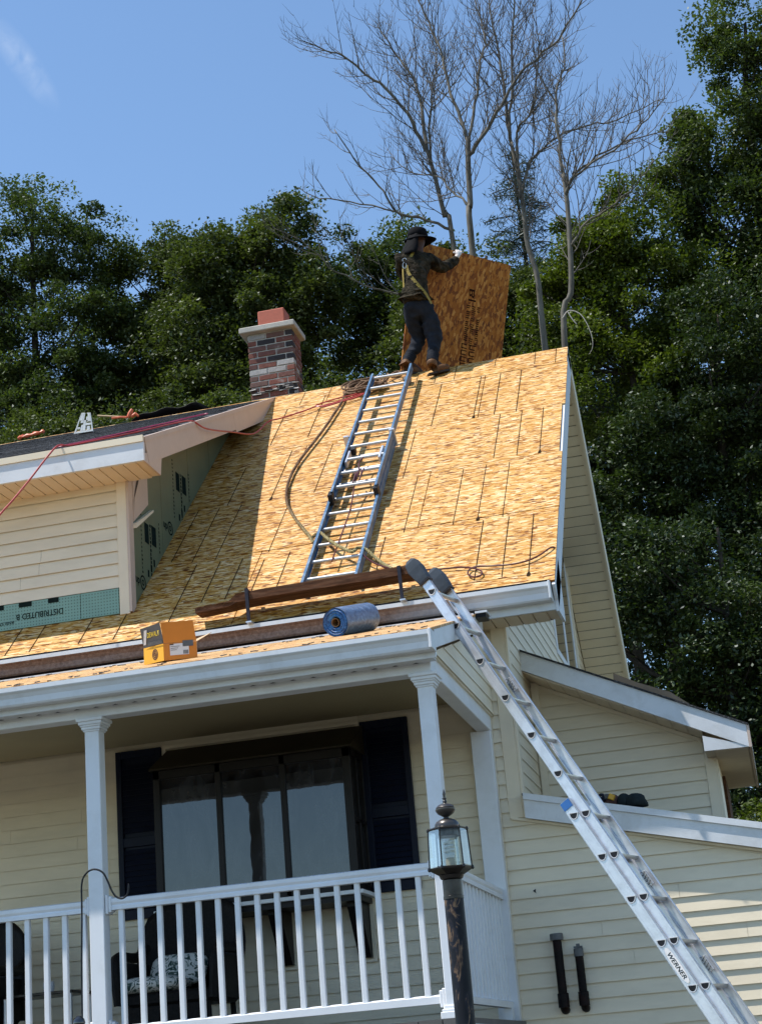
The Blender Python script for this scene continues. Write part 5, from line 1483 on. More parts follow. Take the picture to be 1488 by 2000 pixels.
# faces: left face spans along -fl dir, right face along fr dir from near vertical edge
PL = Vector((-0.158, 0.05, 0.0)); PRt = Vector((0.200, 0.085, 0.01))
hb = 0.115
def quad(name, a, b, c, d, mat, t=0.004, parent=None):
    a, b, c, d = map(Vector, (a, b, c, d)); nrm = (b - a).cross(d - a).normalized() * t
    return MB().hexa([a, b, c, d, a + nrm, b + nrm, c + nrm, d + nrm]).build(name, mat, parent or BX)
N0 = bc; A0 = bc + PL; C0 = bc + PRt; D0 = bc + PL + PRt
zt_ = Vector((0, 0, hb))
quad('left_side', A0, N0, N0 + zt_, A0 + zt_, M['yellow_box'])
quad('right_side', N0, C0, C0 + zt_, N0 + zt_, M['orange_box'])
quad('back_side', C0, D0, D0 + zt_, C0 + zt_, M['card_in'])
quad('far_side', D0, A0, A0 + zt_, D0 + zt_, M['card_in'])
quad('bottom', A0 + ez * .002, N0 + ez * .002, C0 + ez * .002, D0 + ez * .002, M['card_in'])
# raised flaps
quad('grey_flap', A0 + zt_ * 1.02, N0 + zt_ * 1.02 + Vector((0.003, 0, 0)), N0 + zt_ * 2.22 + Vector((-0.012, -0.03, 0)), A0 + zt_ * 2.12 + Vector((-0.010, -0.03, 0)), M['grey_box'])
quad('orange_flap', N0 + zt_ * 1.02, C0 + zt_ * 1.02, C0 + zt_ * 2.22 + Vector((-0.012, -0.02, 0)), N0 + zt_ * 2.24 + Vector((-0.010, -0.02, 0)), M['orange_box'])
quad('side_flap', C0 + zt_ * 1.0, D0 + zt_ * 1.0, D0 + zt_ * 1.25 + Vector((0.10, 0.03, 0.0)), C0 + zt_ * 1.45 + Vector((0.10, 0.02, 0.0)), M['card_in'])
lx = (N0 - A0).normalized(); ln_ = lx.cross(ez).normalized()
if ln_.y > 0: ln_ = -ln_
fo = ln_ * 0.012
quad('white_stripe', A0 + zt_ * 1.15 + lx * .010 + fo * 1.2, A0 + zt_ * 1.15 + lx * .030 + fo * 1.2, A0 + zt_ * 1.95 + lx * .060 + fo * 3.3, A0 + zt_ * 1.95 + lx * .036 + fo * 3.3, M['paper'], 0.001)
text_part('lettering', 'DEWALT', M['yellow_print'], BX, A0 + zt_ * 1.50 + lx * 0.052 + fo * 2.4, lx, (ez + ln_ * 0.25), 0.047, 0.105, shear=0.3)
quad('grey_strip', A0 + zt_ * 1.03 + lx * .045 + fo * .9, N0 + zt_ * 1.03 + fo * .9 - lx * .004, N0 + zt_ * 1.25 + fo * 1.3 - lx * .004, A0 + zt_ * 1.25 + lx * .045 + fo * 1.3, M['pipe_grey'], 0.001)
# printed coil picture
cc_ = A0 + lx * 0.095 + ez * 0.055 + ln_ * 0.0055
m_ = MB(); n = 18
for r0, r1 in ((0.034, 0.026), (0.022, 0.015), (0.011, 0.004)):
    vs = [cc_ + lx * (r0 * 0.7 * math.cos(2 * math.pi * k / n)) + ez * (r0 * 1.1 * math.sin(2 * math.pi * k / n)) for k in range(n)] + [cc_ + lx * (r1 * 0.7 * math.cos(2 * math.pi * k / n)) + ez * (r1 * 1.1 * math.sin(2 * math.pi * k / n)) for k in range(n)]
    m_.add(vs, [(k, (k + 1) % n, n + (k + 1) % n, n + k) for k in range(n)])
m_.build('printed_coil', M['tool_brown'], BX)
rx_ = (C0 - N0).normalized(); rn = ez.cross(rx_).normalized()
if rn.y > 0: rn = -rn
def rlab(a0, a1, z0, z1, mat, off=0.006, nm='label'):
    o = N0 + rn * off
    return quad(nm, o + rx_ * a0 + ez * z0, o + rx_ * a1 + ez * z0, o + rx_ * a1 + ez * z1, o + rx_ * a0 + ez * z1, mat, 0.0006)
rlab(0.040, 0.165, 0.030, 0.108, M['paper'])
rlab(0.125, 0.195, 0.085, 0.125, M['pipe_grey'], 0.0072, 'grey_sticker')
for k in range(7): rlab(0.128 + k * 0.005, 0.1305 + k * 0.005, 0.034, 0.060, M['ink'], 0.0072, 'barcode')
for k in range(3): rlab(0.045, 0.105 - 0.01 * k, 0.088 - k * 0.012, 0.091 - k * 0.012, M['tool_brown'], 0.0072, 'print_line')
rlab(0.040, 0.065, 0.100, 0.108, M['tool_brown'], 0.0072, 'print_line')

# scrap of peeling paint / torn wrap behind the silver ladder
m_ = MB(); rg1 = random.Random(6); cs = []
for i in range(8):
    for j in range(3):
        cs.append((-1.862 + 0.006 * i + 0.018 * j + rg1.uniform(-.005, .005), 10.45 + rg1.uniform(-.01, .01), 4.42 - 0.020 * i + rg1.uniform(-.003, .003)))
fs = [(i * 3 + j, i * 3 + j + 1, i * 3 + j + 4, i * 3 + j + 3) for i in range(7) for j in range(2)]
m_.add(cs, fs); o = m_.build('paper_scrap', M['scrap'])
sm_ = o.modifiers.new('thickness', 'SOLIDIFY'); sm_.thickness = 0.004
tag(o, 'crumpled peach scrap poking out behind the silver ladder rail on the porch roof', 'scrap')

# ------------------------------------------------------------------ things on the dormer roof
PT = thing('roof_plate', 'white slotted metal plate standing on the dark dormer shingles', 'plate', (-5.9, 14.2, 7.75))
def pl_q(x, z): return (x, 14.2 - 0.0, z)
m_ = MB()
outl = [(-6.003, 7.749), (-5.799, 7.746), (-5.822, 7.945), (-5.917, 7.958)]
def pt(u, v):
    b0_ = Vector((outl[0][0], outl[0][1])).lerp(Vector((outl[1][0], outl[1][1])), u); t0_ = Vector((outl[3][0], outl[3][1])).lerp(Vector((outl[2][0], outl[2][1])), u)
    q = b0_.lerp(t0_, v); return q
def pblk(u0, u1, v0, v1):
    a, b, c, d = pt(u0, v0), pt(u1, v0), pt(u1, v1), pt(u0, v1)
    m_.hexa([(a.x, 14.196, a.y), (b.x, 14.196, b.y), (b.x, 14.206, b.y), (a.x, 14.206, a.y), (d.x, 14.196, d.y), (c.x, 14.196, c.y), (c.x, 14.206, c.y), (d.x, 14.206, d.y)])
for blk in ((0, 0.08, 0, 1), (0.92, 1, 0, 1), (0.08, 0.92, 0, 0.09), (0.08, 0.42, 0.93, 1), (0.62, 0.92, 0.93, 1), (0.08, 0.30, 0.62, 0.93), (0.70, 0.92, 0.55, 0.93), (0.42, 0.58, 0.09, 0.62), (0.2, 0.42, 0.50, 0.62), (0.58, 0.92, 0.36, 0.46), (0.08, 0.25, 0.22, 0.30), (0.30, 0.42, 0.09, 0.40), (0.66, 0.84, 0.09, 0.30), (0.30, 0.42, 0.62, 0.93), (0.58, 0.70, 0.62, 0.80)):
    pblk(*blk)
m_.build('slotted_plate', M['plate'], PT, bevel=0.002)
MB().box(-5.98, -5.82, 14.205, 14.33, 7.76, 7.768).build('plate_foot', M['plate'], PT)
HM = thing('hand_tool', 'long wooden handled tool with orange grips lying on the dormer ridge', 'tool', (-6.0, 15.35, 8.33))
MB().tube([(-6.215, 15.35, 8.415), (-5.86, 15.35, 8.335)], 0.009, 8).build('handle', M['wood_handle'], HM, smooth=True)
MB().tube([(-5.875, 15.35, 8.33), (-5.85, 15.35, 8.375), (-5.825, 15.35, 8.42)], [0.02, 0.028, 0.016], 8).build('grip', M['orange'], HM, smooth=True)
MB().tube([(-5.84, 15.35, 8.335), (-5.79, 15.35, 8.36), (-5.76, 15.35, 8.33)], [0.018, 0.022, 0.012], 8).build('grip', M['orange'], HM, smooth=True)
MB().tube([(-6.05, 15.33, 8.35), (-5.95, 15.33, 8.345), (-5.88, 15.33, 8.33)], 0.012, 6).build('cable', M['orange'], HM, smooth=True)
m_ = MB(); rg2 = random.Random(1); pts = [(-7.05, 15.2, 8.24), (-6.99, 15.18, 8.255), (-6.93, 15.2, 8.25), (-6.88, 15.2, 8.275), (-6.82, 15.21, 8.27), (-6.76, 15.2, 8.28), (-6.82, 15.16, 8.25), (-6.95, 15.15, 8.235), (-7.03, 15.14, 8.225)]
m_.tube(bez(pts, 5), [0.016 + 0.007 * math.sin(i * 1.7) for i in range(len(bez(pts, 5)))], 6)
o = m_.build('orange_strap', M['orange'], None, smooth=True); tag(o, 'bundled orange strap lying near the left end of the dormer ridge', 'strap')
# black tarp heap behind ridge
m_ = MB(); nx, ny = 14, 6; vs = []
for i in range(nx):
    for j in range(ny):
        u = i / (nx - 1); v = j / (ny - 1)
        hgt = 0.16 * math.sin(math.pi * u) ** 0.8 * math.sin(math.pi * (0.15 + 0.7 * v)) * (1 + 0.25 * math.sin(9 * u + 2 * v) ) + 0.02 * math.sin(17 * u) 
        vs.append((-5.86 + 0.86 * u, 15.40 + 0.45 * v, dz(YDR) - 0.03 - 0.3 * v + hgt + 0.02 * u))
fs = [(i * ny + j, i * ny + j + 1, (i + 1) * ny + j + 1, (i + 1) * ny + j) for i in range(nx - 1) for j in range(ny - 1)]
m_.add(vs, fs); o = m_.build('tarp', M['tarp'], None, smooth='all')
s_ = o.modifiers.new('thickness', 'SOLIDIFY'); s_.thickness = 0.004
tag(o, 'crumpled black tarp heaped on the dormer ridge left of the chimney', 'tarp')

# ------------------------------------------------------------------ cardboard on the upper addition roof
m_ = MB()
yb = 13.45
top_ = [(-1.02, 4.49 - 0.33), (-0.62, 4.31), (-0.50, 4.28), (-0.32, 4.09)]
def sheetp(x, y, h): return (x, y, a2z(x) + 0.02 + h)
vs = []
colx = [-1.03, -0.85, -0.60, -0.45, -0.30]; hh_ = [0.20, 0.185, 0.195, 0.14, 0.03]
for x, h in zip(colx, hh_):
    vs += [sheetp(x + 0.02, 13.0, 0.0), sheetp(x, 13.35, h), sheetp(x + 0.01, 13.75, h * 0.9), sheetp(x + 0.02, 14.0, 0.02)]
fs = [(i * 4 + j, i * 4 + j + 1, (i + 1) * 4 + j + 1, (i + 1) * 4 + j) for i in range(4) for j in range(3)]
m_.add(vs, fs); o = m_.build('cardboard_sheet', M['cardboard'])
s_ = o.modifiers.new('thickness', 'SOLIDIFY'); s_.thickness = 0.006
tag(o, 'folded brown cardboard sheet lying on the upper side roof', 'cardboard')

# ------------------------------------------------------------------ tool pouch on lower roof
TP = thing('tool_belt', 'dark tool belt with a yellow tape measure on the lower side roof', 'tool belt', (-0.98, 12.0, 3.2))
def blob(c, rx, ry, rz, mat, name, seed=0, n=10, flat=0.35):
    m_ = MB(); vs = []; rg_ = random.Random(seed); ph = rg_.uniform(0, 6)
    for i in range(n + 1):
        th = math.pi * i / n
        for k in range(14):
            a = 2 * math.pi * k / 14
            rr3 = 1 + 0.10 * math.sin(3 * a + ph + i) + 0.07 * math.sin(5 * a - i + ph)
            z = math.cos(th); z = max(z, -flat)
            vs.append((c[0] + rx * math.sin(th) * math.cos(a) * rr3, c[1] + ry * math.sin(th) * math.sin(a) * rr3, c[2] + rz * z))
    fs = [(i * 14 + k, i * 14 + (k + 1) % 14, (i + 1) * 14 + (k + 1) % 14, (i + 1) * 14 + k) for i in range(n) for k in range(14)]
    m_.add(vs, fs); return m_.build(name, mat, TP, smooth='all')
blob((-0.885, 11.95, 3.232), 0.085, 0.09, 0.075, M['tool_black'], 'pouch', 1)
blob((-0.965, 11.97, 3.248), 0.055, 0.07, 0.070, M['tool_black'], 'pouch', 2)
blob((-1.055, 11.97, 3.262), 0.07, 0.06, 0.062, M['tool_brown'], 'pouch', 3)
MB().obox((-1.043, 11.90, 3.290), (1, 0, -0.5), (0, 1, 0), (0.5, 0, 1), 0.022, 0.02, 0.020).build('tape_measure', M['tool_yellow'], TP, bevel=0.004)
MB().tube(bez([(-1.16, 11.95, 3.285), (-1.12, 11.93, 3.32), (-1.085, 11.93, 3.29), (-1.14, 11.92, 3.28), (-1.10, 11.92, 3.30)], 4), 0.012, 6).build('strap', M['strap'], TP, smooth=True)
MB().lathe([(0.004, -0.02), (0.018, -0.015), (0.02, 0.015), (0.006, 0.02)], (-1.078, 11.92, 3.300), 8).build('tool_socket', M['pipe_grey'], TP)
MB().tube([(-1.18, 11.97, 3.28), (-1.175, 11.96, 3.36)], [0.014, 0.008], 6).build('tool_handle', M['black'], TP)

# ------------------------------------------------------------------ lamp post
lx0, ly0 = -1.243, 6.60
LP = thing('lamp_post', 'weathered black post lamp with six-sided glass lantern before the porch', 'lamp post', (lx0, ly0, 0))
MB().lathe([(0.0385, 0), (0.0385, 2.205)], (lx0, ly0, 0), 24).build('post', M['post'], LP, smooth=True)
MB().lathe([(0.0385, 2.19), (0.0405, 2.191), (0.0405, 2.203), (0.039, 2.204), (0.039, 2.264), (0.030, 2.268)], (lx0, ly0, 0), 24).build('collar', M['dark_metal'], LP, smooth=True)
hexr = lambda r, z, ph=0.30: [(lx0 + r * math.cos(ph + k * math.pi / 3), ly0 + r * math.sin(ph + k * math.pi / 3), z) for k in range(6)]
def hexring(mb, lst):
    vs = []; 
    for r, z in lst: vs += hexr(r, z)
    fs = []
    for i in range(len(lst) - 1):
        fs += [(i * 6 + k, i * 6 + (k + 1) % 6, (i + 1) * 6 + (k + 1) % 6, (i + 1) * 6 + k) for k in range(6)]
    mb.add(vs, fs + [tuple(range(6))[::-1], tuple(range(len(vs) - 6, len(vs)))])
m_ = MB(); m_.lathe([(0.030, 2.262), (0.044, 2.270), (0.050, 2.284), (0.036, 2.290)], (lx0, ly0, 0), 20); hexring(m_, [(0.050, 2.284), (0.086, 2.305), (0.088, 2.311), (0.081, 2.315)])
m_.build('lantern_base', M['dark_metal'], LP)
zb_, zt2 = 2.315, 2.463; rb_, rt2 = 0.088, 0.0905
B_ = hexr(0.0845, zb_); T_ = hexr(0.0785, zt2)
for k in range(6):
    m_ = MB().tube([B_[k], T_[k]], 0.0033, 6); m_.build('corner_bar', M['dark_metal'], LP)
    a, b, c, d = [Vector(q) for q in (B_[k], B_[(k + 1) % 6], T_[(k + 1) % 6], T_[k])]
    ctr = (a + b + c + d) / 4; q = [ctr + (v - ctr) * 0.965 for v in (a, b, c, d)]
    MB().add(q, [(0, 1, 2, 3)]).build('glass_pane', M['glass'], LP)
    MB().lathe([(0.002, -0.008), (0.006, -0.004), (0.005, 0.004), (0.001, 0.010)], T_[k], 8).build('corner_knob', M['dark_metal'], LP)
    MB().tube([T_[k], T_[(k + 1) % 6]], 0.0035, 5).build('top_bar', M['dark_metal'], LP)
    e_ = (Vector(B_[k]) - Vector((lx0, ly0, zb_))).normalized()
    MB().lathe([(0.002, -0.010), (0.007, -0.004), (0.005, 0.006)], Vector(B_[k]) + e_ * 0.002 - Vector((0, 0, 0.004)), 8).build('corner_knob', M['dark_metal'], LP)
m_ = MB(); hexring(m_, [(0.0785, 2.4635), (0.079, 2.468), (0.050, 2.476), (0.049, 2.470)])
m_.build('lantern_top', M['dark_metal'], LP)
m_ = MB(); m_.lathe([(r_, h_ if h_ < 2.47 else 2.47 + (h_ - 2.47) * 0.80) for r_, h_ in [(0.049, 2.435), (0.049, 2.477), (0.0475, 2.490), (0.040, 2.503), (0.026, 2.513), (0.012, 2.518), (0.010, 2.524), (0.018, 2.530), (0.032, 2.541), (0.0395, 2.555), (0.0405, 2.561), (0.0405, 2.564), (0.037, 2.567), (0.038, 2.571), (0.030, 2.583), (0.018, 2.590), (0.008, 2.592), (0.006, 2.596), (0.009, 2.600), (0.008, 2.606), (0.005, 2.611), (0.0085, 2.616), (0.0085, 2.620), (0.005, 2.622), (0.0055, 2.634), (0.0065, 2.640), (0.004, 2.652), (0.001, 2.664)]], (lx0, ly0, 0), 28)
for i in range(len(m_.v)):
    x_, y_, z_ = m_.v[i]
m_.build('dome', M['lamp_shell'], LP, smooth=True)
# inner chimney glass, bulb and socket
MB().lathe([(0.040, 2.317), (0.040, 2.435)], (lx0, ly0, 0), 24, cap=False).build('inner_glass', M['glass'], LP, smooth=True)
MB().lathe([(0.018, 2.316), (0.018, 2.345), (0.014, 2.348)], (lx0, ly0, 0), 16).build('socket', M['socket'], LP, smooth=True)
MB().lathe([(0.013, 2.348), (0.019, 2.352), (0.020, 2.362), (0.016, 2.367)], (lx0, ly0, 0), 16).build('bulb_base', M['white_glass'], LP, smooth=True)
sp = [(lx0 + 0.0165 * math.cos(a), ly0 + 0.0165 * math.sin(a), 2.368 + a * 0.0026) for a in [i * 0.35 for i in range(55)]]
MB().tube(sp, 0.0048, 7).build('spiral_bulb', M['white_glass'], LP, smooth=True)

# ------------------------------------------------------------------ shepherd's hook
SH = thing('shepherd_hook', 'thin black curved garden hook standing before the left column', 'hook', (-3.80, 8.9, 0))
pts = [(-3.815, 8.9, 0), (-3.800, 8.9, 1.95), (-3.787, 8.9, 2.55), (-3.785, 8.9, 2.70), (-3.77, 8.9, 2.755), (-3.735, 8.9, 2.785), (-3.695, 8.9, 2.788), (-3.655, 8.9, 2.765), (-3.63, 8.9, 2.72), (-3.605, 8.9, 2.66), (-3.58, 8.9, 2.625), (-3.545, 8.9, 2.612), (-3.515, 8.9, 2.63), (-3.505, 8.9, 2.665), (-3.505, 8.9, 2.69)]
P_ = bez(pts, 6)
MB().tube(P_, [0.0055] * (len(P_) - 4) + [0.005, 0.004, 0.003, 0.001], 8).build('rod', M['black'], SH, smooth=True)
n = 16
MB().lathe([(0.002, 0), (0.018, 0.006), (0.030, 0.022), (0.034, 0.04), (0.028, 0.060), (0.012, 0.074), (0.004, 0.078)], (-3.806, 8.87, 1.930), n).build('glass_ornament', M['pane'], SH, smooth='all')

# ------------------------------------------------------------------ porch furniture
def chair(x, y, label):
    C_ = thing('wicker_chair', label, 'chair', (x, y, 1.836), 'wicker chairs on the porch')
    # tall rounded back (arched sheet with thickness)
    m_ = MB(); nu, nv = 12, 10; vs = []
    def bp(u, v, t):
        a = (u - 0.5) * 2
        wdt = 0.30 + 0.09 * math.sin(math.pi * min(1, v * 0.9)) 
        h = 0.34 + v * (0.70 - 0.14 * abs(a) ** 2.6)
        return (x + a * wdt, y + 0.24 + 0.16 * v - 0.14 * abs(a) ** 2 + t, 1.836 + h)
    for t in (0, 0.035):
        for i in range(nu + 1):
            for j in range(nv + 1): vs.append(bp(i / nu, j / nv, t))
    K = (nu + 1) * (nv + 1); fs = []
    for i in range(nu):
        for j in range(nv):
            a = i * (nv + 1) + j; fs.append((a, a + 1, a + nv + 2, a + nv + 1)); fs.append((K + a, K + a + nv + 1, K + a + nv + 2, K + a + 1))
    for i in range(nu):
        a = i * (nv + 1) + nv; fs.append((a, a + nv + 1, K + a + nv + 1, K + a))
    for j in range(nv):
        fs.append((j, K + j, K + j + 1, j + 1)); a = nu * (nv + 1) + j; fs.append((a, a + 1, K + a + 1, K + a))
    m_.add(vs, fs); m_.build('backrest', M['wicker'], C_, smooth='all')
    MB().box(x - 0.31, x + 0.31, y - 0.30, y + 0.26, 1.836 + 0.28, 1.836 + 0.37).build('seat', M['wicker'], C_, bevel=0.02)
    for sx in (-1, 1):
        pts = [(x + sx * 0.33, y - 0.32, 1.836 + 0.30), (x + sx * 0.35, y - 0.32, 1.836 + 0.55), (x + sx * 0.36, y - 0.20, 1.836 + 0.62), (x + sx * 0.36, y + 0.10, 1.836 + 0.63), (x + sx * 0.34, y + 0.26, 1.836 + 0.70)]
        MB().tube(bez(pts, 4), 0.035, 8).build('armrest', M['wicker'], C_, smooth=True)
        MB().box(x + sx * 0.33 - 0.02, x + sx * 0.33 + 0.02, y - 0.30, y + 0.24, 1.836 + 0.30, 1.836 + 0.58).build('side_panel', M['wicker'], C_)
        for sy in (-0.27, 0.24):
            MB().tube([(x + sx * 0.28, y + sy, 1.836), (x + sx * 0.27, y + sy, 1.836 + 0.3)], 0.02, 8).build('leg', M['wicker'], C_)
    MB().box(x - 0.27, x + 0.27, y - 0.302, y - 0.28, 1.836 + 0.06, 1.836 + 0.28).build('skirt', M['wicker'], C_)
    return C_
chair(-3.98, 11.02, 'dark wicker armchair with leaf print cushions under the bay window')
chair(-5.62, 11.10, 'dark wicker armchair at the far left edge of the porch')
CU = MB(); 
def cushion(cx_, cy_, cz_, rx, ry, rz, tilt, label):
    m_ = MB(); n, k_ = 8, 20; vs = []
    for i in range(n + 1):
        th = math.pi * i / n
        for k in range(k_):
            a = 2 * math.pi * k / k_
            ca, sa = math.cos(a), math.sin(a)
            ex_ = lambda v: math.copysign(abs(v) ** 0.55, v)
            p = Vector((rx * ex_(ca) * math.sin(th) ** 0.6, ry * ex_(sa) * math.sin(th) ** 0.6, rz * math.cos(th)))
            p.rotate(Euler((tilt, 0, 0.1))); vs.append(p + Vector((cx_, cy_, cz_)))
    fs = [(i * k_ + k, i * k_ + (k + 1) % k_, (i + 1) * k_ + (k + 1) % k_, (i + 1) * k_ + k) for i in range(n) for k in range(k_)]
    m_.add(vs, fs); o = m_.build('cushion', M['cushion'], None, smooth='all'); tag(o, label, 'cushion', 'leaf print cushions'); return o
cushion(-4.13, 10.90, 1.836 + 0.42, 0.24, 0.22, 0.06, 0.0, 'leaf print seat cushion lying flat on the wicker chair')
cushion(-4.02, 11.08, 1.836 + 0.52, 0.20, 0.13, 0.055, 0.9, 'leaf print cushion leaning against the wicker chair back')
TB = thing('side_table', 'small dark metal side table standing left of the porch column', 'table', (-5.0, 11.15, 1.836))
MB().box(-5.28, -4.74, 10.95, 11.35, 2.27, 2.29).build('table_top', M['dark_metal'], TB, bevel=0.004)
for sx in (-5.25, -4.77):
    for sy in (10.98, 11.32):
        MB().tube([(sx, sy, 1.836), (sx, sy, 2.27)], 0.014, 8).build('leg', M['alu'], TB, smooth=True)
MB().box(-5.24, -4.78, 10.99, 11.31, 1.98, 2.0).build('shelf', M['dark_metal'], TB)
o = MB().lathe([(0.02, 0), (0.035, 0.004), (0.040, 0.05), (0.036, 0.075)], (-4.98, 11.1, 2.29), 14).build('cup', M['white'], None, smooth=True)
tag(o, 'small white cup standing on the dark metal side table', 'cup')
# hanging spider plant just inside the bay window is behind dark glass: built in front sash line
HP = thing('spider_plant', 'pale spider plant hanging inside the bay window', 'plant', (-3.55, 11.53, 3.52))
m_ = MB(); rg3 = random.Random(11)
for k in range(12):
    a = rg3.uniform(0, 6.28); l = rg3.uniform(0.12, 0.24); c0 = Vector((-3.55, 11.60, 3.52))
    d = Vector((math.cos(a), math.sin(a) * 0.2, 0))
    pts = [c0, c0 + d * l * 0.5 + Vector((0, 0, 0.10)), c0 + d * l + Vector((0, 0, 0.06)), c0 + d * l * 1.3 - Vector((0, 0, 0.05))]
    m_.tube(bez(pts, 3), 0.0035, 4)
m_.build('leaves', M['plant'], HP)
MB().lathe([(0.05, 0), (0.07, 0.10), (0.075, 0.11)], (-3.55, 11.62, 3.42), 14).build('pot', M['room'], HP)

# ------------------------------------------------------------------ the held OSB sheet
TLc = Vector((-2.645, 15.356, 9.766)); TRc = Vector((-1.770, 16.158, 9.683)); DNv = Vector((-0.2865, 0.187, -1.22)).normalized()
sw = (TRc - TLc).normalized(); DNv = (DNv - sw * DNv.dot(sw)).normalized()
wS = (TRc - TLc).length; hS = 1.62; nS = sw.cross(DNv).normalized()
if nS.y > 0: nS = -nS
SH_ = thing('osb_sheet', 'loose reddish brown wood sheet held upright on the ridge by the worker', 'wood sheet', (TLc + TRc) / 2 + DNv * hS)
m_ = MB(); a, b, c, d = TLc, TRc, TRc + DNv * hS, TLc + DNv * hS
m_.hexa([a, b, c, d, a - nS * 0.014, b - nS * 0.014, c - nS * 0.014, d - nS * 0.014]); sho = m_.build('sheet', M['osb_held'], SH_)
uvl = sho.data.uv_layers.new(name='UVMap'); so_ = ORIG[SH_.name]
for lp in sho.data.loops:
    q_ = sho.data.vertices[lp.vertex_index].co + so_ - TLc
    uvl.data[lp.index].uv = (q_.dot(sw), q_.dot(DNv))
# stamp print down the sheet
def stp(u, v): return TLc + sw * u + DNv * v + nS * 0.0015
def stq(mb, u0, u1, v0, v1): mb.add([stp(u0, v0), stp(u1, v0), stp(u1, v1), stp(u0, v1)], [(0, 1, 2, 3)])
rg4 = random.Random(21)
m_ = MB()
ub = 0.80
text_part('stamp_lettering', 'B|', M['ink_brown'], SH_, stp(ub - 0.02, 0.35), DNv, -sw, 0.10, 0.13)
v = 0.54
while v < 0.98:
    for (uu, wd) in ((ub - 0.10, 0.05), (ub - 0.035, 0.05), (ub + 0.03, 0.04)):
        if rg4.random() < 0.85: stq(m_, uu, uu + wd * rg4.uniform(0.7, 1), v, v + rg4.uniform(0.008, 0.014))
    v += 0.022
for k in range(4):
    v = 0.96 + k * 0.07
    for uu in (ub - 0.12, ub - 0.02):
        stq(m_, uu, uu + 0.07, v, v + 0.010); stq(m_, uu, uu + 0.012, v, v + 0.05); stq(m_, uu, uu + 0.07, v + 0.042, v + 0.052)
for k in range(3):
    stq(m_, ub - 0.14 + k * 0.07, ub - 0.09 + k * 0.07, 1.24, 1.38)
m_.build('stamp_print', M['ink_brown'], SH_, kind='stuff')

# ------------------------------------------------------------------ person
from mathutils import noise as mn
def wrinkle(o, amp, sc, off=0.0):
    me = o.data
    ns = [v.normal.copy() for v in me.vertices]
    for v, n_ in zip(me.vertices, ns):
        p = Vector((v.co.x * sc[0], v.co.y * sc[1], v.co.z * sc[2] + v.co.x * sc[2] * 0.35)) + Vector((off, 0, 0))
        r_ = 1 - abs(mn.noise(p)) * 2.2
        v.co += n_ * amp * (r_ - 0.4)
PN = thing('person', 'worker in black sun hat, camouflage jacket, dark trousers and yellow harness standing on the ridge', 'person', (-2.66, 15.25, 8.2))
def skin(name, verts, edges, radii, mat, parent, sub=2, root=0, smooth=True):
    off = ORIG[parent.name]
    me = bpy.data.meshes.new(name)
    me.from_pydata([tuple(Vector(v) - off) for v in verts], edges, [])
    me.skin_vertices.new(name='') if hasattr(me, 'skin_vertices') and len(me.skin_vertices) == 0 and hasattr(me.skin_vertices, 'new') else None
    bm = bmesh.new(); bm.from_mesh(me)
    lay = bm.verts.layers.skin.verify(); bm.verts.ensure_lookup_table()
    for i, v in enumerate(bm.verts):
        r = radii[i]; v[lay].radius = (r, r) if isinstance(r, (int, float)) else r
        v[lay].use_root = (i == root)
    bm.to_mesh(me); bm.free()
    me.materials.append(mat)
    o = bpy.data.objects.new(name, me); COL.objects.link(o); o.parent = parent
    md = o.modifiers.new('skin', 'SKIN'); md.use_smooth_shade = True; md.branch_smoothing = 0.3
    sb = o.modifiers.new('sub', 'SUBSURF'); sb.levels = sub; sb.render_levels = sub
    dg = bpy.context.evaluated_depsgraph_get()
    me2 = bpy.data.meshes.new_from_object(o.evaluated_get(dg))
    o.modifiers.clear(); o.data = me2
    me2.polygons.foreach_set('use_smooth', [True] * len(me2.polygons))
    if len(me2.materials) == 0: me2.materials.append(mat)
    ORIG[o.name] = off
    return o
hipc = (-2.655, 15.20, 8.93); HL = (-2.735, 15.18, 8.88); HR = (-2.575, 15.24, 8.86)
KL = (-2.700, 15.38, 8.66); KR = (-2.528, 15.30, 8.60)
AK = (-2.832, 15.30, 8.40); AKR = (-2.560, 15.19, 8.32)
ch1 = (-2.655, 15.17, 9.12); ch2 = (-2.645, 15.17, 9.30); ch3 = (-2.63, 15.18, 9.44)
nk = (-2.605, 15.20, 9.56); hd0 = (-2.59, 15.22, 9.63); hd = (-2.585, 15.22, 9.70); hd2 = (-2.585, 15.22, 9.76)
SL = (-2.775, 15.09, 9.46); SR = (-2.505, 15.28, 9.49)
EL_ = (-2.77, 15.36, 9.34); WL_ = (-2.665, 15.50, 9.50)
ER_ = (-2.405, 15.48, 9.455); WR_ = (-2.262, 15.67, 9.635); HRn = (-2.243, 15.70, 9.70)
body_v = [hipc, ch1, ch2, ch3, nk, hd0, hd, hd2, SL, EL_, WL_, SR, ER_, WR_, HL, KL, AK, HR, KR, AKR, (-2.72, 15.44, 8.31), (-2.44, 15.29, 8.22)]
body_e = [(0, 1), (1, 2), (2, 3), (3, 4), (4, 5), (5, 6), (6, 7), (3, 8), (8, 9), (9, 10), (3, 11), (11, 12), (12, 13), (0, 14), (14, 15), (15, 16), (0, 17), (17, 18), (18, 19), (16, 20), (19, 21)]
body_r = [0.07, (0.08, 0.07), (0.09, 0.075), (0.09, 0.075), 0.050, 0.068, 0.082, 0.066, 0.050, 0.036, 0.028, 0.050, 0.036, 0.028, 0.075, 0.050, 0.034, 0.075, 0.050, 0.034, 0.026, 0.026]
skin('body', body_v, body_e, body_r, M['skin'], PN)
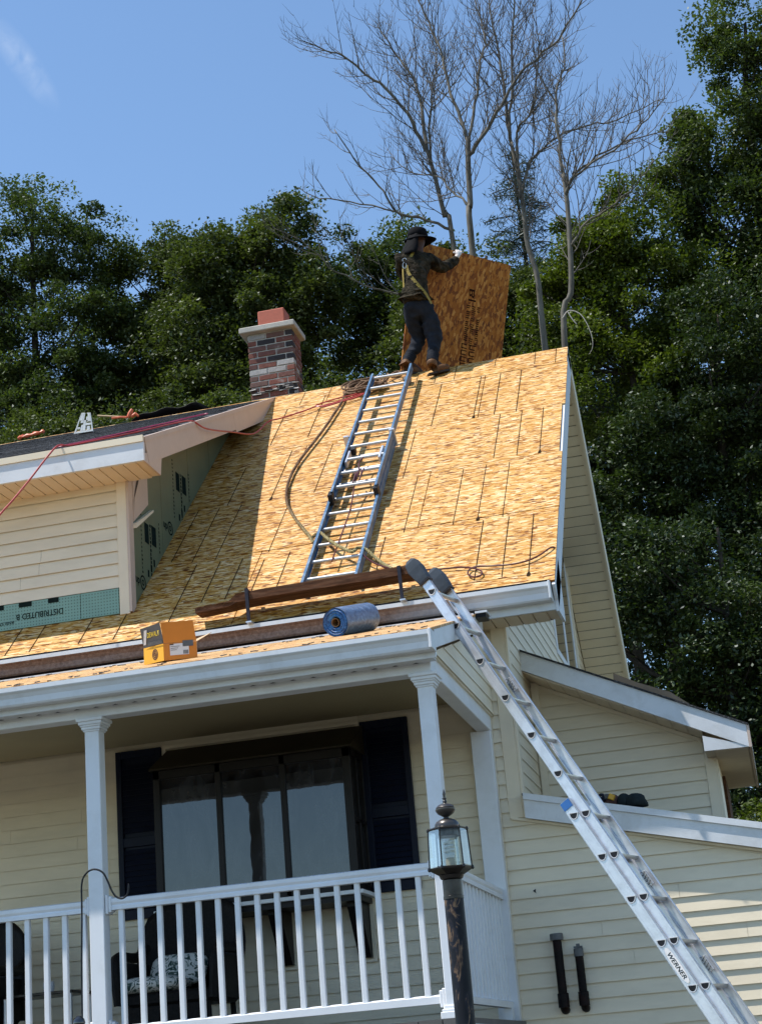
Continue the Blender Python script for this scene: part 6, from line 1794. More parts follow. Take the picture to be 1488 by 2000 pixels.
# jacket: torso, hem and sleeves
hem = (-2.668, 15.175, 8.925)
jk_v = [ch1, ch2, ch3, (-2.615, 15.19, 9.50), (-2.662, 15.172, 9.03), hem, SL, (-2.785, 15.22, 9.38), EL_, (-2.70, 15.45, 9.44), SR, (-2.45, 15.38, 9.45), ER_, (-2.325, 15.585, 9.545), (-2.275, 15.65, 9.615)]
jk_e = [(0, 1), (1, 2), (2, 3), (0, 4), (4, 5), (2, 6), (6, 7), (7, 8), (8, 9), (2, 10), (10, 11), (11, 12), (12, 13), (13, 14)]
jk_r = [(0.155, 0.13), (0.165, 0.135), (0.135, 0.115), 0.078, (0.158, 0.132), (0.170, 0.142), 0.078, 0.064, 0.055, 0.044, 0.076, 0.066, 0.060, 0.050, 0.044]
jk_o = skin('jacket', jk_v, jk_e, jk_r, M['jacket'], PN, sub=3)
wrinkle(jk_o, 0.016, (9, 9, 16))
# trousers
mid = lambda a, b, t: tuple(Vector(a).lerp(Vector(b), t))
tr_v = [hipc, (-2.66, 15.185, 9.02), HL, mid(HL, KL, 0.5), KL, mid(KL, AK, 0.5), mid(KL, AK, 0.86), HR, mid(HR, KR, 0.5), KR, mid(KR, AKR, 0.5), mid(KR, AKR, 0.90)]
tr_e = [(0, 1), (0, 2), (2, 3), (3, 4), (4, 5), (5, 6), (0, 7), (7, 8), (8, 9), (9, 10), (10, 11)]
tr_r = [(0.145, 0.122), (0.138, 0.115), 0.105, 0.096, 0.082, 0.068, 0.052, 0.112, 0.106, 0.088, 0.070, 0.054]
tr_o = skin('trousers', tr_v, tr_e, tr_r, M['pants'], PN, sub=3)
wrinkle(tr_o, 0.014, (8, 8, 15), 4.0)
# rolled grey socks over the boot tops
for kk, aa in ((KL, AK), (KR, AKR)):
    pts = [mid(kk, aa, 0.70), mid(kk, aa, 0.80), mid(kk, aa, 0.9), mid(kk, aa, 1.0), mid(kk, aa, 1.1)]
    P5 = bez(pts, 4)
    MB().tube(P5, [0.058 + 0.005 * math.sin(i * 2.1) for i in range(len(P5))], 14).build('sock', M['pants'], PN, smooth='all')
# boots
def boot(heel, toe, ank):
    heel = Vector(heel); toe = Vector(toe); ank = Vector(ank)
    f = (toe - heel); f.normalize()
    b = skin('boot', [heel + Vector((0, 0, 0.035)), ank + Vector((0, 0, 0.0)), ank + Vector((0, 0, 0.075)), heel.lerp(toe, 0.45) + Vector((0, 0, 0.040)), toe + Vector((0, 0, 0.034)) - f * 0.045], [(0, 1), (1, 2), (0, 3), (3, 4)], [0.052, 0.058, 0.064, (0.054, 0.048), (0.052, 0.040)], M['boot'], PN, root=0)
    m_ = MB(); sd = Vector((-f.y, f.x, 0)).normalized(); u = f.cross(sd) * -1
    outline = [(-0.045, 0.028), (-0.05, 0), (-0.045, -0.028), (0.06, -0.034), (0.15, -0.042), (0.20, -0.034), (0.225, 0), (0.20, 0.034), (0.15, 0.042), (0.06, 0.034)]
    k = (toe - heel).length / 0.25
    k *= 0.9
    vs = [heel + f * (a * k + 0.0) + sd * b2 + Vector((0, 0, 0.006)) for a, b2 in outline] + [heel + f * (a * k) + sd * b2 * 0.95 - Vector((0, 0, 0.012)) for a, b2 in outline]
    n = len(outline)
    m_.add(vs, [(i, (i + 1) % n, n + (i + 1) % n, n + i) for i in range(n)] + [tuple(range(n)), tuple(range(n, 2 * n))[::-1]])
    m_.build('boot_sole', M['sole'], b)
boot((-2.862, 15.26, 8.268), (-2.715, 15.45, 8.268), (-2.845, 15.285, 8.345))
boot((-2.572, 15.145, 8.150), (-2.365, 15.285, 8.215), (-2.562, 15.165, 8.245))
# hat: crown, brim and neck flap
m_ = MB(); cH = Vector((-2.59, 15.215, 9.715)); axh = Vector((0.12, -0.08, 1)).normalized()
m_.lathe([(0.104, -0.01), (0.106, 0.03), (0.100, 0.065), (0.082, 0.092), (0.05, 0.106), (0.01, 0.110)], cH, 20, axh)
m_.build('hat_crown', M['hat'], PN, smooth='all')
m_ = MB(); n = 28; vs = []
fd = Vector((0.86, 0.5, 0.0)).normalized(); sd = Vector((-0.5, 0.86, 0))
for t, rr4 in ((0, 0.098), (0.5, 0.14), (1, 0.18)):
    for k in range(n):
        a = 2 * math.pi * k / n
        r = 0.098 + (rr4 - 0.098) * (0.50 + 0.75 * max(0, math.cos(a)) ** 1.5)
        z = -0.01 - 0.02 * t - 0.035 * t * math.sin(a) ** 2 + 0.02 * t * max(0, math.cos(a)) + 0.012 * t * math.sin(3 * a)
        vs.append(cH + fd * (r * math.cos(a)) + sd * (r * math.sin(a)) + axh * z)
fs = [(i * n + k, i * n + (k + 1) % n, (i + 1) * n + (k + 1) % n, (i + 1) * n + k) for i in range(2) for k in range(n)]
m_.add(vs, fs); o = m_.build('hat_brim', M['hat'], PN, smooth='all')
md = o.modifiers.new('t', 'SOLIDIFY'); md.thickness = 0.006
m_ = MB(); vs = []
for i in range(7):
    t = i / 6
    for k in range(9):
        a = math.pi * 0.50 + (k / 8) * math.pi * 0.95
        r = 0.104 + 0.060 * t
        p = cH + fd * (r * math.cos(a)) + sd * (r * math.sin(a)) + Vector((-0.055 * t ** 1.3, -0.03 * t, 0.0 - 0.25 * t)) 
        p += Vector((0.008 * math.sin(k * 2 + i), 0.006 * math.cos(k * 3), 0))
        vs.append(p)
fs = [(i * 9 + k, i * 9 + k + 1, (i + 1) * 9 + k + 1, (i + 1) * 9 + k) for i in range(6) for k in range(8)]
m_.add(vs, fs); o = m_.build('neck_flap', M['hat'], PN, smooth='all'); md = o.modifiers.new('t', 'SOLIDIFY'); md.thickness = 0.006
# gloved hands with fingers
def hand(w, palm, fdir, side, curl, mat):
    w = Vector(w); palm = Vector(palm); f = Vector(fdir).normalized(); s_ = Vector(side).normalized(); c_ = Vector(curl).normalized()
    V = [w, palm]; E = [(0, 1)]; Rr = [(0.030, 0.024), (0.038, 0.024)]
    for i, (o_, l) in enumerate(((-0.030, 0.062), (-0.010, 0.075), (0.010, 0.070), (0.030, 0.055))):
        b = len(V)
        p0 = palm + f * 0.022 + s_ * o_; p1 = p0 + f * l * 0.45 + c_ * 0.008; p2 = p1 + c_ * l * 0.5 + f * 0.008; p3 = p2 + c_ * l * 0.25 - f * 0.010
        V += [p0, p1, p2, p3]; E += [(1, b), (b, b + 1), (b + 1, b + 2), (b + 2, b + 3)]; Rr += [0.0115, 0.0105, 0.0095, 0.0075]
    b = len(V); p0 = palm + s_ * -0.034 - f * 0.006; p1 = p0 - s_ * 0.020 + f * 0.018 + c_ * 0.016; p2 = p1 + f * 0.016 + c_ * 0.022
    V += [p0, p1, p2]; E += [(1, b), (b, b + 1), (b + 1, b + 2)]; Rr += [0.013, 0.0115, 0.0085]
    return skin('glove', V, E, Rr, mat, PN, sub=2)
ndir = -nS
hand((-2.272, 15.655, 9.625), (-2.250, 15.69, 9.700), Vector((0.1, 0.35, 0.75)), sw, (ndir * 0.8 + Vector((0, 0, -0.55))), M['glove'])
hand((-2.672, 15.49, 9.49), (-2.655, 15.44, 9.56), Vector((0.05, 0.15, 0.9)), -DNv, (ndir + Vector((0.2, 0, -0.2))), M['glove'])
# harness webbing
def web(pts, w, nm='harness_strap', mat=None):
    P = bez(pts, 5); m_ = MB(); vs = []
    for i, p in enumerate(P):
        t = (P[min(i + 1, len(P) - 1)] - P[max(i - 1, 0)]).normalized()
        nrm = (p - Vector((-2.65, 15.18, p.z))); nrm.z = 0; nrm.normalize(); sd2 = t.cross(nrm).normalized()
        vs += [p - sd2 * w, p + sd2 * w, p + sd2 * w + nrm * 0.004, p - sd2 * w + nrm * 0.004]
    fs = [(0, 1, 2, 3), tuple(range(len(vs) - 4, len(vs)))]
    for i in range(len(P) - 1):
        for k in range(4): fs.append((i * 4 + k, i * 4 + (k + 1) % 4, (i + 1) * 4 + (k + 1) % 4, (i + 1) * 4 + k))
    m_.add(vs, fs); return m_.build(nm, mat or M['harness'], PN)
def onb(a, z, r=0.150, ry=0.135):
    return (-2.652 + r * math.sin(a), 15.172 - ry * math.cos(a), z)
web([onb(-0.30, 9.50, 0.13, 0.10), onb(-0.34, 9.38, 0.15, 0.135), onb(-0.24, 9.25, 0.155, 0.140), onb(0.20, 9.12, 0.158, 0.142), onb(0.75, 9.00, 0.162, 0.145), onb(1.25, 8.90, 0.16, 0.15)], 0.016)
web([onb(-0.50, 9.46, 0.14, 0.11), onb(-0.62, 9.32, 0.156, 0.140), onb(-0.70, 9.15, 0.156, 0.142), onb(-0.72, 9.02, 0.160, 0.145)], 0.011)
web([onb(0.35, 9.52, 0.11, 0.09), onb(0.1, 9.44, 0.13, 0.125), onb(-0.25, 9.36, 0.152, 0.137)], 0.014)
web([onb(-0.9, 9.03, 0.160, 0.14), onb(-0.3, 9.06, 0.16, 0.142), onb(0.2, 9.0, 0.16, 0.144), onb(0.3, 8.96, 0.16, 0.146)], 0.010, 'harness_strap', M['jacket'])
rp_ = [Vector(onb(-0.42, 9.335, 0.165, 0.152)) + Vector((0.018 * math.cos(a), 0, 0.034 * math.sin(a))) for a in [i * math.pi / 8 for i in range(17)]]
MB().tube(rp_, 0.0045, 6).build('d_ring', M['ring'], PN, smooth=True)
rp_ = [Vector(onb(-0.40, 9.395, 0.162, 0.150)) + Vector((0.020 * math.cos(a), 0, 0.020 * math.sin(a))) for a in [i * math.pi / 8 for i in range(17)]]
MB().tube(rp_, 0.0045, 6).build('d_ring', M['ring'], PN, smooth=True)

# ------------------------------------------------------------------ dead trees
DT = {}
def dead_tree(key, base, trunk, r0, r1, branches, label, seed, twn=1.0, twr=1.0):
    rg_ = random.Random(seed); r0 = r0 * 0.58; r1 = r1 * 0.66
    T = thing('dead_tree', label, 'tree', base, 'bare dead trees behind the roof')
    pts = [Vector(base)] + [Vector(p) for p in trunk]
    # depth wobble so that branches are not coplanar
    P = bez(pts, 4); n = len(P)
    MB().tube(P, [r0 + (r1 - r0) * (p.z / P[-1].z) ** 1.5 for p in P], 9).build('trunk', M['bark_dead'], T, smooth='all')
    paths = [(P[len(P) // 2:], r1 * 1.2, 1.0)]
    for bpts, ra, rb, dy in branches:
        ra *= 0.72
        q = [Vector(p) + Vector((0, dy * (i / (len(bpts) - 1)) ** 1.2, 0)) for i, p in enumerate(bpts)]
        B = bez(q, 4); m = len(B)
        # small kinks
        B = [B[0]] + [p + Vector((rg_.uniform(-.02, .02), rg_.uniform(-.05, .05), rg_.uniform(-.02, .02))) for p in B[1:]]
        MB().tube(B, [ra + (rb - ra) * (i / (m - 1)) for i in range(m)], 7).build('branch', M['bark_dead'], T, smooth='all')
        paths.append((B, ra, 0.35 if B[-1].x < -5.7 and B[0].z < 16.7 else 1.0))
    tw = MB()
    def twig(p, d, l, r, depth):
        k = 5 if depth < 2 else 4
        pts = [p]; dd = d.copy()
        for i in range(k):
            dd = (dd + Vector((rg_.uniform(-.16, .16), rg_.uniform(-.16, .16), 0.13 + rg_.uniform(-.08, .12)))).normalized()
            pts.append(pts[-1] + dd * (l / k))
        tw.tube(pts, [r * (1 - 0.75 * i / k) for i in range(k + 1)], 3 if depth else 4, cap=False)
        if depth < 2:
            nn_ = int((l / (0.20 if depth == 0 else 0.19)) * (1.1 if depth == 0 else 0.55))
            for j in range(nn_):
                t = (j + rg_.random()) / max(1, nn_) * 0.85 + 0.12
                idx = min(int(t * k), k - 1); q = pts[idx].lerp(pts[idx + 1], t * k - idx)
                ax_ = (pts[idx + 1] - pts[idx]).normalized()
                s_ = Vector((rg_.uniform(-1, 1), rg_.uniform(-.9, .9), rg_.uniform(-.55, 1))); s_ = (s_ - ax_ * s_.dot(ax_)).normalized()
                twig(q, (ax_ * 0.75 + s_ * 0.75).normalized(), l * rg_.uniform(0.32, 0.6) * (1 - 0.35 * t), max(r * 0.6, 0.0040), depth + 1)
    for B, ra, w in paths:
        m = len(B); L_ = sum((B[i + 1] - B[i]).length for i in range(m - 1))
        cnt = int(L_ * 8.5 * twn * w)
        for j in range(cnt):
            t = 0.12 + 0.88 * (j + rg_.random()) / cnt
            f = t * (m - 1); i = min(int(f), m - 2); q = B[i].lerp(B[i + 1], f - i); ax_ = (B[i + 1] - B[i]).normalized()
            s_ = Vector((rg_.uniform(-1, 1), rg_.uniform(-.9, .9), rg_.uniform(-.35, 1))); s_ = (s_ - ax_ * s_.dot(ax_)).normalized()
            twig(q, (ax_ * 0.8 + s_ * 0.7).normalized(), rg_.uniform(0.6, 1.7) * (1.15 - 0.5 * t) * twr, 0.0105 * (1.15 - 0.45 * t), 0)
    tw.build('twigs', M['twig'], T, kind='stuff')
    return T
dead_tree('T1', (-3.7, 27, 0), [(-3.85, 27, 8), (-3.950, 27.0, 15.717), (-4.053, 27.0, 16.366), (-4.161, 27, 17.24), (-4.254, 27, 17.8)], 0.17, 0.055,
    [([(-4.215, 27, 17.7), (-4.40, 27, 18.2), (-4.570, 27, 18.639), (-4.876, 27, 19.098), (-5.203, 27, 19.371), (-5.479, 27, 19.69), (-5.823, 27, 19.828), (-6.215, 27, 20.035)], 0.055, 0.010, -1.0),
     ([(-4.254, 27, 17.8), (-4.303, 27, 18.854), (-4.394, 27, 19.49), (-4.642, 27, 20.059), (-4.89, 27, 20.693), (-5.056, 27, 21.14)], 0.05, 0.010, 0.6),
     ([(-4.2, 27, 17.5), (-4.155, 27, 18.6), (-4.1, 27, 19.3), (-3.98, 27, 20.2), (-4.05, 27, 21.2)], 0.035, 0.008, 1.0),
     ([(-3.984, 27, 16.089), (-4.4, 27, 16.33), (-4.860, 27, 16.482), (-5.153, 27, 17.024), (-5.504, 27, 17.532), (-5.802, 27, 18.144)], 0.04, 0.009, -0.8),
     ([(-4.86, 27, 16.482), (-4.946, 27, 16.607), (-5.793, 27, 16.999), (-6.329, 27, 17.113), (-6.71, 27, 17.357)], 0.026, 0.007, -0.3),
     ([(-4.03, 27, 14.573), (-5.025, 27, 14.9), (-5.56, 27, 15.082), (-6.158, 27, 15.459), (-6.381, 27, 15.739), (-6.945, 27, 16.117)], 0.03, 0.007, -1.2)],
    'leafless grey tree farthest left, its low limbs reaching left over the woods', 1)
dead_tree('T2', (-3.45, 26, 0), [(-3.47, 26, 8), (-3.482, 26, 15.077), (-3.428, 26, 15.971), (-3.388, 26, 16.73), (-3.331, 26, 17.289)], 0.17, 0.07,
    [([(-3.331, 26, 17.2), (-3.405, 26, 17.568), (-3.563, 26, 18.346), (-3.672, 26, 19.181), (-3.803, 26, 19.817), (-3.947, 26, 20.352), (-4.1, 26, 21.0)], 0.05, 0.012, 0.5),
     ([(-3.349, 26, 16.928), (-3.230, 26, 17.006), (-2.916, 26, 17.352), (-2.551, 26, 17.74), (-2.082, 26, 18.212), (-1.489, 26, 18.55), (-1.12, 26, 18.941), (-0.743, 26, 19.387)], 0.055, 0.011, -0.8),
     ([(-3.312, 26, 17.3), (-3.103, 26, 18.239), (-2.977, 26, 19.014), (-2.876, 26, 19.534), (-2.95, 26, 20.3), (-3.05, 26, 21.0)], 0.04, 0.010, 0.9),
     ([(-3.43, 26, 15.9), (-3.75, 26, 16.4), (-4.05, 26, 16.9), (-4.5, 26, 17.2), (-4.95, 26, 17.8)], 0.03, 0.007, 1.0)],
    'leafless grey tree forking right behind the worker, one long limb sweeping right', 2)
dead_tree('T3', (-2.5, 26.5, 0), [(-2.49, 26.5, 8), (-2.484, 26.5, 13.344), (-2.462, 26.5, 14.515), (-2.563, 26.5, 15.236), (-2.558, 26.5, 15.896), (-2.575, 26.5, 16.569), (-2.633, 26.5, 17.315)], 0.18, 0.05,
    [([(-2.633, 26.5, 17.3), (-2.657, 26.5, 17.958), (-2.653, 26.5, 18.875), (-2.713, 26.5, 19.659), (-2.768, 26.5, 20.512), (-2.8, 26.5, 21.2)], 0.048, 0.010, 0.6),
     ([(-2.560, 26.5, 16.2), (-2.405, 26.5, 16.845), (-2.088, 26.5, 17.193), (-1.678, 26.5, 17.522), (-1.198, 26.5, 17.676), (-0.722, 26.5, 17.805), (0.188, 26.5, 18.121)], 0.042, 0.008, 0.9),
     ([(-2.566, 26.5, 16.567), (-2.479, 26.5, 17.439), (-2.216, 26.5, 17.697), (-1.933, 26.5, 18.542), (-1.85, 26.5, 19.3)], 0.034, 0.008, -0.5),
     ([(-2.640, 26.5, 17.4), (-2.491, 26.5, 18.403), (-2.304, 26.5, 19.449), (-2.162, 26.5, 20.304), (-2.1, 26.5, 21.2)], 0.036, 0.009, -0.9)],
    'tallest leafless grey tree with a bent trunk rising right of the wood sheet', 3)
dead_tree('T4', (-2.1, 25, 0), [(-2.08, 25, 7), (-2.021, 25, 12.57), (-1.811, 25, 13.447), (-1.73, 25, 14.226), (-1.68, 25, 15.073), (-1.676, 25, 15.653)], 0.15, 0.055,
    [([(-1.676, 25, 15.6), (-1.68, 25, 16.54), (-1.631, 25, 17.332), (-1.45, 25, 17.836), (-1.40, 25, 18.6)], 0.045, 0.009, 0.4),
     ([(-1.66, 25, 15.3), (-1.433, 25, 15.698), (-0.967, 25, 15.986), (-0.466, 25, 16.217), (0.131, 25, 16.278)], 0.036, 0.008, 0.4),
     ([(-1.665, 25, 15.2), (-1.54, 25, 15.45), (-0.771, 25, 15.80), (-0.271, 25, 16.075), (0.144, 25, 16.373)], 0.036, 0.008, -0.5),
     ([(-1.71, 25, 14.264), (-1.392, 25, 14.63), (-0.997, 25, 14.737), (-0.502, 25, 14.966), (-0.172, 25, 15.23)], 0.032, 0.008, -0.6),
     ([(-1.66, 25, 15.0), (-1.60, 25, 15.5), (-1.50, 25, 16.0)], 0.022, 0.010, -0.2)],
    'slender leafless grey tree rightmost, limbs arching toward the tall green tree', 4, 0.9, 0.9)
# pale fallen branch by the gable peak
m_ = MB().tube(bez([(-1.95, 24.4, 12.75), (-1.84, 24.4, 12.86), (-1.68, 24.4, 12.78), (-1.58, 24.4, 12.58), (-1.53, 24.4, 12.32), (-1.55, 24.4, 12.15), (-1.62, 24.4, 12.05)], 5), [0.011 - 0.0003 * i for i in range(31)], 5)
m_.tube(bez([(-1.86, 24.4, 12.85), (-1.80, 24.4, 12.70), (-1.74, 24.4, 12.60)], 3), 0.008, 4)
M['pale_bark'] = simple('bleached_bark', (0.42, 0.38, 0.33), 0.8, 0, 0.2, 10)
o = m_.build('bare_branch', M['pale_bark'], None, smooth='all'); tag(o, 'bleached bare branch drooping beside the gable peak', 'branch')

# ------------------------------------------------------------------ leafy trees
NR = np.random.default_rng(5)
def leaves_mesh(name, centers, size, mat, parent, aspect=0.5, upbias=0.6, tone=None, droop=0.0):
    n = len(centers)
    d = NR.normal(size=(n, 3)); d[:, 2] = d[:, 2] * 0.6 - droop; d /= np.linalg.norm(d, axis=1)[:, None]
    nn_ = NR.normal(size=(n, 3)); nn_[:, 2] = np.abs(nn_[:, 2]) + upbias
    s = np.cross(d, nn_); s /= np.linalg.norm(s, axis=1)[:, None] + 1e-9
    L_ = size * NR.uniform(0.65, 1.35, (n, 1)); W = L_ * aspect * NR.uniform(0.8, 1.2, (n, 1))
    c = np.asarray(centers, float) - np.array(ORIG[parent.name])
    v = np.empty((n, 4, 3)); v[:, 0] = c - d * L_ * 0.5; v[:, 1] = c + s * W * 0.5 - d * L_ * 0.05; v[:, 2] = c + d * L_ * 0.5; v[:, 3] = c - s * W * 0.5 - d * L_ * 0.05
    nz_ = np.cross(d, s); v[:, 1] += nz_ * W * 0.15; v[:, 3] += nz_ * W * 0.15
    me = bpy.data.meshes.new(name)
    me.vertices.add(n * 4); me.vertices.foreach_set('co', v.reshape(-1).astype(np.float32))
    me.loops.add(n * 4); me.loops.foreach_set('vertex_index', np.arange(n * 4, dtype=np.int32))
    me.polygons.add(n); me.polygons.foreach_set('loop_start', np.arange(0, n * 4, 4, dtype=np.int32)); me.polygons.foreach_set('loop_total', np.full(n, 4, dtype=np.int32))
    at = me.attributes.new('tone', 'FLOAT', 'FACE')
    tn = NR.uniform(0, 1, n) if tone is None else np.clip(tone + NR.normal(0, 0.18, n), 0, 1)
    at.data.foreach_set('value', tn.astype(np.float32))
    me.materials.append(mat); me.update(calc_edges=True)
    o = bpy.data.objects.new(name, me); COL.objects.link(o); o.parent = parent; ORIG[o.name] = ORIG[parent.name]
    return o
LEAFCOUNT = [0]
def tree(label, base, blobs, mat, seed, nclump, per, lsize, csize=0.55, lean=(0, 0), name='leafy_tree', kindn=None, density=1.0, group='leafy trees behind the house', droop=0.15, aspect=0.5):
    """blobs: (x,y,z,rx,ry,rz) ellipsoids that make the crown envelope"""
    global NR
    NR = np.random.default_rng(seed)
    T = thing(name, label, 'tree', base, group)
    vol = np.array([b[3] * b[4] + b[3] * b[5] for b in blobs]); vol = vol / vol.sum()
    cl = []
    for b, w in zip(blobs, vol):
        k = max(4, int(nclump * w))
        d = NR.normal(size=(k, 3)); d /= np.linalg.norm(d, axis=1)[:, None]
        r = NR.uniform(0.25, 1.0, (k, 1)) ** 0.45
        bump_ = 1 + 0.16 * np.sin(d[:, :1] * 5 + seed) + 0.12 * np.sin(d[:, 2:3] * 7 + seed * 2)
        cl.append(np.array(b[:3]) + d * r * np.array(b[3:]) * bump_)
    cl = np.concatenate(cl)
    K = len(cl)
    tone_c = NR.uniform(0.15, 0.85, K)
    cs = csize * NR.uniform(0.55, 1.35, (K, 1))
    pts = []; tn = []
    for i in range(K):
        m = int(per * NR.uniform(0.5, 1.5))
        q = np.clip(NR.normal(size=(m, 3)), -1.7, 1.7) * np.array([0.58, 0.58, 0.32]) * cs[i]
        q[:, 2] -= 0.25 * (q[:, 0] ** 2 + q[:, 1] ** 2) / max(cs[i][0], 0.1)
        pts.append(cl[i] + q); tn.append(np.full(m, tone_c[i]))
    pts = np.concatenate(pts); tn = np.concatenate(tn)
    LEAFCOUNT[0] += len(pts)
    leaves_mesh('crown', pts, lsize, mat, T, aspect, 0.7, tn, droop)
    # trunk and limbs
    rg_ = random.Random(seed); topz = max(b[2] + b[5] * 0.5 for b in blobs)
    bc_ = np.mean([b[:3] for b in blobs], axis=0)
    lowz = min(b[2] - b[5] for b in blobs)
    tp = [Vector(base), Vector((base[0] + (bc_[0] - base[0]) * .3, base[1], max(lowz * 0.6, 1))), Vector((bc_[0], bc_[1], (lowz + topz) / 2)), Vector((bc_[0] + rg_.uniform(-.4, .4), bc_[1], topz))]
    P = bez(tp, 5); n = len(P); r0 = 0.13 + 0.006 * topz * 0.6
    MB().tube(P, [r0 * (1 - 0.85 * i / (n - 1)) for i in range(n)], 8).build('trunk', M['bark'], T, smooth='all')
    lm = MB(); idx = list(range(K)); rg_.shuffle(idx)
    for i in idx[:min(K, 60)]:
        c = Vector(cl[i]); zz = c.z - 0.7 * abs(math.hypot(c.x - bc_[0], c.y - bc_[1])) - 0.3
        j = min(range(n), key=lambda k: abs(P[k].z - zz)); a = P[j]
        if (c - a).length < 0.4: continue
        mid_ = a.lerp(c, 0.5) + Vector((0, 0, -0.12 * (c - a).length))
        Q = bez([a, mid_, c], 4); m = len(Q); rr5 = min(0.07, 0.014 * (c - a).length + 0.012)
        lm.tube(Q, [rr5 * (1 - 0.8 * k / (m - 1)) for k in range(m)], 5, cap=False)
    if lm.v: lm.build('limbs', M['bark'], T, kind='stuff')
    return T
G2 = 'leafy trees behind the house'
tree('tall airy ash tree at the far left with pale grey-green leaves', (-15.3, 35, 0),
     [(-17.3, 35, 21.6, 1.1, 1.1, 1.3), (-17.2, 35, 18.6, 1.3, 1.1, 1.4), (-17.3, 35, 16.0, 1.3, 1.1, 1.4), (-15.6, 35, 22.6, 1.2, 1.2, 1.5), (-14.3, 35, 21.6, 1.0, 1.1, 1.0), (-16.4, 35, 20.4, 1.3, 1.2, 1.3), (-14.6, 35, 19.6, 1.5, 1.3, 1.4), (-15.6, 35, 17.6, 2.0, 1.4, 1.5), (-13.9, 35.3, 17.4, 1.2, 1.2, 1.4), (-15.4, 35, 15.6, 2.2, 1.4, 1.5)], M['leaf_ash'], 11, 430, 266, 0.101, 0.42)
tree('rounded dark oak between the ash and the wide oak on the left', (-12.6, 36, 0),
     [(-12.9, 36, 21.5, 1.1, 1.1, 1.1), (-11.9, 36, 21.2, 0.8, 1.0, 0.9), (-13.1, 36, 19.2, 1.3, 1.2, 1.3), (-12.0, 36, 18.6, 1.2, 1.2, 1.4), (-12.8, 36, 17.0, 1.8, 1.2, 1.4), (-12.6, 36, 15.2, 1.9, 1.2, 1.4), (-11.6, 36, 19.6, 0.9, 1.0, 1.2), (-14.0, 36, 18.0, 1.2, 1.0, 1.6)], M['leaf_oak'], 12, 330, 280, 0.101, 0.42)
tree('broad dark oak with a lumpy top left of the chimney', (-10.3, 34, 0),
     [(-10.9, 34, 20.2, 0.95, 1.1, 1.1), (-9.9, 34, 19.9, 0.9, 1.1, 1.1), (-8.9, 34, 20.2, 1.05, 1.1, 1.1), (-11.1, 34, 18.4, 1.2, 1.2, 1.2), (-9.4, 34, 18.3, 1.4, 1.2, 1.2), (-8.3, 34, 18.8, 0.9, 1.1, 1.2), (-10.5, 34, 16.7, 1.7, 1.2, 1.3), (-10.6, 34, 14.9, 1.9, 1.2, 1.3), (-9.2, 34, 16.2, 0.9, 1.0, 1.3)], M['leaf_oak'], 13, 430, 294, 0.101, 0.40)
tree('thin dark oak behind the chimney with sky showing through low down', (-7.6, 36, 0),
     [(-7.7, 36, 19.9, 1.1, 1.1, 1.1), (-6.6, 36, 20.3, 1.0, 1.0, 1.0), (-7.9, 36, 18.4, 0.9, 1.0, 0.9), (-6.6, 36, 18.4, 1.2, 1.1, 1.2), (-5.7, 36, 19.2, 1.0, 1.0, 1.2), (-6.3, 36, 16.8, 1.3, 1.1, 1.2), (-8.9, 37, 16.6, 0.8, 1.0, 1.5)], M['leaf_ash'], 14, 230, 251, 0.101, 0.40)
tree('dark oak directly behind the worker and wood sheet', (-4.9, 33, 0),
     [(-5.6, 33, 16.4, 1.3, 1.1, 1.4), (-4.3, 33, 16.0, 1.3, 1.1, 1.4), (-5.0, 33, 18.0, 1.2, 1.1, 1.0), (-5.4, 33, 14.2, 1.8, 1.1, 1.3), (-3.4, 33, 14.8, 1.2, 1.1, 1.4), (-3.3, 33, 17.0, 0.9, 1.1, 1.0)], M['leaf_oak'], 15, 260, 266, 0.097, 0.40)
# low saplings that close the gap above the dormer
tree('bushy young tree low behind the dormer ridge', (-9.6, 30, 0),
     [(-9.7, 30, 14.3, 1.3, 1.0, 0.9), (-7.6, 30, 14.0, 1.0, 1.0, 0.9), (-11.6, 30, 14.0, 1.2, 1.0, 1.2), (-13.3, 30, 14.2, 1.3, 1.0, 1.3)], M['leaf_oak'], 16, 260, 266, 0.084, 0.38)
# right hand mass
tree('yellow-green maple with a domed top right of the bare trees', (-1.2, 31, 0),
     [(-1.7, 31, 17.1, 0.9, 1.0, 1.0), (-0.9, 31, 17.5, 0.95, 1.0, 1.1), (-2.3, 31, 15.9, 1.0, 1.0, 1.2), (-0.7, 31, 16.0, 1.3, 1.1, 1.2), (-1.7, 31, 14.3, 1.5, 1.1, 1.3), (-0.2, 31, 14.3, 1.4, 1.1, 1.3)], M['leaf_yellow'], 21, 300, 308, 0.088, 0.38)
tree('tallest dark green tree filling the upper right corner', (2.2, 33, 0),
     [(2.3, 33, 22.4, 1.5, 1.2, 1.2), (3.6, 33, 21.8, 1.4, 1.2, 1.4), (1.3, 33, 20.4, 1.4, 1.2, 1.2), (0.4, 33, 19.4, 0.9, 1.0, 0.9), (2.9, 33, 19.6, 1.8, 1.2, 1.5), (1.4, 33, 18.4, 1.7, 1.2, 1.2), (0.4, 33, 17.2, 1.1, 1.0, 1.1), (2.9, 33, 17.0, 1.8, 1.2, 1.5), (1.3, 33, 16.2, 1.5, 1.2, 1.3)], M['leaf_ash'], 22, 420, 294, 0.097, 0.42)
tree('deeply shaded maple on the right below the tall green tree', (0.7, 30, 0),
     [(0.9, 30, 14.2, 1.4, 1.1, 1.3), (-0.5, 30, 12.6, 1.5, 1.1, 1.3), (1.0, 30, 12.0, 1.5, 1.1, 1.4), (-1.5, 30, 11.2, 1.2, 1.1, 1.3), (0.1, 30, 10.4, 1.5, 1.1, 1.3), (1.3, 30, 9.6, 1.3, 1.1, 1.3)], M['leaf_dark'], 23, 380, 322, 0.088, 0.40)
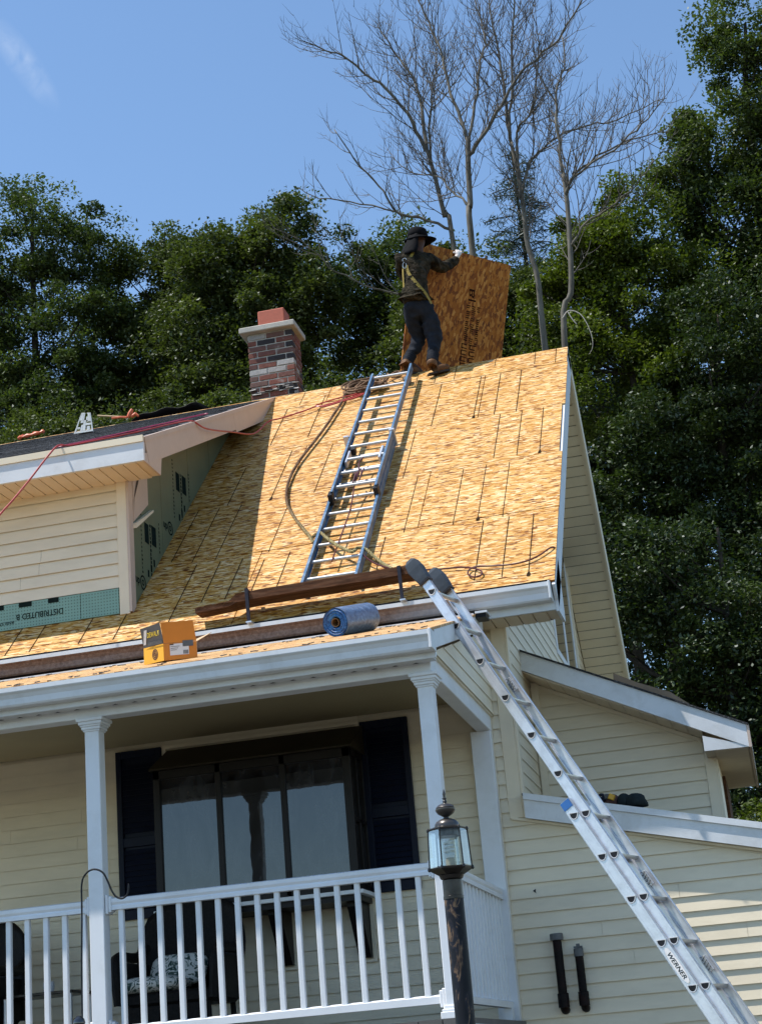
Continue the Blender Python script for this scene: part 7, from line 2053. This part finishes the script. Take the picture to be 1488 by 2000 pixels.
tree('lowest shaded maple on the right behind the side addition', (-0.9, 27.5, 0),
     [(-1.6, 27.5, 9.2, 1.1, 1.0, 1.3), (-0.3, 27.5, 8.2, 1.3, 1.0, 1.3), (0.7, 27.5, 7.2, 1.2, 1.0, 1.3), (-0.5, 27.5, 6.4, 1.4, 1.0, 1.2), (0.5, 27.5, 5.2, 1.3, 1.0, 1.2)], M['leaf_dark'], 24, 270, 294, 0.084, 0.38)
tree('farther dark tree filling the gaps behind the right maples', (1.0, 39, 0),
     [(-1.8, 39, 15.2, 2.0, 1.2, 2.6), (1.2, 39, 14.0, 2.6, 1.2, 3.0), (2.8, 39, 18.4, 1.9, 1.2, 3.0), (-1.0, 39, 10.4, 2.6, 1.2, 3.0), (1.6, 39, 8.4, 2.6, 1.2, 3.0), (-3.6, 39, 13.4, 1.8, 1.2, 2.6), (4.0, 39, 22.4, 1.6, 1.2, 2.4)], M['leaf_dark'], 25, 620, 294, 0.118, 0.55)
tree('sunlit bush low at the right edge behind the lower roof', (0.55, 24, 0),
     [(0.30, 24, 4.35, 0.7, 0.6, 0.5), (1.1, 24, 4.5, 0.7, 0.6, 0.6)], M['leaf_yellow'], 26, 60, 224, 0.076, 0.3)
tree('farther dark tree filling the gaps behind the left oaks', (-11.5, 43, 0),
     [(-20.0, 43, 20.0, 2.2, 1.2, 3.2), (-17.5, 43, 18.0, 2.4, 1.2, 2.6), (-17.0, 43, 22.5, 1.8, 1.2, 2.4), (-14.6, 43, 19.2, 2.4, 1.2, 3.0), (-13.4, 43, 20.6, 2.2, 1.2, 2.6), (-10.4, 43, 19.2, 2.0, 1.2, 2.4), (-6.2, 43, 20.0, 1.9, 1.2, 1.9), (-3.6, 43, 19.2, 1.9, 1.2, 2.2)], M['leaf_oak'], 27, 620, 237, 0.126, 0.55)
# pine behind the bare trees
def pine(base, topz, lowz, seed, label):
    global NR
    NR = np.random.default_rng(seed); rg_ = random.Random(seed)
    T = thing('pine_tree', label, 'tree', base)
    MB().tube([base, (base[0] + .1, base[1], topz * 0.6), (base[0], base[1], topz)], [0.2, 0.12, 0.02], 7).build('trunk', M['bark'], T)
    pts = []; lb = MB(); z = topz - 0.1
    while z > lowz:
        t = (topz - z) / (topz - lowz); r = 0.25 + 1.9 * t ** 0.8
        for k in range(6):
            a = rg_.uniform(0, 6.28); L_ = r * rg_.uniform(0.7, 1.15)
            p0 = Vector((base[0], base[1], z)); p2 = p0 + Vector((math.cos(a) * L_, math.sin(a) * L_, -0.10 * L_ + rg_.uniform(-.1, .15)))
            p1 = p0.lerp(p2, 0.5) + Vector((0, 0, 0.06 * L_)); Q = bez([p0, p1, p2], 4)
            lb.tube(Q, 0.014, 4, cap=False)
            m = int(90 * L_)
            tt = NR.uniform(0.25, 1.0, m); 
            q = np.array([list(p0.lerp(p2, float(x))) for x in tt]) + NR.normal(size=(m, 3)) * np.array([0.13, 0.13, 0.08]) + np.array([0, 0, -0.03])
            pts.append(q)
        z -= rg_.uniform(0.22, 0.34)
    lb.build('limbs', M['bark'], T, kind='stuff')
    leaves_mesh('crown', np.concatenate(pts), 0.16, M['needle'], T, 0.14, 0.2, None, 0.5)
pine((-3.7, 37, 0), 23.3, 15.0, 31, 'feathery dark pine seen between the bare trees')
pine((-2.4, 38, 0), 21.4, 15.0, 32, 'shorter feathery pine right of the first pine among the bare trees')
